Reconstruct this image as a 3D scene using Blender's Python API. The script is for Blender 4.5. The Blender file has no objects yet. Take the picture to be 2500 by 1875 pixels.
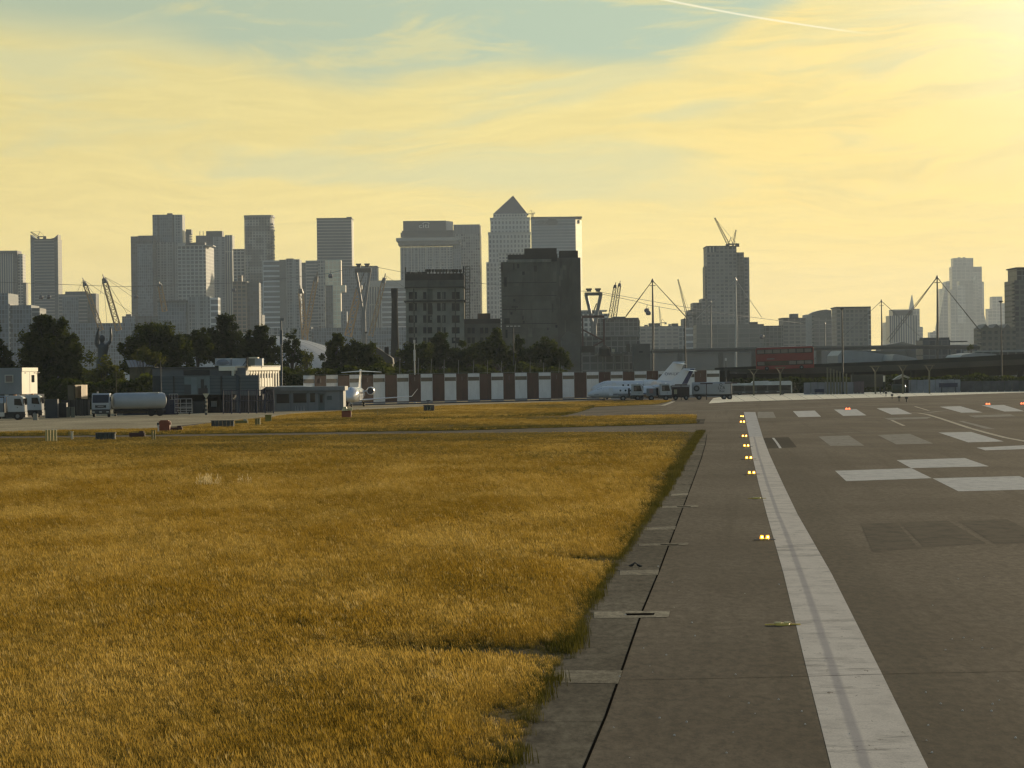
import bpy, bmesh, math, random
from mathutils import Vector, Matrix, Euler, noise as mn
R = math.radians
random.seed(11)
S = bpy.context.scene
COL = S.collection

# ------------------------------------------------------------------ camera
F, CX, CY, HY, CAMZ = 8700.0, 1250.0, 937.5, 907.0, 5.5
cam_d = bpy.data.cameras.new('camera')
cam = bpy.data.objects.new('camera', cam_d); COL.objects.link(cam)
cam_d.sensor_fit = 'HORIZONTAL'; cam_d.sensor_width = 36.0; cam_d.lens = 36.0 * F / 2500.0
cam_d.clip_start = 1.0; cam_d.clip_end = 40000.0
RM = Matrix.Rotation(math.pi / 2 - (CY - HY) / F, 3, 'X') @ Matrix.Rotation(-0.012, 3, 'Z')
cam.rotation_euler = RM.to_euler(); cam.location = (0, 0, CAMZ)
S.camera = cam

def ray(u, v): return RM @ Vector(((u - CX) / F, -(v - CY) / F, -1.0))
def at(u, v, Y):
    d = ray(u, v); t = Y / d.y
    return Vector((d.x * t, Y, CAMZ + d.z * t))
def gp(u, v, z=0.0):
    d = ray(u, v); t = (z - CAMZ) / d.z
    return Vector((d.x * t, d.y * t, z))

# ------------------------------------------------------------------ render, exposure
S.view_settings.view_transform = 'Standard'; S.view_settings.look = 'None'
S.view_settings.exposure = 0.2; S.view_settings.gamma = 1.0
S.render.engine = 'CYCLES'
S.cycles.use_denoising = True
S.cycles.max_bounces = 7; S.cycles.diffuse_bounces = 3; S.cycles.glossy_bounces = 3
S.cycles.transmission_bounces = 4; S.cycles.volume_bounces = 1; S.cycles.transparent_max_bounces = 12
S.cycles.sample_clamp_indirect = 4.0
S.cycles.filter_width = 1.35

# ------------------------------------------------------------------ nodes helper
class NT:
    def __init__(s, tree): s.t = tree; s.n = tree.nodes; s.l = tree.links
    def new(s, kind, **kw):
        n = s.n.new(kind)
        for k, v in kw.items(): setattr(n, k, v)
        return n
    def put(s, sock, v):
        if isinstance(v, bpy.types.NodeSocket): s.l.new(v, sock)
        elif v is not None:
            if hasattr(sock, 'default_value') and hasattr(sock.default_value, '__len__') and not hasattr(v, '__len__'):
                sock.default_value = [v] * len(sock.default_value)
            elif hasattr(v, '__len__') and len(sock.default_value) == 4 and len(v) == 3: sock.default_value = (*v, 1)
            else: sock.default_value = v
    def m(s, op, a, b=None, c=None, clamp=False):
        n = s.new('ShaderNodeMath', operation=op, use_clamp=clamp)
        s.put(n.inputs[0], a)
        if b is not None: s.put(n.inputs[1], b)
        if c is not None: s.put(n.inputs[2], c)
        return n.outputs[0]
    def vm(s, op, a, b=None):
        n = s.new('ShaderNodeVectorMath', operation=op)
        s.put(n.inputs[0], a)
        if b is not None: s.put(n.inputs[1], b)
        return n.outputs['Value'] if op in ('DOT_PRODUCT', 'LENGTH', 'DISTANCE') else n.outputs[0]
    def xyz(s, x, y, z):
        n = s.new('ShaderNodeCombineXYZ'); s.put(n.inputs[0], x); s.put(n.inputs[1], y); s.put(n.inputs[2], z); return n.outputs[0]
    def sep(s, v):
        n = s.new('ShaderNodeSeparateXYZ'); s.put(n.inputs[0], v); return n.outputs
    def ss(s, x, a, b, to0=0.0, to1=1.0):
        n = s.new('ShaderNodeMapRange', interpolation_type='SMOOTHSTEP')
        for k, v in zip(range(5), (x, a, b, to0, to1)): s.put(n.inputs[k], v)
        return n.outputs[0]
    def noise(s, vec, scale, detail=3.0, rough=0.5, dist=0.0):
        n = s.new('ShaderNodeTexNoise'); s.put(n.inputs['Vector'], vec); n.inputs['Scale'].default_value = scale
        n.inputs['Detail'].default_value = detail; n.inputs['Roughness'].default_value = rough; n.inputs['Distortion'].default_value = dist
        return n.outputs['Fac']
    def mix(s, f, a, b, mode='MIX'):
        n = s.new('ShaderNodeMix', data_type='RGBA', blend_type=mode, clamp_factor=True)
        s.put(n.inputs[0], f); s.put(n.inputs[6], a); s.put(n.inputs[7], b); return n.outputs[2]
    def ramp(s, x, stops):
        n = s.new('ShaderNodeValToRGB'); s.put(n.inputs[0], x); e = n.color_ramp.elements
        while len(e) < len(stops): e.new(0.5)
        for k, (p, c) in enumerate(stops):
            e[k].position = p; e[k].color = (*c, 1) if len(c) == 3 else c
        return n.outputs[0]

# ------------------------------------------------------------------ sun and sky
SAZ, SEL = 34.0, 10.0
SUN = Vector((math.sin(R(SAZ)) * math.cos(R(SEL)), math.cos(R(SAZ)) * math.cos(R(SEL)), math.sin(R(SEL))))
sd = bpy.data.lights.new('sun', 'SUN'); sd.energy = 3.6; sd.angle = R(0.6); sd.color = (1.0, 0.80, 0.52)
so = bpy.data.objects.new('sun', sd); COL.objects.link(so)
so.rotation_euler = SUN.to_track_quat('Z', 'Y').to_euler(); so.location = (300, 300, 400)

W = bpy.data.worlds.new('World'); S.world = W; W.use_nodes = True
def build_world():
    t = NT(W.node_tree); t.n.clear()
    out = t.new('ShaderNodeOutputWorld'); bg = t.new('ShaderNodeBackground')
    tc = t.new('ShaderNodeTexCoord').outputs['Generated']
    sky = t.new('ShaderNodeTexSky', sky_type='NISHITA', sun_disc=False, sun_elevation=R(SEL), sun_rotation=R(SAZ),
                air_density=1.0, dust_density=1.0, ozone_density=1.0)
    d = t.vm('NORMALIZE', tc); x, y, z = t.sep(d)
    RD = 180 / math.pi
    az = t.m('MULTIPLY', t.m('ARCTAN2', x, y), RD)                 # degrees, right is plus
    el = t.m('MULTIPLY', t.m('ARCSINE', z), RD)
    # thin streaked cloud, drawn out along the horizon and rising a little to the right
    e2 = t.m('ADD', el, t.m('MULTIPLY', az, -0.03))
    wob = t.noise(t.xyz(t.m('MULTIPLY', az, 0.12), t.m('MULTIPLY', e2, 0.35), 3.1), 1.0, 3.0, 0.5)
    e3 = t.m('ADD', e2, t.m('MULTIPLY', t.m('SUBTRACT', wob, 0.5), 2.2))
    n1 = t.noise(t.xyz(t.m('MULTIPLY', az, 0.16), t.m('MULTIPLY', e3, 0.85), 0.7), 1.0, 6.0, 0.55, 0.4)
    n2 = t.noise(t.xyz(t.m('MULTIPLY', az, 0.34), t.m('MULTIPLY', e3, 2.4), 5.2), 1.0, 7.0, 0.6, 0.6)
    n3 = t.noise(t.xyz(t.m('MULTIPLY', az, 0.55), t.m('MULTIPLY', e3, 5.0), 8.2), 1.0, 8.0, 0.68, 0.8)
    # edge of the cream veil: clear blue-green air above it, deepest left of centre-right
    eg = [(-10, 5.9), (-7.5, 5.6), (-5.8, 5.45), (-4.3, 5.15), (-2.3, 4.85), (-0.8, 5.0), (0.3, 5.15), (1.5, 5.0), (2.5, 4.95), (3.3, 5.4), (4.6, 6.1), (6.5, 7.4)]
    edge = t.m('MULTIPLY', t.ramp(t.m('DIVIDE', t.m('ADD', az, 10.0), 20.0, clamp=True), [((a + 10) / 20, ((v - .22) / 10,) * 3) for a, v in eg]), 10.0)
    hgt = t.m('SUBTRACT', t.m('ADD', el, t.m('MULTIPLY', t.m('SUBTRACT', n1, 0.5), 1.3)), edge)
    clear_top = t.ss(hgt, -0.25, 0.45)
    wisps = t.m('MULTIPLY', t.ss(n2, 0.50, 0.68), 0.55)
    clear_top = t.m('MULTIPLY', clear_top, t.m('SUBTRACT', 1.0, wisps))
    gaps = t.m('MULTIPLY', t.ss(n1, 0.50, 0.36), t.ss(el, 1.4, 3.2))
    gaps = t.m('MULTIPLY', gaps, 0.62)
    veil = t.ramp(t.m('DIVIDE', el, 12.0, clamp=True), [(0.0, (0.95, 0.73, 0.27)), (0.16, (0.92, 0.73, 0.27)), (0.33, (0.83, 0.69, 0.27)), (0.5, (0.76, 0.67, 0.30)), (1.0, (0.70, 0.66, 0.38))])
    streak = t.m('MULTIPLY', t.m('SUBTRACT', n3, 0.5), 0.34)
    veil = t.mix(1.0, veil, t.m('ADD', 1.0, streak), 'MULTIPLY')
    air = t.mix(t.ss(az, -9.0, 6.0), (0.44, 0.52, 0.37), (0.44, 0.55, 0.42))
    gapc = (0.64, 0.64, 0.375)
    c = t.mix(gaps, veil, gapc)
    gold = t.m('MULTIPLY', t.m('MULTIPLY', t.ss(az, 0.0, 6.0), t.ss(n2, 0.44, 0.60)), t.m('MULTIPLY', t.ss(el, 1.0, 2.6), 0.55))
    c = t.mix(gold, c, (1.02, 0.78, 0.255))
    c = t.mix(clear_top, c, air)
    # vapour trail: a great-circle streak, fading out at its lower end
    a0, e0, a1, e1 = 2.30, 5.97, 6.05, 5.28
    L = math.hypot(a1 - a0, e1 - e0); ux, uy = (a1 - a0) / L, (e1 - e0) / L
    pa = t.m('SUBTRACT', az, a0); pe = t.m('SUBTRACT', el, e0)
    al = t.m('ADD', t.m('MULTIPLY', pa, ux), t.m('MULTIPLY', pe, uy))
    pp = t.m('ABSOLUTE', t.m('SUBTRACT', t.m('MULTIPLY', pa, -uy), t.m('MULTIPLY', pe, -ux)))
    pp = t.m('ADD', pp, 0.0)
    sag = t.m('MULTIPLY', t.m('MULTIPLY', al, t.m('SUBTRACT', L, al)), 0.012)
    pp = t.m('ABSOLUTE', t.m('SUBTRACT', t.m('SUBTRACT', t.m('MULTIPLY', pe, ux), t.m('MULTIPLY', pa, uy)), t.m('MULTIPLY', sag, -1.0)))
    wid = t.m('ADD', 0.008, t.m('MULTIPLY', n2, 0.03))
    tr = t.m('MULTIPLY', t.ss(pp, wid, 0.004), t.ss(al, L, L * 0.7))
    tr = t.m('MULTIPLY', tr, t.ss(al, -3.0, -2.0))
    c = t.mix(t.m('MULTIPLY', tr, 0.6), c, (0.98, 0.93, 0.70))
    c = t.mix(t.ss(az, -1.0, 7.0), c, t.mix(1.0, c, (1.03, 0.985, 0.93), 'MULTIPLY'))
    # brighter toward the low sun behind the haze
    ds = t.vm('DOT_PRODUCT', d, (math.sin(R(12)), math.cos(R(12)), 0.05))
    ang = t.m('MULTIPLY', t.m('ARCCOSINE', ds), RD)
    gd = t.m('SQRT', t.m('ADD', t.m('POWER', t.m('SUBTRACT', az, 11.5), 2.0), t.m('POWER', t.m('MULTIPLY', t.m('SUBTRACT', el, 6.4), 1.5), 2.0)))
    glow = t.m('POWER', 2.718, t.m('MULTIPLY', t.m('POWER', t.m('DIVIDE', gd, 4.2), 2.0), -1.0))
    c = t.mix(1.0, c, t.mix(1.0, t.m('MULTIPLY', glow, 1.0), (0.34, 0.40, 0.46), 'MULTIPLY'), 'ADD')
    dim = t.m('ADD', 0.90, t.m('MULTIPLY', t.ss(az, -9.0, 4.0), 0.10))
    c = t.mix(1.0, c, dim, 'MULTIPLY')
    front = t.mix(1.0, c, 0.965, 'MULTIPLY')
    back = t.mix(1.0, sky.outputs[0], t.xyz(0.105, 0.105, 0.105), 'MULTIPLY')
    w = t.m('MULTIPLY', t.ss(ang, 62.0, 32.0), t.ss(el, 24.0, 8.0))
    t.put(bg.inputs['Color'], t.mix(w, back, front)); bg.inputs['Strength'].default_value = 1.0
    t.l.new(bg.outputs[0], out.inputs['Surface'])
build_world()
W.cycles.sampling_method = 'MANUAL'; W.cycles.sample_map_resolution = 1024

# ------------------------------------------------------------------ things, parts, labels
def tag(o, label=None, cat=None, group=None, kind=None):
    if label: o['label'] = label
    if cat: o['category'] = cat
    if group: o['group'] = group
    if kind: o['kind'] = kind
    return o
def thing(name, label, cat, loc=(0, 0, 0), rz=0.0, group=None):
    o = bpy.data.objects.new(name, None); COL.objects.link(o)
    o.location = loc; o.rotation_euler = (0, 0, rz); o.empty_display_size = 0.5
    return tag(o, label, cat, group)
def copy_tree(o, parent=None):
    c = o.copy(); COL.objects.link(c)
    if parent: c.parent = parent
    for ch in list(o.children): copy_tree(ch, c)
    return c
class MB:
    """collects faces (with uv in metres on walls) and links them as one mesh object"""
    def __init__(s, off=(0, 0, 0)):
        s.v = []; s.f = []; s.uv = []; s.off = Vector(off)
    def add(s, vs, fs, uvs=None):
        b = len(s.v); s.v += [Vector(p) for p in vs]
        for k, f in enumerate(fs):
            s.f.append([b + i for i in f]); s.uv.append(uvs[k] if uvs else [(0, 0)] * len(f))
        return s
    def box(s, x0, x1, y0, y1, z0, z1):
        return s.prism([(x0, y0), (x1, y0), (x1, y1), (x0, y1)], z0, z1)
    def cbox(s, c, d):
        return s.box(c[0] - d[0] / 2, c[0] + d[0] / 2, c[1] - d[1] / 2, c[1] + d[1] / 2, c[2] - d[2] / 2, c[2] + d[2] / 2)
    def prism(s, pts, z0, z1, top=None):
        """pts counter-clockwise from above; top: optional other outline, z0/z1 may be lists"""
        n = len(pts); top = top or pts
        za = z0 if hasattr(z0, '__len__') else [z0] * n; zb = z1 if hasattr(z1, '__len__') else [z1] * n
        vs = [(p[0], p[1], z) for p, z in zip(pts, za)] + [(p[0], p[1], z) for p, z in zip(top, zb)]
        fs = []; uvs = []; acc = 0.0
        for i in range(n):
            j = (i + 1) % n; L = math.dist(pts[i], pts[j])
            fs.append([i, j, n + j, n + i]); uvs.append([(acc, za[i]), (acc + L, za[j]), (acc + L, zb[j]), (acc, zb[i])]); acc += L
        fs.append(list(range(n, 2 * n))); uvs.append([(p[0], p[1]) for p in top])
        fs.append(list(range(n - 1, -1, -1))); uvs.append([(p[0], p[1]) for p in reversed(pts)])
        return s.add(vs, fs, uvs)
    def xprism(s, prof, x0, x1, ax='x'):
        """profile of (a, z) points extruded along x (a is y) or along y (a is x)"""
        n = len(prof); vs = []
        for e in (x0, x1):
            for a, z in prof: vs.append((e, a, z) if ax == 'x' else (a, e, z))
        fs = [[i, (i + 1) % n, n + (i + 1) % n, n + i] for i in range(n)] + [list(range(n - 1, -1, -1)), list(range(n, 2 * n))]
        uvs = []
        for i in range(n):
            j = (i + 1) % n; L = math.dist(prof[i], prof[j]); uvs.append([(0, 0), (0, L), (x1 - x0, L), (x1 - x0, 0)])
        uvs.append([prof[i] for i in range(n - 1, -1, -1)]); uvs.append(list(prof))
        return s.add(vs, fs, uvs)
    def tube(s, p, q, r0, r1=None, n=8, caps=True):
        p, q = Vector(p), Vector(q); r1 = r0 if r1 is None else r1
        d = (q - p); L = d.length
        if L < 1e-6: return s
        d.normalize(); a = Vector((0, 0, 1)) if abs(d.z) < 0.9 else Vector((1, 0, 0))
        e1 = d.cross(a).normalized(); e2 = d.cross(e1)
        vs = []
        for c, r in ((p, r0), (q, r1)):
            for i in range(n):
                t = 2 * math.pi * i / n; vs.append(c + e1 * (r * math.cos(t)) + e2 * (r * math.sin(t)))
        fs = [[i, (i + 1) % n, n + (i + 1) % n, n + i] for i in range(n)]
        if caps: fs += [list(range(n - 1, -1, -1)), list(range(n, 2 * n))]
        return s.add(vs, fs)
    def loft(s, rings, caps=True):
        n = len(rings[0]); vs = [p for r in rings for p in r]; fs = []
        for k in range(len(rings) - 1):
            for i in range(n):
                fs.append([k * n + i, k * n + (i + 1) % n, (k + 1) * n + (i + 1) % n, (k + 1) * n + i])
        if caps: fs += [list(range(n - 1, -1, -1)), list(range((len(rings) - 1) * n, len(rings) * n))]
        return s.add(vs, fs)
    def build(s, name, mat, parent=None, smooth=False, bevel=0.0, fix=True):
        me = bpy.data.meshes.new(name)
        me.from_pydata([p - s.off for p in s.v], [], s.f)
        ul = me.uv_layers.new(name='UVMap')
        flat = [c for f in s.uv for p in f for c in p]
        if len(flat) == 2 * len(me.loops): ul.data.foreach_set('uv', flat)
        me.update()
        if fix:
            bm = bmesh.new(); bm.from_mesh(me); bmesh.ops.recalc_face_normals(bm, faces=bm.faces); bm.to_mesh(me); bm.free()
        me.materials.append(mat)
        o = bpy.data.objects.new(name, me); COL.objects.link(o)
        if parent is not None: o.parent = parent
        else: o.location = s.off
        if smooth:
            me.polygons.foreach_set('use_smooth', [True] * len(me.polygons))
            try: me.set_sharp_from_angle(angle=R(38))
            except Exception: pass
        if bevel:
            b = o.modifiers.new('bevel', 'BEVEL'); b.width = bevel; b.segments = 2; b.limit_method = 'ANGLE'; b.angle_limit = R(40)
        return o

# ------------------------------------------------------------------ materials
MAT = {}; HAZE_LIFT = [1.4]  # brightens far facades so their colour carries the distance haze
def mat(name, col, rough=0.6, metal=0.0, var=0.12, scale=0.6, spec=0.5, emit=None, stain=0.0, stretch=(1, 1, 1), bump=0.0):
    if name in MAT: return MAT[name]
    m = bpy.data.materials.new(name); m.use_nodes = True; t = NT(m.node_tree); b = t.n['Principled BSDF']
    ob = t.new('ShaderNodeTexCoord').outputs['Object']
    v = t.vm('MULTIPLY', ob, stretch)
    n = t.noise(v, scale, 5.0, 0.6)
    lo = tuple(c * (1 - var) for c in col); hi = tuple(min(1, c * (1 + var)) for c in col)
    c = t.mix(t.ss(n, 0.3, 0.7), lo, hi)
    if stain:
        n2 = t.noise(t.vm('MULTIPLY', ob, (1.3, 1.3, 0.25)), scale * 1.7, 6.0, 0.65)
        c = t.mix(t.m('MULTIPLY', t.ss(n2, 0.5, 0.72), stain), c, tuple(q * 0.45 for q in col))
    t.put(b.inputs['Base Color'], c)
    t.put(b.inputs['Roughness'], t.m('ADD', rough - 0.05, t.m('MULTIPLY', n, 0.1)))
    b.inputs['Metallic'].default_value = metal; b.inputs['Specular IOR Level'].default_value = spec
    if emit:
        b.inputs['Emission Color'].default_value = (*emit[0], 1); b.inputs['Emission Strength'].default_value = emit[1]
    if bump:
        bn = t.new('ShaderNodeBump'); bn.inputs['Strength'].default_value = bump; bn.inputs['Distance'].default_value = 0.02
        t.put(bn.inputs['Height'], t.noise(v, scale * 8, 4.0)); t.l.new(bn.outputs[0], b.inputs['Normal'])
    MAT[name] = m; return m

def facade(name, wall, glass, bay=3.0, floor=3.6, frame=0.28, off=0.0, wobble=0.5, rough=0.35, vert=0.0, blinds=0.0, patch=0.0):
    """window grid laid on wall uv (metres): mortar is the wall, bricks the panes, each pane its own tone"""
    if name in MAT: return MAT[name]
    wall = tuple(min(.8, q * HAZE_LIFT[0] * (1.08 if HAZE_LIFT[0] > 1 else 1)) for q in wall); glass = tuple(min(.8, q * HAZE_LIFT[0] * (.88 if HAZE_LIFT[0] > 1 else 1)) for q in glass)
    m = bpy.data.materials.new(name); m.use_nodes = True; t = NT(m.node_tree); b = t.n['Principled BSDF']
    uv = t.new('ShaderNodeTexCoord').outputs['UV']; x, y, z = t.sep(uv)
    br = t.new('ShaderNodeTexBrick', offset=off, squash=1.0); t.put(br.inputs['Vector'], t.xyz(x, y, 0.0))
    br.inputs['Scale'].default_value = 1.0; br.inputs['Brick Width'].default_value = bay; br.inputs['Row Height'].default_value = floor
    br.inputs['Mortar Size'].default_value = frame * 0.5; br.inputs['Mortar Smooth'].default_value = 0.05; br.inputs['Bias'].default_value = -0.1
    g0 = tuple(c * (1 - wobble) for c in glass); g1 = tuple(min(1, c * (1 + wobble)) for c in glass)
    br.inputs['Color1'].default_value = (*g0, 1); br.inputs['Color2'].default_value = (*g1, 1); br.inputs['Mortar'].default_value = (*wall, 1)
    c = br.outputs['Color']
    nz = t.noise(t.xyz(t.m('MULTIPLY', x, 0.05), t.m('MULTIPLY', y, 0.02), 1.7), 1.0, 4.0)
    c = t.mix(1.0, c, t.m('ADD', 0.72, t.m('MULTIPLY', nz, 0.56)), 'MULTIPLY')
    if vert:                                                        # piers running the whole height
        w = t.m('FRACT', t.m('DIVIDE', x, vert)); c = t.mix(t.m('LESS_THAN', w, 0.22), c, wall)
    if patch:                                                       # whole bays of a second tone, balconies set back
        br2 = t.new('ShaderNodeTexBrick', offset=0.5, squash=1.0); t.put(br2.inputs['Vector'], t.xyz(x, y, 0.0))
        br2.inputs['Scale'].default_value = 1.0; br2.inputs['Brick Width'].default_value = bay * 2.5; br2.inputs['Row Height'].default_value = floor * 2.0
        br2.inputs['Mortar Size'].default_value = 0.0; br2.inputs['Color1'].default_value = (0, 0, 0, 1); br2.inputs['Color2'].default_value = (1, 1, 1, 1)
        c = t.mix(t.m('MULTIPLY', t.m('GREATER_THAN', br2.outputs['Color'], 0.5), patch), c, tuple(q * 0.35 for q in glass))
    t.put(b.inputs['Base Color'], c)
    f = br.outputs['Fac']
    t.put(b.inputs['Roughness'], t.m('ADD', rough, t.m('MULTIPLY', f, 0.35)))
    MAT[name] = m; return m
# ------------------------------------------------------------------ ground, runway, markings
def surf(name, col, rough, spec, dark, light, grime=0.3, rub=0.0):
    m = bpy.data.materials.new(name); m.use_nodes = True; t = NT(m.node_tree); b = t.n['Principled BSDF']
    g = t.new('ShaderNodeNewGeometry').outputs['Position']; x, y, z = t.sep(g)
    big = t.noise(t.xyz(t.m('MULTIPLY', x, 0.10), t.m('MULTIPLY', y, 0.035), 0.0), 1.0, 5.0, 0.6)
    mid = t.noise(t.xyz(t.m('MULTIPLY', x, 0.7), t.m('MULTIPLY', y, 0.12), 4.0), 1.0, 6.0, 0.65)
    fine = t.noise(t.xyz(t.m('MULTIPLY', x, 14.0), t.m('MULTIPLY', y, 6.0), 0.0), 1.0, 3.0, 0.7)
    c = t.mix(t.ss(big, 0.33, 0.67), dark, light)
    c = t.mix(t.m('MULTIPLY', t.ss(mid, 0.52, 0.72), grime), c, tuple(q * 0.5 for q in dark))
    c = t.mix(1.0, c, t.m('ADD', 0.72, t.m('MULTIPLY', fine, 0.56)), 'MULTIPLY')
    if rub:                                                          # tyre rubber and lane bands run with the runway
        xr = t.m('SUBTRACT', x, t.m('MULTIPLY', y, 0.062))
        st = t.noise(t.xyz(t.m('MULTIPLY', xr, 0.9), t.m('MULTIPLY', y, 0.012), 3.0), 1.0, 6.0, 0.7)
        c = t.mix(t.m('MULTIPLY', t.ss(st, 0.50, 0.68), rub), c, (0.050, 0.038, 0.020))
        lane = t.m('ADD', xr, t.m('MULTIPLY', t.m('SUBTRACT', mid, 0.5), 1.1))
        lane = t.m('MULTIPLY', t.ss(lane, 4.1, 3.3), t.ss(lane, 2.0, 2.4))
        c = t.mix(t.m('MULTIPLY', t.m('MULTIPLY', lane, t.ss(y, 320.0, 120.0)), 0.55), c, (0.060, 0.048, 0.028))
        bl = t.noise(t.xyz(t.m('MULTIPLY', x, 1.4), t.m('MULTIPLY', y, 0.35), 12.0), 1.0, 7.0, 0.75)
        c = t.mix(t.m('MULTIPLY', t.ss(bl, 0.58, 0.70), 0.5), c, (0.050, 0.038, 0.020))
        sc_ = t.noise(t.xyz(t.m('MULTIPLY', x, 9.0), t.m('MULTIPLY', y, 3.0), 15.0), 1.0, 3.0, 0.6)
        c = t.mix(t.m('MULTIPLY', t.ss(sc_, 0.70, 0.78), 0.55), c, (0.34, 0.31, 0.23))
    mo = t.noise(t.xyz(t.m('MULTIPLY', x, 5.0), t.m('MULTIPLY', y, 1.1), 21.0), 1.0, 7.0, 0.8)
    c = t.mix(1.0, c, t.m('ADD', 0.55, t.m('MULTIPLY', t.ss(mo, 0.32, 0.68), 0.85)), 'MULTIPLY')
    # cross-wise brushing / grooving and paving-lane bands
    gro = t.noise(t.xyz(t.m('MULTIPLY', x, 0.25), t.m('MULTIPLY', y, 1.3), 9.0), 1.0, 4.0, 0.7)
    c = t.mix(1.0, c, t.m('ADD', 0.88, t.m('MULTIPLY', gro, 0.24)), 'MULTIPLY')
    t.put(b.inputs['Base Color'], c)
    t.put(b.inputs['Roughness'], t.m('ADD', rough - 0.1, t.m('MULTIPLY', mid, 0.2)))
    b.inputs['Specular IOR Level'].default_value = spec
    bn = t.new('ShaderNodeBump'); bn.inputs['Strength'].default_value = 0.25; bn.inputs['Distance'].default_value = 0.02
    t.put(bn.inputs['Height'], fine); t.l.new(bn.outputs[0], b.inputs['Normal'])
    return m
ASPH = surf('asphalt', (0.040, 0.032, 0.020), 0.88, 0.06, (0.078, 0.059, 0.035), (0.138, 0.109, 0.070), rub=0.5)
SLAB = surf('slab_concrete', (0.065, 0.058, 0.045), 0.9, 0.03, (0.075, 0.062, 0.040), (0.165, 0.142, 0.096), grime=0.9)
APRON = surf('apron_concrete', (0.18, 0.15, 0.10), 0.9, 0.05, (0.30, 0.245, 0.14), (0.47, 0.39, 0.235))
PALE = surf('sheen_concrete', (0.60, 0.52, 0.36), 0.6, 0.5, (0.84, 0.74, 0.50), (0.90, 0.80, 0.56), grime=0.1)  # low-sun sheen is put into this very light tone
EARTH = surf('earth', (0.05, 0.045, 0.03), 0.9, 0.1, (0.04, 0.036, 0.025), (0.06, 0.05, 0.035))
PATCH = surf('patch_asphalt', (0.05, 0.04, 0.03), 0.9, 0.02, (0.040, 0.033, 0.024), (0.060, 0.050, 0.036))
WORN = surf('worn_asphalt', (0.07, 0.05, 0.03), 0.9, 0.02, (0.078, 0.060, 0.032), (0.115, 0.09, 0.052), rub=.4)

def sheet(name, pts, z, m, label=None, kind='structure', world=False):
    ps = [Vector((p[0], p[1], z)) if world else gp(p[0], p[1], z) for p in pts]
    c = sum(ps, Vector()) / len(ps); c.z = z
    b = MB(c); b.add(ps, [list(range(len(ps)))], [[(p.x, p.y) for p in ps]])
    o = b.build(name, m, fix=False)
    if o.data.polygons[0].normal.z < 0:
        o.data.flip_normals()
    tag(o, label, None, None, kind); return o
sheet('ground', [(-2450, -240), (2450, -240), (2450, 12400), (-2450, 12400)], -0.03, EARTH, world=True)
sheet('runway', [(-120, -200), (260, -200), (330, 1150), (-60, 1150)], -0.004, ASPH, world=True)
sheet('apron', [(-400, 1068), (200, 1062), (560, 1027), (700, 1014), (860, 1003), (1060, 993), (1400, 981), (1500, 972), (1500, 958), (-400, 958)], 0.0, APRON)
sheet('taxiway_strip', [(-300, 1074), (700, 1062), (1100, 1058), (1480, 1057), (1722, 1054), (1722, 1036), (1480, 1043), (1100, 1053), (700, 1058), (-300, 1069)], 0.004, ASPH)

def paint(name, tone, wear, grooves=0.0, rub=0.0, purple=0.0):
    m = bpy.data.materials.new(name); m.use_nodes = True; t = NT(m.node_tree); b = t.n['Principled BSDF']
    g = t.new('ShaderNodeNewGeometry').outputs['Position']; x, y, z = t.sep(g)
    uv = t.new('ShaderNodeTexCoord').outputs['UV']; ux, uy, _ = t.sep(uv)
    n = t.noise(t.xyz(t.m('MULTIPLY', x, 1.6), t.m('MULTIPLY', y, 0.5), 0.0), 1.0, 7.0, 0.7)
    sp = t.noise(t.xyz(t.m('MULTIPLY', x, 30.0), t.m('MULTIPLY', y, 10.0), 0.0), 1.0, 2.0, 0.7)
    c = t.mix(t.m('MULTIPLY', t.ss(n, 0.40, 0.75), wear), tone, tuple(q * 0.30 for q in tone))
    c = t.mix(1.0, c, t.m('ADD', 0.70, t.m('MULTIPLY', sp, 0.6)), 'MULTIPLY')
    if grooves:
        gw = t.noise(t.xyz(t.m('MULTIPLY', x, 0.30), t.m('MULTIPLY', y, 0.55), 2.0), 1.0, 6.0, 0.85)
        c = t.mix(t.m('MULTIPLY', t.ss(gw, 0.51, 0.64), grooves), c, tuple(q * 0.42 for q in tone))
    chip = t.noise(t.xyz(t.m('MULTIPLY', x, 5.0), t.m('MULTIPLY', y, 1.0), 6.0), 1.0, 6.0, 0.8)
    c = t.mix(t.ss(chip, 0.60, 0.68), c, (0.11, 0.085, 0.05))
    if purple:                                                       # overlap seam of two paint passes
        k = t.m('ADD', ux, t.m('MULTIPLY', t.m('SUBTRACT', n, 0.5), 0.06))
        band = t.m('MULTIPLY', t.ss(t.m('ABSOLUTE', t.m('SUBTRACT', k, 0.36)), 0.09, 0.03), purple)
        c = t.mix(band, c, (0.24, 0.225, 0.235))
    t.put(b.inputs['Base Color'], c); b.inputs['Roughness'].default_value = 0.85; b.inputs['Specular IOR Level'].default_value = 0.04
    return m
P_EDGE = paint('edge_paint', (0.66, 0.60, 0.50), 0.35, 0.8, 0.0, 0.55)
P_EDGE2 = paint('edge_paint_far', (0.55, 0.53, 0.48), 0.5)
P_WHITE = paint('mark_paint', (0.62, 0.60, 0.53), 0.45, 0.3)
P_GREY = paint('worn_paint', (0.30, 0.275, 0.22), 0.75, 0.5)
P_LINE = paint('line_paint', (0.55, 0.49, 0.36), 0.4)
P_FAINT = paint('ghost_paint', (0.098, 0.078, 0.050), 0.9, 0.9)

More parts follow.
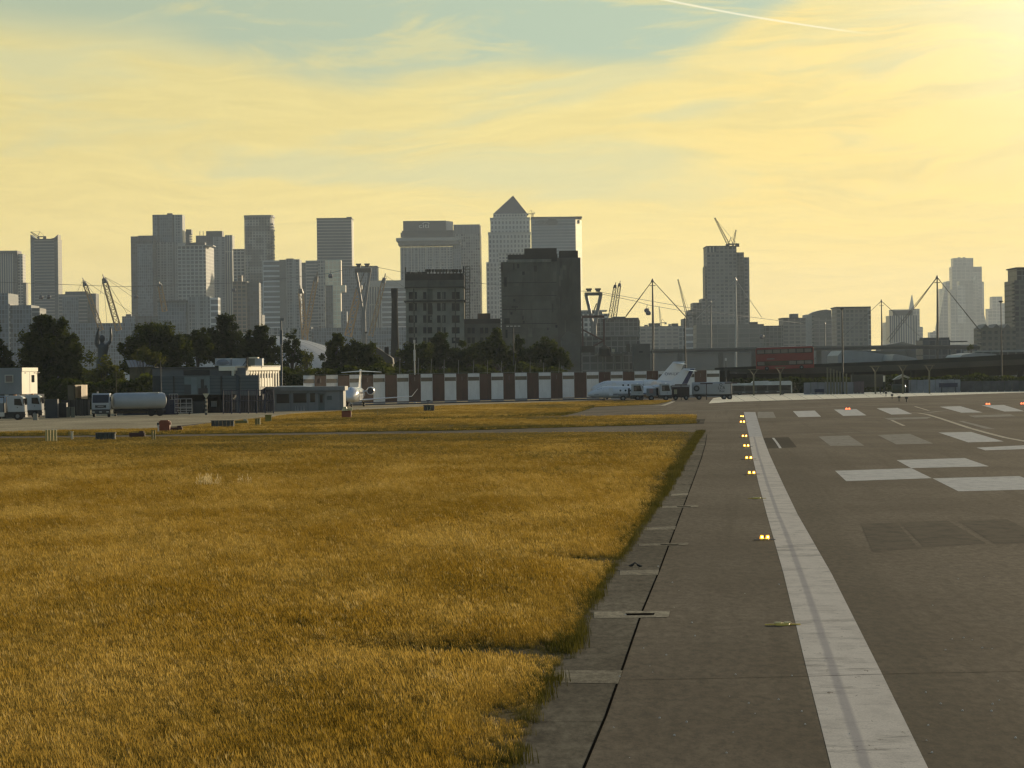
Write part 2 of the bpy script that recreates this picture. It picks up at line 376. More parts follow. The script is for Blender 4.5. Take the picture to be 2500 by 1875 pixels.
# edge stripe, left/right borders measured down the picture, drawn as strips on the ground
L_ = [(1816, 1006), (1829, 1066), (1836, 1110), (1852, 1180), (1872, 1255), (1913, 1400), (1971, 1640), (2030, 1875), (2082, 2080)]
R_ = [(1844, 1006), (1862, 1066), (1879, 1110), (1911, 1180), (1947, 1255), (2030, 1400), (2151, 1640), (2266, 1875), (2368, 2080)]
def stripe(name, L, Rr, z, m):
    bs = MB(gp(*L[0], z)); vs = []; fs = []; uvs = []
    for (a, b_) in zip(L, Rr): vs += [gp(*a, z), gp(*b_, z)]
    for k in range(len(L) - 1):
        fs.append([2 * k, 2 * k + 1, 2 * k + 3, 2 * k + 2]); uvs.append([(0, vs[2 * k].y), (1, vs[2 * k + 1].y), (1, vs[2 * k + 3].y), (0, vs[2 * k + 2].y)])
    bs.add(vs, fs, uvs); o = bs.build(name, m, fix=False)
    if o.data.polygons[0].normal.z < 0: o.data.flip_normals()
    return tag(o, kind='structure')
stripe('runway_edge_stripe', L_[1:], R_[1:], 0.0, P_EDGE)
stripe('runway_edge_stripe', L_[:2], R_[:2], 0.0, P_EDGE2)
def marking(name, quads, m, z=0.0):
    for q in quads: sheet(name, q, z, m)
def sc(pts, ox=1700, oy=980, s=0.36166): return [(ox + x * s, oy + y * s) for x, y in pts]
# keys across the far end and the lone blocks, read off in picture coordinates and laid on the ground
marking('runway_marking', [sc([(414, 70), (518, 70), (538, 110), (414, 112)])], P_GREY, 0.0)
marking('runway_marking', [sc(q) for q in ([(652, 66), (800, 62), (842, 103), (690, 106)], [(930, 55), (1080, 52), (1148, 94), (992, 98)],
    [(1217, 47), (1358, 43), (1458, 85), (1316, 88)], [(1642, 36), (1780, 32), (1932, 74), (1790, 76)], [(1925, 26), (2075, 24), (2215, 66), (2080, 68)])], P_WHITE)
marking('runway_marking', [sc(q) for q in ([(2225, 20), (2400, 16), (2560, 56), (2380, 60)], [(1634, 210), (1855, 206), (2075, 270), (1835, 276)],
    [(1352, 396), (1812, 382), (1975, 438), (1450, 450)], [(936, 468), (1452, 451), (1590, 518), (1012, 538)], [(1594, 519), (2180, 504), (2420, 590), (1770, 607)],
    [(1892, 312), (2212, 296), (2330, 318), (1950, 330)])], P_WHITE)
marking('runway_marking', [sc(q) for q in ([(824, 237), (1030, 230), (1134, 298), (905, 300)], [(1222, 226), (1440, 218), (1600, 284), (1350, 290)],
    [(1268, 112), (1590, 104), (1560, 116), (1300, 124)], [(1838, 96), (2120, 86), (2155, 100), (1880, 108)], [(1770, 134), (1800, 132), (2020, 186), (1960, 186)])], P_GREY)
marking('runway_marking', [sc(q) for q in ([(1110, 826), (1350, 816), (1500, 990), (1190, 1016)], [(1370, 815), (1700, 806), (1960, 960), (1540, 985)], [(1760, 804), (2100, 796), (2400, 950), (2020, 965)])], P_FAINT)
marking('asphalt_patch', [sc([(452, 246), (622, 240), (680, 310), (480, 318)]), sc([(0, 120), (62, 118), (50, 152), (0, 154)])], PATCH)
def curve_line(name, pts, w, z, m):
    ps = [gp(*p, z) for p in pts]; vs = []; fs = []; b = MB(ps[0])
    for k, p in enumerate(ps):
        d = (ps[min(k + 1, len(ps) - 1)] - ps[max(k - 1, 0)]); n = Vector((-d.y, d.x, 0)).normalized() * (w / 2)
        vs += [p - n, p + n]
    for k in range(len(ps) - 1): fs.append([2 * k, 2 * k + 1, 2 * k + 3, 2 * k + 2])
    b.add(vs, fs); o = b.build(name, m, fix=False)
    if o.data.polygons[0].normal.z < 0: o.data.flip_normals()
    return tag(o, kind='structure')
curve_line('taxi_line', sc([(1440, 76), (1500, 78), (1560, 88), (1640, 112), (1740, 145), (1840, 178), (1960, 212), (2090, 245), (2215, 268), (2400, 300)]), 0.45, 0.004, P_LINE)
curve_line('taxi_line', sc([(1318, 126), (1360, 146), (1402, 164)]), 0.3, 0.004, P_LINE)
curve_line('taxi_line', sc([(1475, 34), (1570, 62)]), 0.3, 0.004, P_LINE)
curve_line('taxi_line', sc([(1560, 76), (1640, 66), (1700, 62)]), 0.9, 0.004, P_GREY)
curve_line('taxi_line', sc([(720, 222), (1100, 208), (1500, 196), (1830, 184), (2400, 188)]), 0.5, 0.004, P_GREY)
curve_line('taxi_line', [(1500, 1007), (1700, 1003), (1950, 996), (2200, 988), (2500, 981)], 1.2, 0.004, P_GREY)
curve_line('taxi_line', [(1560, 1033), (1830, 1027), (2200, 1018)], 0.5, 0.004, P_GREY)
curve_line('taxi_line', sc([(518, 246), (545, 280), (568, 316)]), 0.18, 0.006, P_WHITE)
curve_line('taxi_line', [(1597, 991), (1618, 990), (1630, 986), (1644, 980)], 0.7, 0.004, P_LINE)
# transverse joints, long lane joint beside the slabs
JNT = mat('joint_tar', (0.012, 0.010, 0.007), 0.95, var=0.3, spec=0.0)
curve_line('asphalt_joint', [(1518, 1660), (1750, 1656), (2000, 1650), (2200, 1644), (2600, 1637)], 0.035, 0.003, JNT)
curve_line('asphalt_joint', [(1700, 1140), (1880, 1136), (2050, 1131)], 0.06, 0.003, JNT)
JL = [(1347, 2080), (1395, 1960), (1426, 1873), (1480, 1745), (1518, 1637), (1568, 1492), (1610, 1392), (1648, 1291), (1690, 1180), (1712, 1120), (1722, 1085), (1726, 1060)]
curve_line('asphalt_joint', JL, 0.042, 0.003, JNT)
# shoulder slabs between the grass and the lane joint
GE = [(1165, 2080), (1215, 1960), (1255, 1875), (1282, 1800), (1318, 1720), (1355, 1655), (1390, 1590), (1420, 1530), (1448, 1470), (1475, 1425), (1500, 1385),
      (1525, 1350), (1545, 1320), (1572, 1280), (1592, 1245), (1612, 1220), (1635, 1185), (1655, 1150), (1672, 1120), (1688, 1095), (1700, 1075), (1714, 1054)]
sheet('shoulder_slab', [(u - 40, v) for u, v in GE] + list(reversed(JL)), 0.0, SLAB)
STONE = surf('drain_stone', (0.3, 0.27, 0.2), 0.9, 0.05, (0.15, 0.13, 0.085), (0.32, 0.28, 0.19), grime=0.9)
cr = [((250, 1090), (645, 1090), (618, 1167), (240, 1160)), ((475, 748), (922, 742), (912, 780), (478, 786)), ((630, 508), (858, 502), (850, 533), (628, 534)),
      ((740, 352), (1030, 345), (1026, 360), (740, 365)), ((775, 258), (955, 250), (950, 268), (770, 272)), ((865, 133), (1088, 128), (1085, 139), (862, 144)),
      ((930, 62), (1028, 57), (1024, 69), (925, 72))]
for k, q in enumerate(cr):
    sheet('drain_cover', [(1250 + x * 0.4189, 1180 + y * 0.4189) for x, y in q], 0.0065, STONE)
    if k in (1, 3, 5):
        (x0, y0), (x1, y1), (x2, y2), (x3, y3) = q
        fx = lambda f: x0 + (x1 - x0) * f
        ym, hh = (y0 + y1 + y2 + y3) / 4, (y3 + y2 - y0 - y1) / 12
        sheet('drain_slot', [(1250 + fx(.42) * .4189, 1180 + (ym - hh) * .4189), (1250 + fx(.80) * .4189, 1180 + (ym - hh * 1.4) * .4189), (1250 + fx(.79) * .4189, 1180 + (ym + hh * .3) * .4189), (1250 + fx(.44) * .4189, 1180 + (ym + hh * .8) * .4189)], 0.010, JNT)
for v in (1085, 1109, 1145): curve_line('slab_joint', [(1668 + (1145 - v) * .4, v + 1), (1706 + (1145 - v) * .25, v)], 0.35, 0.004, STONE)
for k, v in enumerate((1060, 1072, 1090, 1112, 1150, 1240, 1340, 1440, 1560, 1760)):
    gl = min(GE, key=lambda p: abs(p[1] - v))[0]; jl = min(JL, key=lambda p: abs(p[1] - v))[0]
    if v > 1200: curve_line('slab_joint', [(gl - 10, v + 3), (jl - 2, v)], 0.03, 0.010, JNT)
# raised pale concrete bank beyond the far end
bz = 0.02
sheet('pale_concrete_strip', [(1730, 985), (1741, 972), (1790, 965), (1950, 960), (2120, 956), (2300, 951), (2420, 947), (2620, 945), (2620, 956), (2500, 958), (2300, 965), (2120, 971), (1950, 976), (1786, 981)], bz, PALE)
for k in range(14):
    u = 1800 + k * 38; curve_line('concrete_joint', [(u - 8, 965.5 - k * 1.1), (u + 20, 980.5 - k * 1.35)], 0.10, bz + 0.005, mat('joint_grey', (0.2, 0.18, 0.13), 0.8))
sheet('bridge_forecourt', [(1960, 955), (2620, 943), (2620, 925), (1960, 936)], 0.0, surf('yard', (0.10, 0.09, 0.075), 0.9, 0.2, (0.08, 0.07, 0.06), (0.12, 0.11, 0.09)))

def stones():
    rs = random.Random(5); b = MB(gp(2000, 1600))
    for k in range(70):
        u, v = rs.uniform(1480, 2480), 1380 + 480 * rs.random() ** .8
        if v > 1300 and 1880 < u < 2260 and abs(u - (1913 + 180 + (v - 1400) * .37)) < 130: continue
        p = gp(u, v); r_ = rs.uniform(.009, .022); b.loft([[(p.x + q * r_ * math.cos(t * 1.257), p.y + q * r_ * math.sin(t * 1.257), h * r_) for t in range(5)] for q, h in ((1, 0.1), (.8, .8), (.2, 1.2))])
    tag(b.build('loose_stones', mat('stone_pale', (0.6, 0.57, 0.5), .6)), 'tiny pale loose stones scattered on the near asphalt', 'stones', None, 'stuff')
stones()

# ------------------------------------------------------------------ dry grass
def grass_mat():
    m = bpy.data.materials.new('dry_grass'); m.use_nodes = True; t = NT(m.node_tree); t.n.clear()
    out = t.new('ShaderNodeOutputMaterial')
    g = t.new('ShaderNodeNewGeometry').outputs['Position']; x, y, z = t.sep(g)
    rnd = t.new('ShaderNodeObjectInfo').outputs['Random']
    n = t.noise(t.xyz(t.m('MULTIPLY', x, 0.22), t.m('MULTIPLY', y, 0.06), 0.0), 1.0, 5.0, 0.6)
    n2 = t.noise(t.xyz(t.m('MULTIPLY', x, 0.05), t.m('MULTIPLY', y, 0.02), 7.0), 1.0, 4.0, 0.6)
    c = t.mix(t.ss(n, 0.35, 0.68), (0.36, 0.222, 0.030), (0.55, 0.372, 0.088))
    c = t.mix(t.m('MULTIPLY', t.ss(n2, 0.55, 0.42), 0.55), c, (0.27, 0.17, 0.020))
    c = t.mix(1.0, c, t.m('ADD', 0.62, t.m('MULTIPLY', rnd, 0.72)), 'MULTIPLY')
    c = t.mix(t.m('MULTIPLY', t.ss(rnd, 0.86, 1.0), 0.6), c, (0.62, 0.47, 0.20))
    c = t.mix(t.m('MULTIPLY', t.ss(rnd, 0.10, 0.0), 0.7), c, (0.17, 0.13, 0.03))
    # base of each stalk turns darker and greener
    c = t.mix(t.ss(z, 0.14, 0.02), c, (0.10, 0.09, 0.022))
    d = t.new('ShaderNodeBsdfDiffuse'); tr = t.new('ShaderNodeBsdfTranslucent'); mx = t.new('ShaderNodeMixShader')
    t.put(d.inputs['Color'], c); t.put(tr.inputs['Color'], c); mx.inputs[0].default_value = 0.45
    t.l.new(d.outputs[0], mx.inputs[1]); t.l.new(tr.outputs[0], mx.inputs[2])
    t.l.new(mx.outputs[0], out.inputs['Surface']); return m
GRASS = grass_mat()
def green_mat():
    m = bpy.data.materials.new('edge_grass'); m.use_nodes = True; t = NT(m.node_tree); t.n.clear()
    out = t.new('ShaderNodeOutputMaterial'); rnd = t.new('ShaderNodeObjectInfo').outputs['Random']
    c = t.mix(rnd, (0.05, 0.05, 0.010), (0.15, 0.125, 0.025))
    d = t.new('ShaderNodeBsdfDiffuse'); tr = t.new('ShaderNodeBsdfTranslucent'); mx = t.new('ShaderNodeMixShader')
    t.put(d.inputs['Color'], c); t.put(tr.inputs['Color'], c); mx.inputs[0].default_value = 0.35
    t.l.new(d.outputs[0], mx.inputs[1]); t.l.new(tr.outputs[0], mx.inputs[2]); t.l.new(mx.outputs[0], out.inputs['Surface']); return m
GREEN = green_mat()
def pale_mat():
    m = bpy.data.materials.new('pale_stalk'); m.use_nodes = True; t = NT(m.node_tree); t.n.clear()
    out = t.new('ShaderNodeOutputMaterial'); d = t.new('ShaderNodeBsdfDiffuse'); tr = t.new('ShaderNodeBsdfTranslucent'); mx = t.new('ShaderNodeMixShader')
    for q in (d, tr): q.inputs['Color'].default_value = (0.66, 0.52, 0.26, 1)
    mx.inputs[0].default_value = 0.5; t.l.new(d.outputs[0], mx.inputs[1]); t.l.new(tr.outputs[0], mx.inputs[2]); t.l.new(mx.outputs[0], out.inputs['Surface']); return m
PALEG = pale_mat()
def tuft(name, n, rad, h0, h1, w, lean, m, heads=0.3):
    rs = random.Random(hash(name) % 999 if False else len(name) * 7 + n)
    vs = []; fs = []
    for k in range(n):
        a = rs.uniform(0, 6.283); r = rad * math.sqrt(rs.random()); x, y = r * math.cos(a), r * math.sin(a)
        h = rs.uniform(h0, h1); la = rs.uniform(0, 6.283); ll = h * rs.uniform(0.05, 0.35)
        lx, ly = ll * math.cos(la) - lean * h, ll * math.sin(la)
        f = rs.uniform(0, 3.14); dx, dy = math.cos(f) * w / 2, math.sin(f) * w / 2
        b = len(vs)
        vs += [(x - dx, y - dy, -0.02), (x + dx, y + dy, -0.02), (x + lx * .35 + dx * .8, y + ly * .35 + dy * .8, h * .6), (x + lx * .35 - dx * .8, y + ly * .35 - dy * .8, h * .6), (x + lx, y + ly, h)]
        fs += [[b, b + 1, b + 2, b + 3], [b + 3, b + 2, b + 4]]
        if rs.random() < heads:
            b = len(vs); q = w * 1.6
            vs += [(x + lx * .8, y + ly * .8, h * .82), (x + lx * .93 + dx * 3, y + ly * .93 + dy * 3, h * .93), (x + lx * 1.1, y + ly * 1.1, h * 1.12), (x + lx * .93 - dx * 3, y + ly * .93 - dy * 3, h * .93)]
            fs += [[b, b + 1, b + 2, b + 3]]
    me = bpy.data.meshes.new(name); me.from_pydata(vs, [], fs); me.materials.append(m)
    return me
def scatter(name, label, base_me, tufts, dens, seed=1, smin=0.7, smax=1.25, cat='grass', m=None):
    """one ground-cover object: a turf sheet whose geometry nodes stand tufts on it"""
    o = bpy.data.objects.new(name, base_me); COL.objects.link(o); tag(o, label, cat, None, 'stuff')
    ng = bpy.data.node_groups.new(name + '_nodes', 'GeometryNodeTree')
    ng.interface.new_socket('Geometry', in_out='INPUT', socket_type='NodeSocketGeometry')
    ng.interface.new_socket('Geometry', in_out='OUTPUT', socket_type='NodeSocketGeometry')
    N = ng.nodes; Lk = ng.links
    gi = N.new('NodeGroupInput'); go = N.new('NodeGroupOutput')
    dp = N.new('GeometryNodeDistributePointsOnFaces'); dp.inputs['Seed'].default_value = seed
    na = N.new('GeometryNodeInputNamedAttribute'); na.data_type = 'FLOAT'; na.inputs['Name'].default_value = 'dens'
    mu = N.new('ShaderNodeMath'); mu.operation = 'MULTIPLY'; mu.inputs[1].default_value = dens
    Lk.new(na.outputs['Attribute'], mu.inputs[0]); Lk.new(gi.outputs[0], dp.inputs['Mesh']); Lk.new(mu.outputs[0], dp.inputs['Density'])
    jn = N.new('GeometryNodeJoinGeometry')
    # tuft meshes brought in as geometry through a helper collection that is never linked to the scene
    cn = bpy.data.collections.new(name + '_tufts')
    for k, me in enumerate(tufts):
        to = bpy.data.objects.new('grass_tuft', me); cn.objects.link(to)
    ci = N.new('GeometryNodeCollectionInfo'); ci.inputs['Collection'].default_value = cn
    ci.inputs['Separate Children'].default_value = True; ci.inputs['Reset Children'].default_value = True
    ip = N.new('GeometryNodeInstanceOnPoints'); ip.inputs['Pick Instance'].default_value = True
    rz = N.new('FunctionNodeRandomValue'); rz.data_type = 'FLOAT_VECTOR'
    rz.inputs['Min'].default_value = (-0.10, -0.10, -0.7); rz.inputs['Max'].default_value = (0.10, 0.10, 0.7)
    rs = N.new('FunctionNodeRandomValue'); rs.data_type = 'FLOAT'; rs.inputs[2].default_value = smin; rs.inputs[3].default_value = smax
    Lk.new(dp.outputs['Points'], ip.inputs['Points']); Lk.new(ci.outputs[0], ip.inputs['Instance'])
    Lk.new(rz.outputs[0], ip.inputs['Rotation']); 
    so_ = [s for s in rs.outputs if s.enabled][0]
    sa = N.new('GeometryNodeInputNamedAttribute'); sa.data_type = 'FLOAT'; sa.inputs['Name'].default_value = 'size'
    m2 = N.new('ShaderNodeMath'); m2.operation = 'MULTIPLY'
    Lk.new(so_, m2.inputs[0]); Lk.new(sa.outputs['Attribute'], m2.inputs[1]); Lk.new(m2.outputs[0], ip.inputs['Scale'])
    Lk.new(gi.outputs[0], jn.inputs[0]); Lk.new(ip.outputs[0], jn.inputs[0]); Lk.new(jn.outputs[0], go.inputs[0])
    md = o.modifiers.new('tufts', 'NODES'); md.node_group = ng
    return o
def inside(p, poly):
    x, y = p; r = False; n = len(poly); j = n - 1
    for i in range(n):
        xi, yi = poly[i]; xj, yj = poly[j]
        if (yi > y) != (yj > y) and x < (xj - xi) * (y - yi) / (yj - yi) + xi: r = not r
        j = i
    return r
def turf_mesh(name, poly_px, ystep, n_across, densf, sizef, z=0.0):
    """strip grid clipped to a ground outline given in picture points"""
    poly = [(p.x, p.y) for p in (gp(*q) for q in poly_px)]
    y0 = min(p[1] for p in poly); y1 = max(p[1] for p in poly)
    ys = []; y = y0 + 0.01
    while y < y1: ys.append(y); y += ystep(y)
    ys.append(y1 - 0.01)
    rows = []
    for y in ys:
        xs = []
        for i in range(len(poly)):
            (xa, ya), (xb, yb) = poly[i], poly[(i + 1) % len(poly)]
            if (ya > y) != (yb > y): xs.append(xa + (y - ya) / (yb - ya) * (xb - xa))
        xs.sort(); rows.append((xs[0], xs[-1]) if len(xs) > 1 else rows[-1])
    vs = []; fs = []; de = []; si = []
    for (xa, xb), y in zip(rows, ys):
        for k in range(n_across + 1):
            x = xa + (xb - xa) * k / n_across
            vs.append((x, y, z + 0.03 * mn.noise(Vector((x * .2, y * .1, 0))))); e = min(x - xa, xb - x)
            de.append(densf(x, y)); si.append(sizef(x, y, xb - x))
    n = n_across + 1
    for r in range(len(ys) - 1):
        for k in range(n_across): fs.append([r * n + k, r * n + k + 1, (r + 1) * n + k + 1, (r + 1) * n + k])
    me = bpy.data.meshes.new(name); me.from_pydata(vs, [], fs)
    a = me.attributes.new('dens', 'FLOAT', 'POINT'); a.data.foreach_set('value', de)
    a = me.attributes.new('size', 'FLOAT', 'POINT'); a.data.foreach_set('value', si)
    me.materials.append(SOIL); return me
SOIL = surf('thatch', (0.10, 0.072, 0.022), 0.95, 0.05, (0.075, 0.055, 0.017), (0.13, 0.09, 0.028))
T_HAY = [tuft('hay_a', 34, 0.26, 0.20, 0.46, 0.009, 0.16, GRASS), tuft('hay_b', 34, 0.26, 0.16, 0.40, 0.009, 0.10, GRASS), tuft('hay_cc', 30, 0.30, 0.24, 0.54, 0.008, 0.22, GRASS, 0.6)]
T_FAR = [tuft('hay_far_a', 34, 0.6, 0.22, 0.44, 0.030, 0.14, GRASS), tuft('hay_far_bb', 34, 0.6, 0.18, 0.40, 0.030, 0.10, GRASS)]
T_GRN = [tuft('green_a', 40, 0.30, 0.08, 0.26, 0.012, 0.1, GREEN, 0.0), tuft('green_bb', 40, 0.30, 0.06, 0.20, 0.012, 0.0, GREEN, 0.0)]
def dn(x, y):
    d = max(0.12, min(1.0, (75.0 / y) ** 1.25)); k = mn.noise(Vector((x * .25, y * .07, 3.0)))
    return d * (1.0 + 0.7 * k)
def szf(x, y, e):
    k = mn.noise(Vector((x * .3, y * .08, 9.0)))
    s = (0.62 + 0.18 * k) * max(0.32, 1.0 - max(0, y - 90) / 330.0)
    for (dx, dy, rx, ry) in DIPS:
        q = ((x - dx) / rx) ** 2 + ((y - dy) / ry) ** 2
        if q < 1: s *= 0.12 + 0.88 * q
    return s * min(1.0, 0.45 + max(0, e) * 0.5)
d1, d2, d3, d4 = gp(1200, 1600), gp(1430, 1372), gp(520, 1658), gp(1240, 1760)
DIPS = [(d1.x, d1.y, 3.4, 2.6), (d2.x, d2.y, 1.4, 2.5), (d4.x, d4.y, .9, 2.0)]
FIELD = [(-640, 2080)] + [(u - 4, v) for u, v in GE] + [(1480, 1056), (1100, 1058), (700, 1062), (-640, 1078)]
near = [p for p in FIELD]
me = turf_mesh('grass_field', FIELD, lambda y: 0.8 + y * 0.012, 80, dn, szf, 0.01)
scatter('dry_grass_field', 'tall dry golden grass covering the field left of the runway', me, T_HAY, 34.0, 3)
def dfar(x, y): return 1.0 if y > 105 else 0.0
me = turf_mesh('grass_field_far', [p for p in FIELD if p[1] < 1420] + [(-640, 1420)], lambda y: 1.2 + y * 0.012, 50, dfar, lambda x, y, e: (0.50 + 0.24 * mn.noise(Vector((x * .12, y * .05, 1.0)))) * max(.35, 1.15 - y / 420) * min(1.0, .4 + max(0, e) * .35), 0.0)
scatter('dry_grass_far', 'pale dry grass on the farther half of the field', me, T_FAR, 7.0, 5)
# green fringe creeping over the slabs
for k, seg in enumerate([GE]):
    me = turf_mesh('grass_fringe', [(u - 26 * (v - 905) / 800 - 3, v) for u, v in seg] + [(u + 4 * (v - 905) / 800 + 1, v) for u, v in reversed(seg)], lambda y: 0.6 + y * .01, 3,
                   lambda x, y: 0.35 + 1.1 * max(0, 0.35 + mn.noise(Vector((x * .3, y * .22, 5.)))), lambda x, y, e: 0.42 + 0.95 * max(0, 0.15 + mn.noise(Vector((x * .5, y * .25, 8.)))) + y / 700, 0.0)
    scatter('green_grass_fringe', 'dark green weeds fringing the slabs at the field edge', me, T_GRN, 22.0, 9)
# bands of grass between the taxi strips
BANDS = [('grass_band', 'dry grass band between the two narrow taxi strips', [(-200, 1068), (300, 1063), (700, 1057), (1100, 1052), (1480, 1041), (1700, 1035), (1698, 1014), (1440, 1018), (1240, 1023), (1060, 1027), (760, 1028), (640, 1022), (560, 1030), (420, 1046), (-200, 1060)]),
         ('grass_band', 'dry grass band in front of the striped barrier', [(640, 1030), (1060, 1025), (1240, 1020), (1375, 1015), (1412, 1007), (1450, 994), (1600, 988), (1642, 979), (1600, 978), (1480, 979), (1200, 987), (1060, 992), (860, 1002), (740, 1010), (680, 1016)])]
for k, (nm, lb, poly) in enumerate(BANDS):
    me = turf_mesh(nm, poly, lambda y: 3.0 + y * .004, 40, lambda x, y: 1.0, lambda x, y, e: (0.34 + 0.2 * mn.noise(Vector((x * .08, y * .03, 2.)))), 0.0)
    scatter(nm, lb, me, T_FAR, 4.0, 20 + k)
    edge = poly[:6] if k == 0 else poly[:6]
    me = turf_mesh(nm + '_edge', edge + [(u, v - 4) for u, v in reversed(edge)], lambda y: 2.0, 30, lambda x, y: 0.2 + 1.2 * max(0, mn.noise(Vector((x * .06, y * .06, 4.))) + .25), lambda x, y, e: 1.3, 0.0)
    scatter('green_grass_edge', ('dark green weeds along the front of the middle grass band', 'dark green weeds along the front of the farther grass band')[k], me, T_GRN, 2.2, 30 + k)
# pale seeding clump out in the field
T_PALE = [tuft('pale_clump', 36, 0.6, 0.35, 0.85, 0.02, 0.0, PALEG, 0.9)]
me = turf_mesh('clump', [(488, 1198), (600, 1198), (600, 1180), (488, 1180)], lambda y: 1.0, 12, lambda x, y: 1.0 if x < gp(555, 1190).x else 0.25, lambda x, y, e: 0.62, -0.02)
scatter('pale_seed_clump', 'pale clump of taller seeding stalks out in the field', me, T_PALE, 0.3, 41, cat='plant')
# ------------------------------------------------------------------ skyline
FA = {
 'dark':  facade('fac_dark', (0.060, 0.068, 0.075), (0.030, 0.040, 0.050), 3.0, 3.6, 0.5),
 'blue':  facade('fac_blue', (0.10, 0.13, 0.155), (0.055, 0.078, 0.098), 2.6, 3.8, 0.6),
 'bands': facade('fac_bands', (0.16, 0.17, 0.17), (0.055, 0.065, 0.072), 60.0, 4.2, 1.5, wobble=0.1),
 'wbands': facade('fac_wbands', (0.34, 0.36, 0.36), (0.09, 0.105, 0.115), 70.0, 6.2, 2.0, wobble=0.15),
 'grid':  facade('fac_grid', (0.27, 0.28, 0.27), (0.045, 0.055, 0.062), 5.2, 4.6, 1.3),
 'pale':  facade('fac_pale', (0.33, 0.32, 0.29), (0.10, 0.105, 0.10), 4.2, 4.2, 1.6),
 'steel': facade('fac_steel', (0.30, 0.305, 0.29), (0.12, 0.13, 0.13), 5.0, 6.6, 2.6, wobble=0.2),
 'pierd': facade('fac_pier', (0.17, 0.185, 0.19), (0.07, 0.085, 0.09), 4.0, 3.6, 0.9, vert=9.0),
 'chequer': facade('fac_chequer', (0.22, 0.22, 0.205), (0.085, 0.09, 0.085), 4.0, 4.0, 1.2, patch=0.6),
 'speck': facade('fac_speck', (0.20, 0.21, 0.20), (0.10, 0.11, 0.11), 3.4, 4.0, 0.9, wobble=0.8),
 'vert':  facade('fac_vert', (0.30, 0.29, 0.25), (0.07, 0.08, 0.09), 3.2, 90.0, 1.1, wobble=0.3),
 'brown': facade('fac_brown', (0.16, 0.125, 0.09), (0.06, 0.055, 0.05), 4.5, 4.0, 1.2),
 'lit_warm':  facade('fac_lit_warm', (0.72, 0.62, 0.42), (0.62, 0.53, 0.36), 5.0, 5.0, 0.5, wobble=0.1),  # sunlight on tower sides and panels is put into this tone
 'scaf':  facade('fac_scaf', (0.115, 0.115, 0.105), (0.055, 0.055, 0.05), 3.0, 2.8, 0.5, wobble=0.6),
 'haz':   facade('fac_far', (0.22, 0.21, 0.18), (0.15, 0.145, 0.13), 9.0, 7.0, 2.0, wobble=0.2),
 'scrn': facade('fac_screen', (0.15, 0.16, 0.165), (0.10, 0.11, 0.115), 2.0, 60.0, 0.5, wobble=0.15),
}
CAPM = mat('roof_dark', (0.05, 0.055, 0.055), 0.7); LEDGE = mat('ledge_pale', (0.34, 0.34, 0.31), 0.7); PLANT = mat('plant_grey', (0.13, 0.135, 0.13), 0.6)
STEELD = mat('steel_dark', (0.05, 0.045, 0.035), 0.5); STEELY = mat('mast_yellow', (0.30, 0.17, 0.045), 0.5); STEELW = mat('steel_white', (0.55, 0.54, 0.50), 0.4)
def tower(label, Y, parts, cat='tower block', name='tower_block', group=None):
    """parts: (name, u0, u1, vtop, vbase|None, dy, depth, material, [inset])"""
    p0 = parts[0]; c = at((p0[1] + p0[2]) / 2, p0[3], Y); loc = Vector((c.x, Y, 0))
    r = thing(name, label, cat, loc, 0, group)
    for q in parts:
        nm, u0, u1, vt, vb, dy, dp, mt = q[:8]
        y = Y + dy; a, b = at(u0, vt, y), at(u1, vt, y); z1 = at((u0 + u1) / 2, vt, y).z; z0 = 0.0 if vb is None else at((u0 + u1) / 2, vb, y).z
        m = MB(loc); bev = q[8] if len(q) > 8 else 0
        if bev: e = bev; pts = [(a.x, y + e), (a.x + e * .3, y + e * .3), (a.x + e, y), (b.x - e, y), (b.x - e * .3, y + e * .3), (b.x, y + e), (b.x, y + dp), (a.x, y + dp)]
        else: pts = [(a.x, y), (b.x, y), (b.x, y + dp), (a.x, y + dp)]
        m.prism(pts, z0, z1); m.build(nm, FA[mt] if isinstance(mt, str) else mt, r)
    return r, loc
def boxpx(r, loc, name, u0, u1, vt, vb, Y, dp, m):
    a, b = at(u0, vt, Y), at(u1, vt, Y); z0 = at((u0 + u1) / 2, vb, Y).z
    return MB(loc).box(a.x, b.x, Y, Y + dp, z0, a.z).build(name, m, r)
def sign(name, text, u, v, Y, hpx, m, parent, loc, depth=0.4, width=None):
    """raised lettering, made into a mesh, standing on a wall that faces the camera"""
    c = bpy.data.curves.new(name, 'FONT'); c.body = text; c.align_x = 'CENTER'; c.align_y = 'CENTER'; c.extrude = depth / 2; c.resolution_u = 2
    o = bpy.data.objects.new(name, c); COL.objects.link(o)
    bpy.context.view_layer.update()
    me = bpy.data.meshes.new_from_object(o.evaluated_get(bpy.context.evaluated_depsgraph_get()))
    bpy.data.objects.remove(o); bpy.data.curves.remove(c)
    xs = [q.co.x for q in me.vertices]; ys = [q.co.y for q in me.vertices]
    h = hpx / F * Y; s = h / max(1e-4, max(ys) - min(ys)); sx = s if width is None else (width / F * Y) / (max(xs) - min(xs))
    p = at(u, v, Y)
    for q in me.vertices: q.co = Vector(((q.co.x) * sx + p.x, Y + q.co.z, q.co.y * s + p.z)) - loc
    me.materials.clear(); me.materials.append(m)
    k = bpy.data.objects.new(name, me); COL.objects.link(k); k.parent = parent; return k

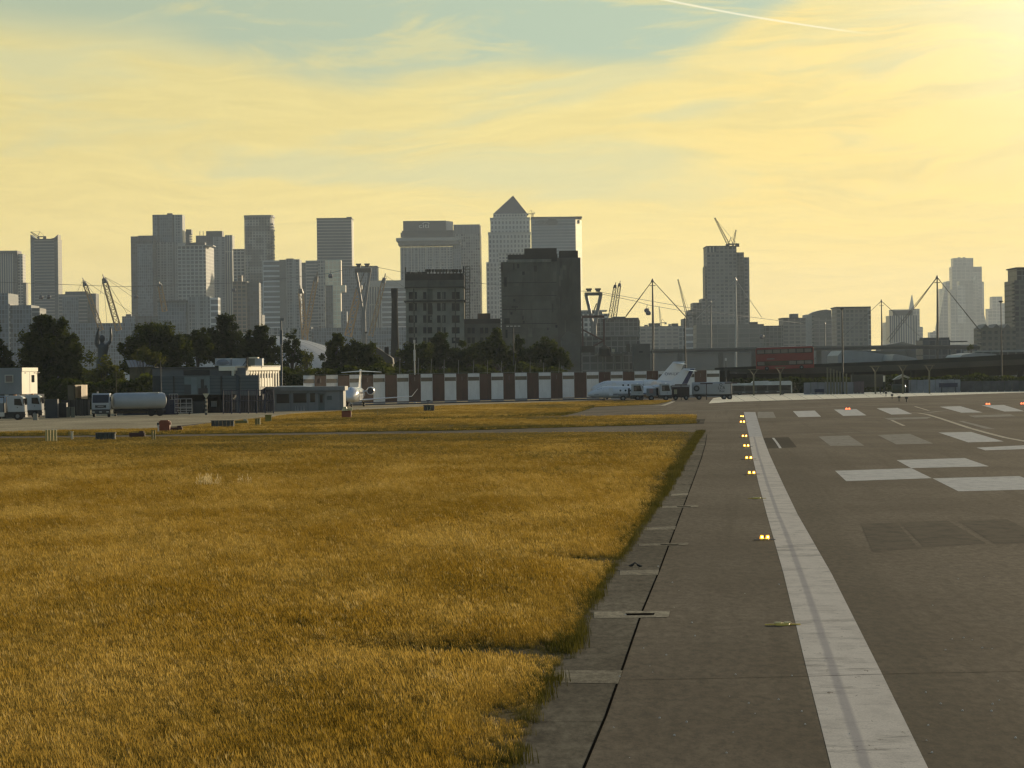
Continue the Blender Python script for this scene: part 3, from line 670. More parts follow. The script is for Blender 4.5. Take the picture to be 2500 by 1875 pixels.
# --- left cluster
tower('dark tower at the left picture edge with a lighter finned front', 5000, [('facade', -20, 31, 612, None, 0, 40, 'vert'), ('corner_core', 31, 42, 612, None, 2, 40, 'dark'), ('roof_band', -20, 42, 612, 619, -2, 44, CAPM), ('side_wing', 42, 55, 620, None, 8, 30, 'pale'), ('balcony_stack', 55, 64, 690, None, 10, 20, 'scaf')])
r, l = tower('slim tower whose two roof corners sweep up like horns', 4900, [('facade', 82, 132, 583, None, 0, 40, 'bands'), ('side_fin', 74, 82, 583, None, -2, 44, 'blue'), ('side_fin', 132, 141, 583, None, -2, 44, 'dark')], 'skyscraper')
for s_, (ua, ub) in ((1, (74, 92)), (-1, (141, 122))):
    a = at(ua, 572.5, 4898); b = at(ub, 583, 4898); lo = at(ua, 584, 4898)
    MB(l).xprism([(a.x, lo.z - 1), (a.x, a.z), (a.x + s_ * 2, a.z - 2), ((a.x + b.x) / 2, b.z + 1.2), (b.x, b.z), (b.x, lo.z - 1)], 4898, 4930, 'y').build('roof_horn', FA['dark'], r)
def jib_crane(label, Y, base, knee, tip, w=2.2, m=None, mastw=None, ctr=None, group=None, name='luffing_crane'):
    """lattice boom crane: base, knee (slew ring) and tip given in picture points"""
    m = m or STEELD; p0, p1, p2 = at(*base, Y), at(*knee, Y), at(*tip, Y); r = thing(name, label, 'crane', (p0.x, Y, p0.z), 0, group); l = Vector((p0.x, Y, p0.z))
    lattice(p0, p1, w, w, l, r, 'mast', m) if (p1 - p0).length > w * 2 else MB(l).tube(p0, p1 + Vector((0, 0, .2)), w / 2).build('mast', m, r)
    lattice(p1, p2, w * .9, w * .35, l, r, 'boom', m)
    b = MB(l); d = (p1 - p2); d.z = 0; d.normalize(); e = p1 + d * w * 3.2
    b.tube(p1, e, w * .25); b.box(e.x - w * .7, e.x + w * .7, Y - w * .5, Y + w * .5, e.z - w * 1.0, e.z + w * .2); b.build('counterweight', m, r)
    top = p1 + Vector((d.x * w, 0, w * 2.4)); b = MB(l); b.tube(p1, top, w * .12); b.tube(top, e, w * .06); b.tube(top, p2, w * .05); b.build('stay_cable', m, r)
    return r
def lattice(p, q, w0, w1, l, parent, name, m, n=None, thick=0.11):
    p, q = Vector(p), Vector(q); L = (q - p).length; n = n or max(3, int(L / (w0 * 1.3))); d = (q - p).normalized()
    side = Vector((d.z, 0, -d.x)).normalized(); fw = Vector((0, 1, 0)); b = MB(l); R0 = []
    for k in range(n + 1):
        f = k / n; c = p.lerp(q, f); w = w0 + (w1 - w0) * f
        R0.append([c + side * w / 2 - fw * w / 2, c - side * w / 2 - fw * w / 2, c - side * w / 2 + fw * w / 2, c + side * w / 2 + fw * w / 2])
    for k in range(n):
        r = w0 * thick
        for j in range(4):
            b.tube(R0[k][j], R0[k + 1][j], r, n=4, caps=False)
            b.tube(R0[k][j], R0[k + 1][(j + 1) % 4], r * .55, n=3, caps=False); b.tube(R0[k][j], R0[k][(j + 1) % 4], r * .6, n=3, caps=False)
    return b.build(name, m, parent, fix=False)
jib_crane('small crane perched on the horned tower, boom raised to the left', 4890, (95, 583), (92, 578), (75, 566), 3.0)
tower('broad grey slab block right of the horned tower', 4200, [('facade', 142, 213, 718, None, 0, 40, 'bands'), ('roof_plant', 159, 210, 711.5, 718, 6, 20, 'dark'), ('glazed_front', 152, 191, 726, None, -3, 4, 'blue'), ('side_wing', 213, 234, 716.5, None, 4, 30, 'dark')], 'office block', 'office_block')
tower('low grey-blue building at the left edge stepping down to the right', 2900, [('facade', -20, 20, 716, None, 0, 60, 'blue'), ('stair_tower', 20, 24, 742, None, 0, 30, 'pale'), ('upper_floor', 24, 76, 745, None, 2, 50, 'blue'), ('lower_wing', 76, 97, 752, None, 2, 40, 'bands')], 'office block', 'office_block')
tower('flat-topped block just left of the tallest cluster, small plant room on its roof', 3900, [('facade', 298, 348, 772, None, 0, 40, 'blue'), ('plant_room', 307, 320, 767, 772, 5, 10, CAPM), ('lower_block', 230, 298, 803, None, 6, 40, 'dark')], 'office block', 'office_block')
tower('tall glass tower, left shoulder of the leftmost cluster', 4700, [('facade', 319, 337, 577, None, 0, 45, 'dark'), ('glazed_front', 335, 372, 595, None, -4, 20, 'blue'), ('upper_block', 337, 374, 575, None, 2, 40, 'dark')], 'skyscraper')
r, l = tower('tallest tower of the left cluster with dark vertical recesses', 4750, [('facade', 372, 420, 524, None, 0, 45, 'blue'), ('recess', 384, 388, 526, None, -1, 4, 'dark'), ('recess', 420, 425, 524, None, 1, 40, 'dark'), ('side_wing', 425, 445, 524, None, 0, 40, 'pierd'), ('roof_plant', 408, 420, 520.5, 524, 6, 12, CAPM), ('lower_annex', 340, 423, 592, None, -6, 10, 'pierd')], 'skyscraper')
r, l = tower('half-hidden tower with ragged balconies behind the tallest left tower', 4950, [('facade', 440, 462, 565, None, 0, 30, 'dark'), ('crown', 454, 467, 560, 572, -1, 20, 'dark')], 'tower block')
for k in range(6): boxpx(r, l, 'balcony', 461, 469, 572 + k * 4, 573.6 + k * 4, 4948, 10, PLANT)
r, l = tower('dark octagonal tower with a flat crown box and twin aerials', 5050, [('facade', 478, 520, 575, None, 0, 45, 'dark'), ('facade', 520, 549, 578, None, -3, 30, 'pierd'), ('crown', 503, 542, 564, 580, 4, 30, CAPM), ('side_wing', 549, 567, 574, None, -1, 40, 'vert')], 'skyscraper')
for u in (488, 496): MB(l).tube(at(u, 575, 5055), at(u, 564, 5055), 0.5, n=5).build('aerial', STEELD, r)
r, l = tower('pale gridded tower standing in front of the dark octagonal one', 4400, [('facade', 433, 502, 599, None, 0, 40, 'grid'), ('roof_plant', 452, 500, 592, 599, 4, 20, CAPM), ('cornice', 431, 520, 598.5, 601, -1.5, 44, LEDGE), ('penthouse', 434, 452, 593, 599, 2, 14, LEDGE)], 'skyscraper')
b = MB(l); a1, a2 = at(502, 600, 4400), at(519, 600, 4480); b.prism([(a1.x, 4400), (a2.x, 4480), (a2.x, 4500), (a1.x, 4441)], 0, a1.z); b.build('sunlit_side', FA['pale'], r)
tower('small gridded block between the dark tower and the chequered one', 4900, [('facade', 569, 600, 611, None, 0, 40, 'grid'), ('parapet', 568, 600, 608, 611, -1, 42, PLANT)])
r, l = tower('rounded tower with a chequer of deep balconies', 4850, [('facade', 595, 664, 529, None, 0, 45, 'chequer', 8), ('crown', 594, 666, 525, 530, -1, 47, PLANT, 8)], 'skyscraper')
for k in range(14): boxpx(r, l, 'balcony', 661, 668 if k % 3 else 666.5, 545 + k * 7.4, 548 + k * 7.4, 4848, 30, PLANT)
r, l = tower('broad block with bright horizontal balcony bands, below the chequered tower', 4300, [('facade', 641, 682, 636, None, 0, 45, 'wbands'), ('stair_core', 682, 697, 634, None, -2, 40, PLANT), ('facade', 697, 731, 633, None, 1, 45, 'pierd'), ('roof_plant', 699, 716, 631, 634, 6, 20, CAPM)], 'tower block')
tower('brown stepped block in front of the banded one', 3600, [('facade', 568, 603, 687, None, 0, 30, 'brown'), ('upper_step', 580, 590, 672, 687, 4, 18, 'brown'), ('side_wing', 603, 632, 690, None, 3, 30, 'dark')], 'tower block')
tower('low grey block under the gridded tower with dark roof edge', 3500, [('facade', 386, 455, 738, None, 0, 40, 'blue'), ('roof_edge', 384, 457, 733.5, 738, -2, 44, CAPM), ('tall_wing', 457, 512, 724, None, 4, 40, 'pierd'), ('side_wing', 512, 532, 726, None, 2, 30, 'wbands')], 'office block', 'office_block')
tower('grey slab with a stepped roofline left of the tan-faced tower', 4600, [('facade', 731, 746, 641, None, 4, 40, 'dark'), ('facade', 746, 776, 636, None, 0, 40, 'bands'), ('upper_block', 776, 792, 635, None, 2, 40, 'speck')], 'office block', 'office_block')
r, l = tower('plain broad tower with fine horizontal banding, standing alone on the skyline', 4950, [('facade', 773, 858, 533, None, 0, 50, 'bands'), ('roof_rail', 846, 858, 529.5, 533, 4, 12, CAPM), ('roof_edge', 772.5, 859, 532, 535, -1, 52, CAPM)], 'skyscraper')
b = MB(l); a1, a2 = at(858, 533, 4950), at(863, 535, 5060); b.prism([(a1.x, 4951), (a2.x, 5060), (a1.x - 3, 5060)], 0, a1.z - .5); b.build('sunlit_side', FA['lit_warm'], r)
r, l = tower('grey tower with a key-shaped panel coloured sunlit tan down its front', 4250, [('facade', 795, 812, 697, None, 2, 30, 'dark'), ('facade', 812, 846, 760, None, 4, 30, 'blue'), ('panel_top', 792, 832, 635, 697, 0, 25, 'lit_warm'), ('panel_stem', 811.5, 831.5, 697, 800, 0, 25, 'lit_warm'), ('panel_jog', 831.5, 843, 696, 713, 0, 25, 'lit_warm')], 'tower block')  # panel boxes carry the sunlight in their colour
for u0, u1, v0, v1 in ((792, 793.6, 634.5, 697), (830.5, 832, 638, 697), (842, 843.2, 696, 713), (811.3, 812.8, 697, 800), (792, 812, 695.8, 697.6)): boxpx(r, l, 'edge_trim', u0, u1, v0, v1, 4248.5, 1.4, LEDGE)
tower('wide plain grey tower left of the twin-clock-free slab, behind the cable car pylon', 4700, [('facade', 832, 921, 652, None, 0, 45, 'blue'), ('roof_edge', 831, 921, 649.5, 653, -1, 47, CAPM)], 'office block', 'office_block')
for o in [o for o in COL.objects if o.get('label', '').startswith('wide plain')]: o['label'] = 'wide plain grey block directly behind the flared cable car pylon'
r, l = tower('pale banded block right of the pylon, directly behind the black chimney', 4400, [('facade', 930, 990, 694, None, 0, 40, 'wbands'), ('parapet', 901, 990, 684.5, 700, -1, 42, LEDGE), ('column_screen', 901, 930, 700, None, 2, 30, 'vert')], 'office block', 'office_block')
for k in range(4): boxpx(r, l, 'column', 905 + k * 6.5, 907.5 + k * 6.5, 712, 815, 4397, 3, LEDGE)
r, l = tower('broad tower with a dark sign box above a wide flared ledge', 4900, [('facade', 977, 1105, 603, None, 0, 60, 'pierd'), ('sign_box', 984, 1089, 539, 565, 8, 45, mat('sign_slate', (0.085, 0.09, 0.09), .6, var=.05)), ('terrace', 981, 1108, 563, 580, 3, 50, CAPM), ('ledge', 967, 1125, 580, 588, -8, 75, LEDGE), ('ledge', 972, 1120, 588, 598, -5, 70, PLANT), ('side_wing', 1105, 1125, 596, None, 4, 60, 'blue'), ('roof_rail', 978, 986, 568, 580, -2, 2, FA['scaf'])], 'skyscraper')
MB(l).add([at(1089, 539, 4909), at(1106, 541, 4952), at(1106, 566, 4952), at(1089, 566, 4909)], [[0, 1, 2, 3]]).build('sign_box_end', FA['pale'], r)
for a in range(7): boxpx(r, l, 'pier', 985 + a * 17.5, 987 + a * 17.5, 598, 700, 4898.5, 1.6, LEDGE)
CITI = mat('sign_letter', (0.62, 0.64, 0.62), .4); sign('sign_lettering', 'citi', 1035, 551.5, 4907.4, 10.5, CITI, r, l, .8, 25)
# arc over the two letters i
arc = MB(l); P = [at(1040 + 9 * math.sin(t), 546.6 - 3.4 * math.cos(t), 4907.2) for t in [(-1.35 + k * .27) for k in range(11)]]
for k in range(10): arc.tube(P[k], P[k + 1], .35, n=5)
arc.build('sign_arc', CITI, r)
r, l = tower('tall narrow tower with scattered bright panes and a sunlit right edge', 5000, [('facade', 1107, 1171, 571, None, 0, 45, 'speck'), ('top_band', 1107, 1171, 548, 571, -1, 46, 'scrn')], 'skyscraper')
b = MB(l); a1, a2 = at(1171, 549, 4999), at(1175, 549, 5046); b.prism([(a1.x, 5000), (a2.x, 5046), (a1.x - 2, 5046)], 0, a1.z); b.build('sunlit_side', FA['lit_warm'], r)
# pyramid tower
r, l = tower('tallest skyscraper, stainless steel with a pyramid roof', 5000, [('facade', 1192, 1295, 568, None, 0, 58, 'steel'), ('upper_shaft', 1197, 1293, 531, 568, 3, 52, 'steel'), ('cornice', 1196, 1294, 531, 534, 2, 55, LEDGE), ('neck', 1204, 1287, 522, 531, 6, 46, 'pale'), ('cornice', 1191, 1296, 566.5, 570, -1, 60, LEDGE), ('base_wing', 1187, 1230, 640, None, -4, 60, 'steel')], 'skyscraper')
a, b2 = at(1204, 522, 5006), at(1287, 522, 5006); ap = at(1252.5, 477.5, 5029); y0, y1 = 5006, 5052
MB(l).add([(a.x, y0, a.z), (b2.x, y0, a.z), (b2.x, y1, a.z), (a.x, y1, a.z), (ap.x, 5029, ap.z)], [[0, 1, 4], [1, 2, 4], [2, 3, 4], [3, 0, 4], [3, 2, 1, 0]]).build('pyramid_roof', mat('pyramid_metal', (0.10, 0.10, 0.105), .45, .3), r)
r, l = tower('glass tower right of the pyramid one with a thin overhanging roof slab', 4900, [('facade', 1297, 1405, 534, None, 0, 58, facade('fac_glass2', (0.13, 0.17, 0.20), (0.085, 0.12, 0.145), 70, 4.1, 1.1, wobble=.25)), ('roof_slab', 1296, 1421, 529, 532, -3, 66, CAPM), ('attic', 1299, 1404, 532, 535, 2, 50, PLANT), ('corner_box', 1406, 1415, 537, 545, 20, 20, PLANT)], 'skyscraper')
b = MB(l); a1, a2 = at(1405, 534, 4901), at(1420, 534, 4960); b.prism([(a1.x, 4901), (a2.x, 4958), (a1.x, 4958)], 0, a1.z); b.build('sunlit_side', facade('fac_litglass', (0.60, 0.50, 0.30), (0.70, 0.60, 0.36), 60, 8, .8, wobble=.1), r)  # sun on the glass is put into this golden tone
sign('sign_lettering', 'HSBC', 1322, 542.5, 4898.5, 8.5, mat('sign_dim', (0.02, 0.04, 0.05), .5), r, l, .8, 30)
hx = MB(l); c0 = at(1348, 542.5, 4898.5); w = 4.6
for s_ in (-1, 1): hx.add([(c0.x + s_ * w, 4898.2, c0.z + w * .9), (c0.x + s_ * w, 4898.2, c0.z - w * .9), (c0.x, 4898.2, c0.z), (c0.x + s_ * w * 1.9, 4898.2, c0.z)], [[0, 2, 1], [0, 1, 3]])
for s_ in (-1, 1): hx.add([(c0.x - w, 4898.2, c0.z + s_ * w * .9), (c0.x + w, 4898.2, c0.z + s_ * w * .9), (c0.x, 4898.2, c0.z)], [[0, 1, 2]])
hx.build('sign_emblem', mat('sign_dim', (0.02, 0.04, 0.05)), r)
jib_crane('faint crane behind the flat-roofed glass tower', 5200, (1300, 531), (1300, 522), (1306, 520), 2.4)
tower('low white block peeping over the concrete silo beside the pyramid tower', 4500, [('facade', 1217, 1280, 619, None, 0, 30, 'pale'), ('roof_edge', 1216, 1281, 617, 619, -1, 32, LEDGE)], 'office block', 'office_block')

# --- centre right
tower('dark scaffolded block at the foot of the cable car pylon', 2300, [('facade', 1455, 1560, 778, None, 0, 50, 'scaf'), ('upper_step', 1496, 1527, 773, 778, 4, 20, CAPM), ('roof_edge', 1478, 1559, 776, 780, -1, 52, CAPM), ('side_wing', 1553, 1562, 781, None, 5, 30, 'bands')], 'office block', 'office_block')
tower('pale block with a projecting roof behind the cable car pylon', 3000, [('facade', 1412, 1486, 766, None, 0, 50, 'pale'), ('roof_slab', 1412, 1482, 757, 760, 2, 40, LEDGE), ('attic', 1416, 1470, 760, 766, 4, 30, 'blue')], 'office block', 'office_block')
r, l = tower('long hazy terrace of flats with roof boxes, left of the stepped tower', 3300, [('facade', 1562, 1688, 796, None, 0, 60, 'scaf'), ('roof_box', 1585, 1611, 789, 796, 5, 20, CAPM), ('roof_box', 1641, 1656, 789.5, 796, 5, 20, CAPM), ('roof_box', 1574, 1582, 793, 796, 5, 12, PLANT), ('roof_box', 1633, 1638, 791, 796, 5, 12, PLANT), ('recess', 1657, 1673, 799, None, -1, 8, 'speck')], 'flats', 'apartment_block')
for o in r.children:
    if o.name.startswith('facade'): o.data.materials[0] = facade('fac_terrace', (0.21, 0.19, 0.165), (0.15, 0.14, 0.125), 6.0, 3.4, 1.6, wobble=.3)
r, l = tower('massive tower under construction, stepping down in ledges to its left', 3300, [('facade', 1725, 1798, 601, None, 0, 55, 'speck'), ('roof_screen', 1725, 1749, 601.5, 616, -1, 3, 'vert'), ('side_wing', 1798, 1816, 616, None, 2, 50, 'scaf'), ('side_wing', 1816, 1829, 628, None, 5, 45, 'speck'), ('step', 1713, 1725, 729, None, 1, 50, 'speck'), ('step', 1692, 1713, 739, None, 2, 50, 'scaf'), ('step', 1681, 1692, 757, None, 3, 50, 'speck'), ('step', 1668, 1681, 778, None, 4, 50, 'scaf'), ('low_wing', 1672, 1700, 800, None, -4, 30, 'wbands'), ('roof_edge', 1724, 1799, 600, 602, -2, 57, CAPM), ('step', 1721, 1726, 650, 729, 3, 40, 'scaf')], 'skyscraper')
for o in r.children:
    if o.data.materials[0] == FA['speck']: o.data.materials[0] = facade('fac_constr', (0.17, 0.165, 0.15), (0.105, 0.105, 0.10), 4.0, 3.4, 1.3, wobble=.5)
jib_crane('large crane on top of the stepped tower, boom leaning left', 3310, (1778, 601), (1778, 596), (1745, 532), 2.6)
jib_crane('small upright crane on top of the stepped tower', 3318, (1790, 601), (1790, 597), (1797, 561), 1.8)
jib_crane('dark tower crane leaning left above the hazy terrace', 3290, (1679, 800), (1677, 770), (1655, 682), 2.0)
jib_crane('faint distant crane between the terrace and the cable-stayed mast', 5600, (1613, 796), (1613, 788), (1609, 748), 2.4)
tower('broad low mass below the stepped tower with a planted roof edge', 2700, [('facade', 1700, 1865, 792, None, 0, 50, facade('fac_mass', (0.12, 0.12, 0.105), (0.10, 0.10, 0.09), 8.0, 3.6, .6, wobble=.15)), ('roof_box', 1832, 1850, 786, 792, 4, 16, CAPM), ('side_wing', 1850, 1912, 795, None, 4, 40, 'scaf')], 'office block', 'office_block')
tower('grey flats with a raised middle box, just left of the white-sided tower', 3000, [('facade', 1911, 1967, 776, None, 0, 45, 'scaf'), ('roof_box', 1931, 1949, 766, 776, 4, 20, PLANT), ('parapet', 1910, 1950, 775.5, 778, -1, 47, CAPM)], 'flats', 'apartment_block')
for o in COL.objects:
    if o.get('label', '').startswith('grey flats with a raised'):
        o.children[0].data.materials[0] = facade('fac_flats', (0.16, 0.15, 0.13), (0.10, 0.095, 0.085), 5.0, 3.2, 1.2, wobble=.4)
r, l = tower('tower with a curved roof and a bare frame at its right shoulder', 3100, [('facade', 1983, 2037, 775, None, 0, 45, facade('fac_curve', (0.15, 0.145, 0.13), (0.13, 0.125, 0.11), 6.0, 3.6, 1.0, wobble=.2)), ('white_side', 1968, 1983, 768, None, 3, 40, LEDGE)], 'tower block')
P = [at(u, v, 3100) for u, v in ((1983, 776), (1983, 765), (1993, 760), (2005, 757), (2018, 755.5), (2029, 758), (2030, 776))]
MB(l).xprism([(p.x, p.z) for p in P], 3100, 3140, 'y').build('curved_roof', mat('curved_grey', (0.14, 0.135, 0.12), .6), r)
for u in (2029, 2033, 2036.5): MB(l).tube(at(u, 776, 3102), at(u - .8, 757, 3102), .5, n=5).build('roof_frame', LEDGE, r)
for k in range(9): boxpx(r, l, 'balcony', 1983, 1988, 772 + k * 9, 774.5 + k * 9, 3098.6, 2, CAPM)
tower('square gridded block standing alone with sky on both sides', 2900, [('facade', 2042, 2119, 752, None, 0, 45, facade('fac_square', (0.145, 0.14, 0.12), (0.10, 0.098, 0.09), 3.6, 3.3, 1.3, wobble=.4)), ('side_wing', 2119, 2126, 751, None, -2, 44, 'speck'), ('parapet', 2041, 2126, 748.5, 752, -3, 50, CAPM)], 'office block', 'office_block')
tower('ribbed block with stepped shoulders in front of the sharp spire', 4800, [('facade', 2180, 2228, 757, None, 0, 50, 'vert'), ('crown', 2180, 2228, 755.5, 758, -1, 52, LEDGE), ('step', 2171, 2180, 771, None, 2, 45, 'vert'), ('step', 2228, 2240, 770, None, 2, 45, 'vert'), ('crown_band', 2180, 2228, 758, 770, -1.5, 3, CAPM)], 'office block', 'office_block')
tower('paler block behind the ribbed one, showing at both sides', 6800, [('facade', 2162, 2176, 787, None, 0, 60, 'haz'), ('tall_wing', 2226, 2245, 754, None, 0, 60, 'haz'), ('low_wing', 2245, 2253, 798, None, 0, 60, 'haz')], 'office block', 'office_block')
c = at(2223, 754, 9300); ap = at(2228, 720, 9300); a, b2 = at(2206, 775, 9300), at(2240, 775, 9300); r = thing('glass_spire', 'sharp pyramid spire rising above the ribbed block', 'skyscraper', (c.x, 9300, 0))
MB((c.x, 9300, 0)).loft([[(a.x - 14, 9280, 0), (b2.x + 10, 9280, 0), (b2.x + 10, 9350, 0), (a.x - 14, 9350, 0)], [(ap.x - 1, 9314, ap.z), (ap.x + 1, 9314, ap.z), (ap.x + 1, 9316, ap.z), (ap.x - 1, 9316, ap.z)]]).build('glass_shard', FA['haz'], r)
MB((c.x, 9300, 0)).box(a.x - 16, b2.x + 12, 9276, 9356, 0, 30).build('base', FA['haz'], r)
# city cluster
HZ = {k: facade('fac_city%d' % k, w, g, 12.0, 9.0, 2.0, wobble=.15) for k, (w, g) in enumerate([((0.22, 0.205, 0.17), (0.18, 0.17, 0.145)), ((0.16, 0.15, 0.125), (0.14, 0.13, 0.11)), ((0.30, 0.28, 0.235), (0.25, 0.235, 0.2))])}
Y = 9400
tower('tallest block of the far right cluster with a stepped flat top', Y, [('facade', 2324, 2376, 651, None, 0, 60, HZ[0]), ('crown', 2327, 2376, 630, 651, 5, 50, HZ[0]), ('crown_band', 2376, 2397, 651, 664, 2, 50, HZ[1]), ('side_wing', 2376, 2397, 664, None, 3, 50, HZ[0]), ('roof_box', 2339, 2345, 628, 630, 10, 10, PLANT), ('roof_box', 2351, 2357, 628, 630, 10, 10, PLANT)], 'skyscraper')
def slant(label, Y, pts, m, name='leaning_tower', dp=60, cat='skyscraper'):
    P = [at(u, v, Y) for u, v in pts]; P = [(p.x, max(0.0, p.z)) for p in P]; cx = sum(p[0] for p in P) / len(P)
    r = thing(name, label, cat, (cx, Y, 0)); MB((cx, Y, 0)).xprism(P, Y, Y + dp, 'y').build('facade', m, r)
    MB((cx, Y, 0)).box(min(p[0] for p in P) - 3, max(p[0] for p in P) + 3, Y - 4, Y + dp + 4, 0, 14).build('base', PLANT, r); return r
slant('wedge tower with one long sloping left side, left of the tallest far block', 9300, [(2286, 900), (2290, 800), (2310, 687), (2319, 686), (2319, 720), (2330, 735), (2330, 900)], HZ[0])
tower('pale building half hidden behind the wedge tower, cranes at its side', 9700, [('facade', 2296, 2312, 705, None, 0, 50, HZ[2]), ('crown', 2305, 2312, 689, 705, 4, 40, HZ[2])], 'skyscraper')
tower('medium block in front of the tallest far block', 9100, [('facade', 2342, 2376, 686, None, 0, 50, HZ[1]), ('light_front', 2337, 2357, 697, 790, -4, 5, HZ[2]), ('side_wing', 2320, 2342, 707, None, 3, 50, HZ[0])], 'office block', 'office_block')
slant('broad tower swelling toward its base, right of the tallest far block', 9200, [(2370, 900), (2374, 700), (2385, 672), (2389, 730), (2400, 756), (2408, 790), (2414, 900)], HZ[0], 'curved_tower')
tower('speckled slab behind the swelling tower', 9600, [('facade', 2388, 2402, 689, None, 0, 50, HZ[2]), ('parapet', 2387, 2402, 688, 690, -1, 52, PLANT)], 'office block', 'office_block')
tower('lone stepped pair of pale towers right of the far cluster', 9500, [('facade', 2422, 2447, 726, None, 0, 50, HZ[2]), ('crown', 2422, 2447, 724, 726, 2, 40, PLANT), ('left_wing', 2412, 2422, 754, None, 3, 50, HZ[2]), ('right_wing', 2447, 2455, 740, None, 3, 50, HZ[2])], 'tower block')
tower('small pale block left of the tall cable mast', 8000, [('facade', 2270, 2287, 811, None, 0, 40, 'haz'), ('roof_box', 2279, 2284, 808, 811, 4, 10, PLANT)], 'office block', 'office_block')
# right edge
r, l = tower('dark brick flats with three small gables and side balconies', 1900, [('facade', 2395, 2480, 800, None, 0, 30, facade('fac_gable', (0.105, 0.098, 0.075), (0.045, 0.043, 0.038), 3.2, 3.1, 1.5, wobble=.5))], 'flats', 'apartment_block')
for u in (2406, 2433, 2459):
    P = [at(u - 9, 800.5, 1900), at(u, 791, 1900), at(u + 9, 800.5, 1900)]
    MB(l).xprism([(p.x, p.z) for p in P], 1899, 1929, 'y').build('gable', mat('gable_roof', (0.12, 0.11, 0.09), .6), r)
for k in range(4): boxpx(r, l, 'balcony', 2388, 2396, 806 + k * 10.5, 809.5 + k * 10.5, 1899, 6, CAPM)
r, l = tower('dark tower cut by the right picture edge', 2000, [('facade', 2476, 2560, 684, None, 0, 40, facade('fac_edge', (0.085, 0.082, 0.07), (0.055, 0.054, 0.05), 3.0, 3.0, 1.0, wobble=.5)), ('upper_block', 2482, 2560, 653, 684, 3, 36, 'scaf'), ('roof_edge', 2480, 2560, 652, 655, -1, 40, CAPM)], 'tower block')
for k in range(12): boxpx(r, l, 'balcony', 2473.5, 2478, 690 + k * 9, 693 + k * 9, 1999, 6, CAPM)
tower('low boxy roofs left of the gabled flats', 1700, [('facade', 2253, 2320, 830, None, 0, 30, 'dark'), ('upper_floor', 2256, 2318, 824, 832, 3, 20, CAPM), ('canopy', 2318, 2362, 832, 835, 2, 16, CAPM), ('lower_wing', 2320, 2385, 842, None, 4, 30, 'blue')], 'building', 'low_building')
tower('flat dark sheds below the right gabled flats', 1300, [('facade', 2380, 2560, 858, None, 0, 30, 'scaf'), ('roof_edge', 2378, 2560, 855, 859, -1, 30, LEDGE)], 'shed', 'low_shed')
# dome with its masts
c = at(590, 840, 3200); r = thing('domed_arena', 'very wide shallow white tent dome behind the trees', 'dome', (c.x, 3200, 0))
DM = mat('tent_white', (0.42, 0.42, 0.40), .6, var=.06); rings = []
for k in range(9):
    f = k / 8; rr = 108 * math.cos(f * math.pi / 2) + .2; z = 2 + 40 * math.sin(f * math.pi / 2)
    rings.append([(c.x + rr * math.cos(t * math.pi / 36), 3200 + rr * math.sin(t * math.pi / 36), z) for t in range(72)])
MB((c.x, 3200, 0)).loft(rings, False).build('tent_roof', DM, r, smooth=True)
s_ = MB((c.x, 3200, 0))
for k in range(0, 72, 2):
    for j in range(8): s_.tube(rings[j][k], rings[j + 1][k], .16, n=3, caps=False)
s_.build('roof_seam', PLANT, r)
def mast(label, Y, top, foot, w, m=STEELY, group=None, cab=(), stays=True):
    t_, f_ = at(*top, Y), at(*foot, Y); l = Vector((f_.x, Y, f_.z)); r = thing('lattice_mast', label, 'mast', l, 0, group)
    lattice(f_, f_.lerp(t_, .88), w, w * .8, l, r, 'lattice', m); d = (t_ - f_)
    MB(l).tube(f_ + d * .87, f_ + d * .96, w * .62, w * .4, 8).build('mast_head', STEELD, r); MB(l).tube(f_ + d * .96, f_ + d * 1.03, w * .12, n=5).build('tip_rod', STEELD, r)
    if cab:
        b = MB(l)
        for q in cab: b.tube(t_, at(*q, Y + 40), .17, n=3, caps=False)
        b.build('stay_cable', STEELD, r)
    return r
G = 'yellow masts of the tent dome'
mast('leftmost yellow lattice mast of the dome, leaning left', 3150, (203, 682), (247, 806), 3.6, group=G, cab=[(189, 712), (202, 712), (228, 716), (330, 770)])
mast('darkest yellow lattice mast, leaning left against open sky', 3060, (252, 674), (290, 806), 4.6, group=G, cab=[(330, 715), (330, 730), (245, 718), (262, 806), (310, 765)])
mast('faint lattice mast in front of the tall left glass towers', 3300, (389, 690), (402, 760), 4.2, group=G)
mast('faint lattice mast left of the tan-panelled tower', 3300, (774, 668), (745, 820), 4.2, group=G)
mast('faint lattice mast just left of the cable car pylon', 3300, (880, 690), (850, 820), 6.0, group=G)
mast('lattice mast right of the cable car pylon, leaning right', 3100, (940, 672), (905, 820), 3.6, group=G, cab=[(946, 682), (985, 700)])
mast('faint tall lattice mast above the white dome roof', 3350, (733, 700), (745, 830), 5.0, group=G)
G = 'twin dark lattice dock masts'
mast('left of two dark lattice masts beside the concrete silo', 2200, (1503, 692), (1488, 780), 2.0, STEELD, G)
mast('right and taller of two dark lattice masts beside the concrete silo', 2200, (1514, 688), (1500, 780), 2.0, STEELD, G)
mast('left of two thin lattice masts at the right picture edge', 2300, (2460, 702), (2473, 800), 1.8, STEELD, 'thin lattice masts at the right edge')
mast('right of two thin lattice masts at the right picture edge', 2300, (2472, 700), (2480, 800), 1.8, STEELD, 'thin lattice masts at the right edge')
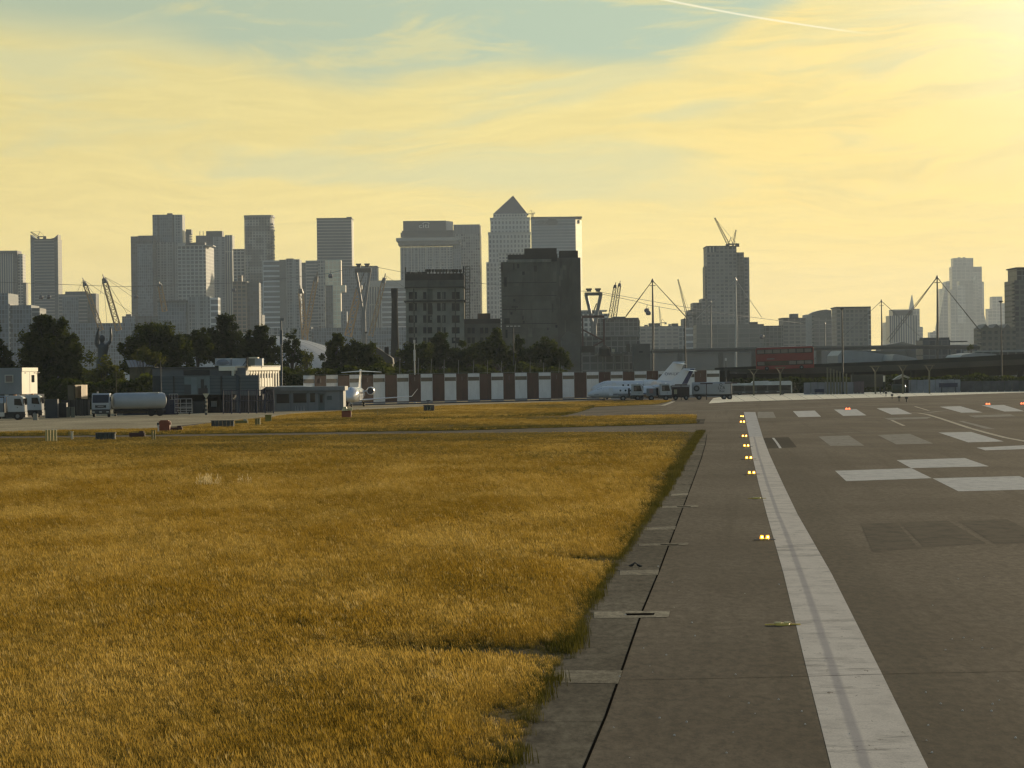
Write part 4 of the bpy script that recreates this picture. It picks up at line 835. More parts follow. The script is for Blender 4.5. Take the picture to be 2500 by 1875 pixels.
# cable car
def pylon(label, Y, uc, vt, vb, wt, wb, name='cable_car_pylon'):
    t_, f_ = at(uc, vt, Y), at(uc, vb, Y); l = Vector((f_.x, Y, 0)); r = thing(name, label, 'pylon', l, 0, 'cable car pylons')
    H = t_.z
    for s_ in (-1, 1):
        b = MB(l); P = [(0.0, wb * .42), (.30, wb * .14), (.60, wb * .12), (.78, wt * .26), (.94, wt * .46)]
        for (fa, xa), (fb, xb) in zip(P[:-1], P[1:]):
            b.tube((l.x + s_ * xa, Y, H * fa), (l.x + s_ * xb, Y, H * fb), 1.05, n=8)
        b.build('leg', mat('pylon_grey', (0.15, 0.15, 0.145), .5), r, smooth=True)
    MB(l).box(l.x - wt * .55, l.x + wt * .55, Y - 1.5, Y + 1.5, H * .93, H * .965).build('cross_arm', STEELD, r)
    for k in (-1, 1):
        b = MB(l); b.cbox((l.x + k * wt * .28, Y, H * .985), (wt * .26, 5, H * .025)); b.cbox((l.x + k * wt * .28, Y, H * 1.0), (wt * .36, 3, 1.0)); b.build('sheave_box', STEELD, r)
    b = MB(l)
    for k in range(int(H / 9)): b.tube((l.x - wb * .3, Y, k * 9), (l.x + wb * .3, Y, k * 9 + 9), .3, n=4)
    b.build('bracing', STEELD, r); return t_
T1 = pylon('flared pale cable car pylon in front of the wide grey block', 2600, 889, 645, 900, 11, 6)
T2 = pylon('cable car pylon with splayed arms right of the concrete silo', 2100, 1451, 706, 900, 9.5, 6)
CB = mat('cable_black', (0.03, 0.03, 0.03), .5)
def cable(label, pts, rr=.14):
    P = [at(*p) for p in pts]; r = MB(P[0])
    for a, b in zip(P[:-1], P[1:]): r.tube(a, b, rr, n=4, caps=False)
    tag(r.build('cable', CB), label, 'cable', 'cable car cables')
cable('long thin cable sagging left from the flared pylon past the towers', [(-20, 688, 2500), (300, 700, 2540), (600, 690, 2570), (800, 668, 2590), (885, 648, 2600)])
cable('upper cable from the flared pylon down to the pylon by the silo', [(893, 647, 2600), (1000, 668, 2500), (1150, 690, 2380), (1300, 703, 2250), (1443, 712, 2100)])
cable('cable running right from the pylon by the silo toward the stepped tower', [(1458, 712, 2100), (1600, 737, 2200), (1760, 765, 2300), (1960, 790, 2450)])
cable('lower cable from the pylon by the silo past the hanging cabins', [(1460, 716, 2100), (1550, 735, 2150), (1585, 745, 2170), (1700, 765, 2250)])
def cabin(label, u, v, Y, s=1.0):
    p = at(u, v, Y); l = Vector(p); r = thing('cable_car_cabin', label, 'cable car', l, 0, 'cable car cabins')
    m = mat('cabin_dark', (0.035, 0.035, 0.06), .35); rr = []
    for z, w in ((-1.3, .7), (-1.1, 1.3), (-.2, 1.6), (.6, 1.5), (1.2, 1.0), (1.35, .4)): rr.append([(l.x + w * s * math.cos(t * .785), Y + w * s * math.sin(t * .785), l.z + z * s) for t in range(8)])
    MB(l).loft(rr).build('cabin_body', m, r, smooth=True); rr = [[(l.x + w * s * math.cos(t * .785), Y + w * s * math.sin(t * .785), l.z + z * s) for t in range(8)] for z, w in ((-.15, 1.66), (.55, 1.57))]
    MB(l).loft(rr, False).build('window', mat('cabin_glass', (0.10, 0.10, 0.12), .15), r); MB(l).tube((l.x, Y, l.z + 1.2 * s), (l.x + .3, Y, l.z + 3.4 * s), .16 * s, n=5).build('hanger', CB, r)
for a in (('cabin hanging in front of the horned tower, left of two', 100, 726, 2500, 1.1), ('cabin hanging in front of the horned tower, right of two', 119, 725, 2500, 1.1), ('cabin crossing the dark left glass tower', 332, 725, 2540), ('cabin in front of the brown stepped block', 571, 708, 2570), ('cabin hanging before the panel coloured sunlit tan', 807, 674, 2590, 1.15), ('upper of two overlapping cabins left of the tall cable mast', 1579, 758, 2170), ('lower of two overlapping cabins left of the tall cable mast', 1583, 764.5, 2165), ('cabin above the red bus roof', 1860, 822, 2300)): cabin(*a)
# cable-stayed hall masts
def stay(label, Y, top, vb, feet, rr=.55, m=None):
    t_, f_ = at(*top, Y), at(top[0], vb, Y); l = Vector((f_.x, Y, 0)); r = thing('stay_mast', label, 'mast', l, 0, 'masts with splayed stay cables'); m = m or STEELD
    MB(l).tube((f_.x + (f_.x - t_.x) * 0, Y, 0), (t_.x, Y, t_.z * .55), rr * 1.1, rr * 1.1).tube((t_.x, Y, t_.z * .55), (t_.x, Y, t_.z), rr * 1.1, rr * .55).build('mast_pole', m, r)
    b = MB(l); b.tube((t_.x, Y, t_.z - .5), (t_.x, Y, t_.z + 1.0), rr * 1.6, rr * .3); b.tube((t_.x - 1.5 * rr / .55, Y, t_.z - 2.5), (t_.x + 1.5 * rr / .55, Y, t_.z - 2.5), rr * .3); b.build('mast_cap', m, r)
    for q in feet:
        e = at(*q, Y); d = (e - Vector((t_.x, Y, t_.z))); b = MB(l); b.tube((t_.x, Y, t_.z), Vector((t_.x, Y, t_.z)) + d * .12, rr * .5, rr * .25, 5); b.tube((t_.x, Y, t_.z), e, rr * .26, n=4); b.build('stay_cable', m, r)
HAZM = mat('mast_grey', (0.12, 0.115, 0.10), .5)
stay('tall dark mast with splayed stays over the hazy terrace', 1750, (1593, 685), 900, [(1528, 771), (1527, 775), (1674, 772), (1678, 778)], .55)
stay('pale mast with stays standing against the stepped tower', 1850, (1796, 682), 900, [(1700, 778), (1860, 775)], .5, mat('mast_pale', (0.4, 0.39, 0.35), .4))
stay('short faint mast with stays in front of the ledges', 2250, (1735, 738), 900, [(1700, 775), (1768, 770)], .5, HAZM)
stay('thin mast with short stays between the square block and the ribbed block', 2000, (2152, 735), 900, [(2128, 757), (2060, 820), (2180, 760), (2250, 825)], .45)
stay('tallest dark mast with long stays left of the far cluster', 1700, (2288, 677), 900, [(2236, 748), (2170, 835), (2165, 830), (2389, 804), (2392, 806)], .55)
stay('faint mast with stays in front of the curved-roof tower', 2400, (2014, 790), 900, [(1980, 803), (2040, 800)], .45, HAZM)
# mid-distance long bridge and pale roofs
def strip3(name, label, cat, pts_top, pts_bot, Ya, Yb, m, dp=8.0, root=None, kind=None):
    n = len(pts_top); P = []; l = None
    ys = [Ya + (Yb - Ya) * k / (n - 1) for k in range(n)]
    tp = [at(*p, y) for p, y in zip(pts_top, ys)]; bt = [at(*p, y) for p, y in zip(pts_bot, ys)]
    for t_, b_ in zip(tp, bt): b_.z = max(b_.z, 0.01)
    l = Vector((tp[0].x, tp[0].y, 0)) if root is None else Vector(root.location)
    b = MB(l); rings = [[(t.x, t.y, t.z), (t.x, t.y + dp, t.z), (q.x, q.y + dp, q.z), (q.x, q.y, q.z)] for t, q in zip(tp, bt)]
    b.loft(rings); o = b.build(name, m, root)
    if root is None: o.location = l; tag(o, label, cat, None, kind)
    return o
r0 = at(1590, 858, 1500); br = thing('long_bridge', 'long flat dark viaduct crossing behind the red bus', 'bridge', (r0.x, 1500, 0))
strip3('deck', None, None, [(1588, 857), (1900, 851), (2240, 845), (2392, 846)], [(1588, 862), (1900, 857), (2240, 852), (2392, 853)], 1500, 1560, mat('deck_dark', (0.045, 0.045, 0.038), .7), 9, br)
strip3('parapet', None, None, [(1588, 853), (1900, 846.5), (2240, 842), (2392, 844)], [(1588, 857), (1900, 851), (2240, 845), (2392, 846)], 1501, 1561, mat('parapet_grey', (0.13, 0.125, 0.11), .7), 0.4, br)
for u in (1660, 1760, 1840, 2000, 2100, 2220, 2330):
    p = at(u, 855, 1530); MB((r0.x, 1500, 0)).box(p.x - 1, p.x + 1, 1531, 1534, 0, p.z).build('pier', mat('parapet_grey', (0.13, 0.125, 0.11)), br)
tower('long pale warehouse wall under the viaduct', 1900, [('facade', 1560, 1850, 862, None, 0, 30, mat('pale_wall', (0.19, 0.18, 0.16), .8, var=.1, scale=.06)), ('facade', 1850, 2060, 858, None, 2, 30, mat('pale_wall2', (0.22, 0.21, 0.19), .8, var=.1, scale=.06)), ('roof_edge', 1558, 1852, 860, 863, -1, 32, PLANT)], 'warehouse', 'warehouse')
tower('long low building closing the view below the viaduct on the right', 1950, [('facade', 2060, 2560, 856, None, 0, 30, mat('pale_wall3', (0.15, 0.145, 0.125), .8, var=.15, scale=.06)), ('roof_edge', 2058, 2560, 854, 857, -1, 30, PLANT)], 'warehouse', 'warehouse')
RF = mat('roof_sheet', (0.30, 0.30, 0.29), .5, var=.06); RF2 = mat('roof_shade', (0.11, 0.11, 0.10), .6)
def shed(label, Y, pts, m, dp=40, name='shed_roof_building'):
    P = [at(u, v, Y) for u, v in pts]; c = P[0]; r = thing(name, label, 'shed', (c.x, Y, 0))
    MB((c.x, Y, 0)).xprism([(p.x, p.z) for p in P], Y, Y + dp, 'y').build('roof', m, r); x0, x1 = min(p.x for p in P), max(p.x for p in P)
    MB((c.x, Y, 0)).box(x0 + .5, x1 - .5, Y + 1, Y + dp - 1, 0, min(p.z for p in P) + .05).build('wall', RF2, r)
shed('large low hall with pale roof sloping down to the right', 1150, [(2046, 886), (2046, 868), (2056, 856), (2110, 858), (2240, 875), (2240, 884)], RF)
shed('small hall with bright roof ridge, right of the large one', 1120, [(2178, 880), (2182, 866), (2190, 865), (2235, 874), (2236, 880)], RF)
shed('wide pale roof beyond the flyover on the right', 1180, [(2344, 872), (2350, 866), (2380, 861), (2430, 864), (2440, 872)], RF)
shed('low domed roof behind the viaduct on the right', 2600, [(2150, 846), (2170, 841), (2192, 837), (2202, 834), (2212, 837), (2240, 843), (2240, 850), (2150, 850)], RF2)
tower('hazy low blocks filling the gap behind the dome on the left', 3700, [('facade', -30, 330, 790, None, 0, 40, 'blue'), ('facade', 330, 640, 770, None, 6, 40, 'dark'), ('facade', 640, 760, 800, None, 3, 40, 'pierd'), ('facade', 760, 1000, 800, None, 9, 40, 'blue')], 'office block', 'office_block')
tower('hazy low blocks behind the two old mills', 3800, [('facade', 1000, 1420, 805, None, 0, 40, 'dark'), ('facade', 1420, 1700, 815, None, 4, 40, 'scaf')], 'office block', 'office_block')
# ------------------------------------------------------------------ the two old mills, chimney, gantry
def rough_wall(name, col, var=.3, sc=.12, stain=1.0):
    m = mat(name, col, .9, var=var, scale=sc, stain=stain, spec=.15); return m
HAZE_LIFT[0] = 1.0
CON = rough_wall('mill_concrete', (0.095, 0.095, 0.076)); COND = rough_wall('mill_dark', (0.022, 0.022, 0.018), stain=.5); CONP = rough_wall('mill_pale', (0.20, 0.20, 0.16))
WIN = mat('mill_window', (0.006, 0.009, 0.010), .8, spec=.05); BROKEN = mat('broken_pane', (0.16, 0.16, 0.14), .5); BRK = rough_wall('red_brick', (0.055, 0.028, 0.018))
def ring_box(r, l, name, u0, u1, v0, v1, Y, dp, m): return boxpx(r, l, name, u0, u1, v0, v1, Y, dp, m)
YA = 1450
r, l = tower('derelict mill with rows of dark windows and a ragged rooftop', YA, [('wall', 990, 1132, 700, None, 0, 30, CONP), ('attic', 989, 1132, 668, 700, .6, 28, COND), ('parapet_band', 988.5, 1132.5, 684, 701, -.4, 1.0, CON), ('cornice', 987.5, 1134, 700, 702.5, -1.0, 32, COND), ('cornice', 986, 1136, 733, 736.5, -1.2, 33, COND)], 'mill', 'derelict_mill')
for row, (vt, vb) in enumerate(((713, 730), (740, 759), (770, 788), (799, 814), (824, 838))):
    for (ua, ub) in ((998, 1008), (1009, 1018), (1033, 1041), (1044, 1055), (1067, 1075.5), (1080, 1088), (1103, 1112), (1113, 1122)):
        if (ua, row) in ((1044, 1), (1009, 4)): mm = COND
        else: mm = WIN
        f = boxpx(r, l, 'window', ua, ub, vt, vb, YA - .12, .2, mm)
        if ua in (1009, 1080) and row < 5:
            a = at(ua + (ub - ua) * .3, (vt + vb) / 2, YA - .3); MB(l).cbox((a.x, YA - .25, a.z), (.25, .12, 2.6)).build('mullion', CONP, f)
boxpx(r, l, 'broken_window', 1050, 1054, 773, 781, YA - .25, .1, BROKEN); boxpx(r, l, 'broken_window', 1107, 1111.5, 826, 832, YA - .25, .1, BROKEN)
boxpx(r, l, 'hoist_shaft', 1043.5, 1056, 706, 733, YA - .2, .2, CON); boxpx(r, l, 'hoist_shaft', 1044, 1056, 745, 768, YA - .3, .2, COND)
rs = random.Random(4)
for k, u in enumerate((1042, 1049, 1057, 1065.5, 1074.5, 1082, 1090, 1098, 1106.5, 1115, 1124)):
    c = at(u, 664, YA + 4); w = rs.uniform(.5, .72); b = MB(l)
    b.tube((c.x, YA + 4, c.z - 1.2), (c.x, YA + 4, c.z + .2), w * .45); b.tube((c.x, YA + 4, c.z), (c.x + rs.uniform(-.1, .1), YA + 4, c.z + 1.1), w * 1.05, w * 1.15); b.build('roof_vent', COND, r)
for k in range(9):
    u = 992 + k * 5.4; h = rs.uniform(3, 6); boxpx(r, l, 'broken_parapet', u, u + rs.uniform(4, 6), 669 - h, 669, YA + 2 + k * .1, 6, COND)
for u in (990, 1132): a, b_ = at(u, 652 if u < 1000 else 650, YA + 1), at(u, 690, YA + 1); MB(l).tube(a, b_, .25, n=5).build('corner_pole', COND, r)
# drain stains down the facade
for u in (1010, 1111): boxpx(r, l, 'downpipe', u - 1.2, u + 1.2, 704, 860, YA - .2, .15, COND)
lad = MB(l); x0, x1 = 1136, 1147
for v in range(650, 778, 8):
    for ua in (x0, x1): lad.tube(at(ua, v, YA + 3), at(ua, v + 8, YA + 3), .17, n=4, caps=False)
    lad.tube(at(x0, v, YA + 3), at(x1, v, YA + 3), .16, n=4); lad.tube(at(x0, v, YA + 3), at(x1, v + 8, YA + 3), .09, n=3)
for ua in (x0, x1): lad.tube(at(ua, 778, YA + 3), at(ua, 930, YA + 3), .17, n=4)
so_ = lad.build('stair_scaffold', mat('scaffold_grey', (0.09, 0.09, 0.08), .5)); so_.location = l
tag(so_, 'thin scaffold stair tower on the right side of the windowed mill', 'scaffold')
r, l = tower('low link building between the two old mills with a brick roof box', YA, [('wall', 1133, 1222, 790, None, 2, 20, CON), ('parapet_band', 1133, 1222, 778, 790, 1.6, 21, COND), ('roof_box', 1166, 1197, 765, 778, 4, 8, BRK)], 'mill', 'mill_link')
for row, vt in enumerate((800, 824)):
    for ua in (1141, 1151, 1172, 1184, 1202): boxpx(r, l, 'window', ua, ua + 8, vt, vt + 14, YA + 1.8, .3, WIN)
r, l = tower('huge windowless concrete silo with stepped top beside the pyramid tower', YA, [('wall', 1223, 1360, 639, None, 0, 34, CON), ('right_bay', 1360, 1417, 629, None, -.8, 32, rough_wall('silo_side', (0.075, 0.075, 0.062))), ('upper_step', 1239, 1361, 621, 639, 1, 25, COND), ('top_step', 1280, 1359, 606, 621, 2, 20, COND), ('top_step', 1366, 1411, 612, 629, 1, 20, COND), ('left_fin', 1222.5, 1227, 641, 662, -.8, 4, COND), ('pale_band', 1240, 1346, 633, 640, -.5, .8, CONP)], 'silo', 'concrete_silo')
for (ua, ub, va, vb) in ((1262, 1268, 644, 655), (1275, 1281, 663, 671), (1253, 1258, 730, 736), (1246, 1251, 762, 768), (1276, 1281, 783, 790), (1356, 1361, 793, 800), (1231, 1237, 677, 700), (1234, 1239, 805, 825)): boxpx(r, l, 'wall_opening', ua, ub, va, vb, YA - .15, .3, WIN)
for v in (690, 722, 755, 790): boxpx(r, l, 'floor_joint', 1226, 1359, v, v + 1.0, YA - .1, .2, COND)
for (u0, u1, v0, v1) in ((1240, 1295, 663, 688), (1300, 1345, 735, 800)): boxpx(r, l, 'render_patch', u0, u1, v0, v1, YA - .06, .1, rough_wall('silo_patch', (0.12, 0.12, 0.098)))
rs = random.Random(9); SP = [rough_wall('silo_patch_a', (0.070, 0.069, 0.055)), rough_wall('silo_patch_b', (0.125, 0.122, 0.098)), COND]
for k in range(26):
    u = rs.uniform(1228, 1350); v = rs.uniform(642, 815); w = rs.uniform(2, 16); h = rs.uniform(3, 26) if k % 3 else rs.uniform(20, 60)
    if k % 3 == 0: w = rs.uniform(.8, 2.2)
    boxpx(r, l, 'wall_stain', u, min(1358, u + w), v, min(850, v + h), YA - .02 - k * .002, .05, SP[k % 3])
for k in range(10):
    u = rs.uniform(1362, 1406); v = rs.uniform(640, 800); boxpx(r, l, 'wall_stain', u, u + rs.uniform(1, 9), v, v + rs.uniform(4, 40), YA - .84 - k * .002, .05, SP[k % 2])
t_, f_ = at(963, 704, 1300), at(964, 860, 1300); b = thing('brick_chimney', 'tall black tapering chimney left of the windowed mill', 'chimney', (f_.x, 1300, 0)); l = Vector((f_.x, 1300, 0))
MB(l).tube((f_.x, 1300, 0), (t_.x, 1300, t_.z - 2), 1.75, 1.05, 16).build('shaft', COND, b, smooth=True); MB(l).tube((t_.x, 1300, t_.z - 3.6), (t_.x, 1300, t_.z), 1.2, 1.28, 16).build('crown', COND, b, smooth=True)
r, l = tower('small gabled concrete building at the foot of the silo', 1380, [('wall', 1371, 1416, 825, None, 0, 20, mat('gable_wall', (0.095, 0.095, 0.082), .9, var=.2, scale=.2))], 'building', 'gabled_building')
P = [at(u, v, 1380) for u, v in ((1371, 825), (1388, 808), (1417, 822), (1416, 826))]; MB(l).xprism([(p.x, p.z) for p in P], 1379.5, 1400, 'y').build('gable', mat('gable_wall', (0.1, 0.1, .09)), r)
# red-brown gantry frame
Yg = 1500; a, b2, c2, d2 = at(1422, 772, Yg), at(1474, 773, Yg), at(1474, 900, Yg), at(1422, 900, Yg); l = Vector((a.x, Yg, 0)); r = thing('steel_gantry', 'rusty steel gantry frame right of the silo', 'gantry', l)
RUST = mat('rust', (0.075, 0.030, 0.020), .8); MB(l).box(a.x - .3, b2.x + .3, Yg - .5, Yg + .5, a.z - .8, a.z + .3).build('cross_beam', RUST, r)
for q in (a, b2): MB(l).box(q.x - .35, q.x + .35, Yg - .35, Yg + .35, 0, q.z - .8).build('leg', RUST, r)
MB(l).tube(at(1423, 805, Yg), at(1474, 832, Yg), .35, n=5).build('diagonal', RUST, r); MB(l).tube(at(1474, 832, Yg), at(1448, 845, Yg), .35, n=5).build('diagonal', RUST, r)
# clutter of silos, sheds and platforms between gantry and viaduct
r, l = tower('plain grey block with a small dark opening beside the viaduct end', 1350, [('wall', 1546, 1587, 839, None, 0, 14, mat('plain_grey', (0.085, 0.085, 0.072), .9, var=.12, scale=.3)), ('opening', 1560, 1569, 857, 861, -.2, 1, WIN)], 'building', 'concrete_block_building')
r, l = tower('jumble of dark plant and platforms between silo and viaduct', 1370, [('wall', 1421, 1548, 860, None, 0, 14, FA['scaf']), ('upper_floor', 1421, 1452, 845, 862, 1, 10, COND), ('platform', 1452, 1525, 863, 866, -3, 10, CONP), ('tank_room', 1464, 1492, 848, 863, 1, 8, COND), ('window', 1494, 1501, 852, 861, .6, 1, mat('lit_pane', (0.35, 0.34, 0.22), .4)), ('pipe_rack', 1530, 1538, 840, 862, 1, 5, CON)], 'plant building', 'plant_building')
for u in (1470, 1500, 1520): MB(l).tube(at(u, 866, 1366), at(u + 3, 905, 1366), .3, n=5).build('strut', CONP, r)
P0 = at(1476, 851, 1366); MB(l).tube((P0.x, 1366, P0.z - 3), (P0.x, 1366, P0.z), 2.4, 2.2, 14).tube((P0.x, 1366, P0.z), (P0.x, 1366, P0.z + 1.3), 2.2, .4, 14).build('silo_dome', COND, r, smooth=True)
tower('mid-height grey sheds behind the plant, left of the plain block', 1700, [('wall', 1400, 1560, 822, None, 0, 20, FA['scaf']), ('roof_edge', 1398, 1561, 820, 823, -1, 22, PLANT)], 'shed', 'low_shed')
tower('terrace house with pitched roof showing between the trees and the chimney', 1000, [('wall', 922, 958, 885, None, 0, 12, mat('house_pale', (0.22, 0.21, 0.18), .9))], 'house', 'terrace_house')
hr = [o for o in COL.objects if o.get('category') == 'house'][0]; P = [at(u, v, 1000) for u, v in ((916, 846), (926, 852), (958, 874), (960, 888), (920, 888))]
MB(hr.location).xprism([(p.x, p.z) for p in P], 999.5, 1012, 'y').build('roof', mat('slate', (0.04, 0.038, 0.03), .8), hr)
for u in (928, 938, 948): boxpx(hr, hr.location, 'window', u, u + 5, 890, 902, 999.4, .5, WIN)
P = at(944, 862, 1003); MB(hr.location).cbox((P.x, 1003, P.z + .6), (1.2, 1.2, 2.2)).build('chimney_stack', COND, hr)

# ------------------------------------------------------------------ flyover with red bus
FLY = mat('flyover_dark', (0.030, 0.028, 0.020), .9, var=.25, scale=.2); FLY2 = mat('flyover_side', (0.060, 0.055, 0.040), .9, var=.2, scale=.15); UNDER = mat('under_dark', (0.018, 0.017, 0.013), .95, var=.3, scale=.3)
r0 = at(1760, 905, 790); fly = thing('flyover', 'dark road flyover carrying the red bus, rising to the right', 'flyover', (r0.x, 790, 0))
strip3('deck', None, None, [(1745, 903), (1995, 896), (2200, 890), (2520, 876)], [(1745, 910), (1995, 912), (2200, 905), (2520, 889)], 790, 830, FLY2, 14, fly)
strip3('parapet', None, None, [(1745, 898), (1995, 888.5), (2200, 881), (2520, 862)], [(1745, 903), (1995, 896), (2200, 890), (2520, 876)], 790.6, 830.6, FLY, .4, fly)
strip3('under_shade', None, None, [(1745, 911), (1995, 912), (2200, 905), (2520, 889)], [(1745, 935), (1995, 932), (2200, 925), (2520, 914)], 797, 836, UNDER, 4, fly)  # dark slab stands in for the shade below the deck
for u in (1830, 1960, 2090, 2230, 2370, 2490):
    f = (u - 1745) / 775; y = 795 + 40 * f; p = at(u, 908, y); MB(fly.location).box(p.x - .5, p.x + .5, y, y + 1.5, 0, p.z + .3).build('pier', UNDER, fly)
MAT_RED = mat('bus_red', (0.20, 0.014, 0.010), .35, var=.08); BLK = mat('black_trim', (0.012, 0.012, 0.012), .5); GLD = mat('dark_glass', (0.02, 0.022, 0.024), .08); GLP = mat('pale_glass', (0.15, 0.13, 0.125), .12); TYRE = mat('tyre', (0.012, 0.012, 0.012), .9); WHT = mat('white_paint', (0.40, 0.415, 0.42), .32, var=.05); ROOFW = mat('roof_white', (0.75, 0.75, 0.72), .3, var=.04); SIL = mat('silver', (0.42, 0.42, 0.42), .3, .6, var=.05); GRY = mat('mid_grey', (0.16, 0.165, 0.165), .6)
def rbox(x0, x1, z0, z1, rr, n=4):
    """rounded rectangle outline in x,z"""
    P = []
    for cx, cz, a0 in ((x1 - rr, z1 - rr, 0), (x0 + rr, z1 - rr, 90), (x0 + rr, z0 + .05, 180), (x1 - rr, z0 + .05, 270)):
        r_ = rr if a0 < 180 else .05
        cx2 = cx if a0 < 180 else (x0 + .05 if a0 == 180 else x1 - .05)
        for k in range(n + 1):
            t = R(a0 + 90 * k / n); P.append((cx2 + r_ * math.cos(t), cz + r_ * math.sin(t)))
    return P
def wheel(r, x, y, rad=.5, w=.3):
    o = MB().tube((x, y - w / 2, rad), (x, y + w / 2, rad), rad, n=18).build('wheel', TYRE, r, smooth=True)
    MB().tube((x, y - w / 2 - .02, rad), (x, y + w / 2 + .02, rad), rad * .5, n=12).build('hub', GRY, o); return o
def bus():
    p = at(1918, 897, 794); L = 12.9; r = thing('double_decker_bus', 'red double-decker bus driving on the flyover', 'bus', (p.x, 794, 0), R(-3.5)); r.rotation_euler = (0, R(-1.3), R(-3.5))
    zb = at(1918, 903, 794).z; H = at(1918, 847, 794).z - zb; W_ = 2.5
    MB().xprism([(x, z + zb) for x, z in rbox(-L / 2, L / 2, .25, H, .55)], -W_ / 2, W_ / 2, 'y').build('body', MAT_RED, r, bevel=.12)
    MB().xprism([(x, z + zb) for x, z in rbox(-L / 2 + .4, L / 2 - .3, H - .12, H + .05, .1)], -W_ / 2 + .1, W_ / 2 - .1, 'y').build('roof', ROOFW, r)
    for z0, z1, nm in ((H - 1.45, H - .42, 'u'), (1.05, 2.05, 'l')):
        MB().box(-L / 2 + .25, L / 2 - .25, -W_ / 2 - .02, -W_ / 2, zb + z0, zb + z1).build('window_band', GLD, r)
        n = 7; w = (L - .7) / n
        for k in range(n):
            if nm == 'l' and k in (3,): continue
            x = -L / 2 + .4 + k * w; MB().xprism([(a, b + zb) for a, b in rbox(x, x + w - .22, z0 + .15, z1 - .1, .15)], -W_ / 2 - .04, -W_ / 2 - .02, 'y').build('window', GLP if nm == 'u' or k in (0, 4, 5, 6) else GLD, r)
    for x in (-L / 2 + 2.4, L / 2 - 2.8): 
        o = MB((0, 0, 0)).tube((x, -W_ / 2 - .03, zb + .45), (x, -W_ / 2 + .3, zb + .45), .48, n=16).build('wheel', TYRE, r); MB().tube((x, -W_ / 2 - .06, zb + .45), (x, -W_ / 2 + .1, zb + .45), .22, n=10).build('hub', GRY, o)
    MB().box(L / 2 - .02, L / 2 + .03, -W_ / 2 + .2, W_ / 2 - .2, zb + H - 1.5, zb + H - .5).build('front_window', GLD, r); MB().box(L / 2 - .02, L / 2 + .03, -W_ / 2 + .2, W_ / 2 - .2, zb + 1.0, zb + 2.2).build('front_window', GLD, r)
    MB().cbox((L / 2 + .25, -W_ / 2 - .1, zb + 2.3), (.12, .25, .4)).build('mirror', BLK, r); MB().cbox((-L / 2 + 3.3, -W_ / 2 - .03, zb + 2.55), (1.7, .03, .2)).build('side_lettering_strip', GRY, r)
bus()
# lighter support trestles before the flyover
KH = mat('khaki_steel', (0.14, 0.125, 0.07), .7)
def ypole(u, vt, vb, Y, lab, split=True):
    t_, f_ = at(u, vt, Y), at(u, vb, Y); z0 = 0; r = thing('trestle_post', lab, 'post', (f_.x, Y, 0), 0, 'forked posts in front of the flyover'); H = t_.z
    MB((f_.x, Y, 0)).box(f_.x - .16, f_.x + .16, Y - .1, Y + .1, 0, H * .80).build('post', KH, r)
    if split:
        for s_ in (-1, 1): MB((f_.x, Y, 0)).tube((f_.x, Y, H * .78), (f_.x + s_ * .75, Y, H), .09, n=5).build('fork_arm', KH, r)
    MB((f_.x, Y, 0)).box(f_.x - 1.1, f_.x + 1.1, Y - .09, Y + .09, H, H + .14).build('cross_bar', KH, r)
for k, (u, vt) in enumerate(((1840, 903), (1905, 898), (2137, 895), (2204, 893.5), (2269, 892.5))): ypole(u, vt, 935, 725, ('leftmost forked post, below the rear of the red bus', 'forked post below the middle of the red bus', 'forked post left of the small pitched shelter', 'forked post directly above the small pitched shelter', 'rightmost forked post, right of the small pitched shelter')[k])
for k in range(7):
    u = 2020 + k * 7.7; vt = 897 + k * 2.5; t_ = at(u, vt, 735); b = MB((t_.x, 735, 0)); b.tube((t_.x, 735, 0), (t_.x, 735, t_.z - .3), .2, .17, 6).tube((t_.x, 735, t_.z - .3), (t_.x, 735, t_.z), .23, .2, 6)
    tag(b.build('khaki_post', KH), 'khaki post in the close row right of the bus, %s' % ('tallest at the left end' if k == 0 else 'shortest at the right end' if k == 6 else ['', 'second from the left', 'third from the left', 'the middle one', 'third from the right', 'second from the right'][k]), 'post', 'close row of khaki posts')

# ------------------------------------------------------------------ poles and lamp posts
POLE = mat('pole_dark', (0.020, 0.020, 0.020), .5); POLB = mat('pole_blue', (0.055, 0.075, 0.095), .5)
def pole(label, u, vt, vb, Y, rr, m, head=None, name='lamp_post', base=None, lean=0.0):
    t_ = at(u, vt, Y); f_ = at(u, 950, Y); x = f_.x + lean; r = thing(name, label, 'pole', (x, Y, 0)); l = Vector((x, Y, 0)); H = t_.z
    MB(l).tube((x, Y, 0), (x, Y, H * .5), rr * 1.2, rr, 8).tube((x, Y, H * .5), (x, Y, H), rr, rr * .7, 8).build('shaft', m, r, smooth=True)
    MB(l).tube((x, Y, 0), (x, Y, .5), rr * 2, rr * 1.6, 8).build('foot', m, r)
    if head == 'double':
        MB(l).box(x - 1.3, x + 1.3, Y - .08, Y + .08, H - .1, H + .02).build('cross_arm', m, r)
        for s_ in (-1.2, -.4, .4, 1.2): MB(l).cbox((x + s_, Y, H + .15), (.55, .5, .22)).build('floodlight', SIL, r)
        MB(l).box(x - 1.5, x + 1.5, Y - .08, Y + .08, H - 1.3, H - 1.2).build('cross_arm', m, r)
    elif head == 'disc': MB(l).tube((x, Y, H), (x, Y, H + .18), .62, .3, 10).tube((x, Y, H - .2), (x, Y, H), .25, .62, 10).build('lamp_head', m, r)
    elif head == 'cam':
        MB(l).cbox((x, Y, H + .2), (.35, .3, .5)).build('camera_housing', SIL, r); MB(l).cbox((x, Y, H - 2.3), (.36, .36, 2.0)).build('junction_box', m, r)
    elif head == 'bird': MB(l).cbox((x, Y, H - 2.6), (.42, .4, 2.2)).build('junction_box', m, r); MB(l).cbox((x + .2, Y, H + .2), (.6, .3, .4)).build('camera_housing', m, r)
    return r
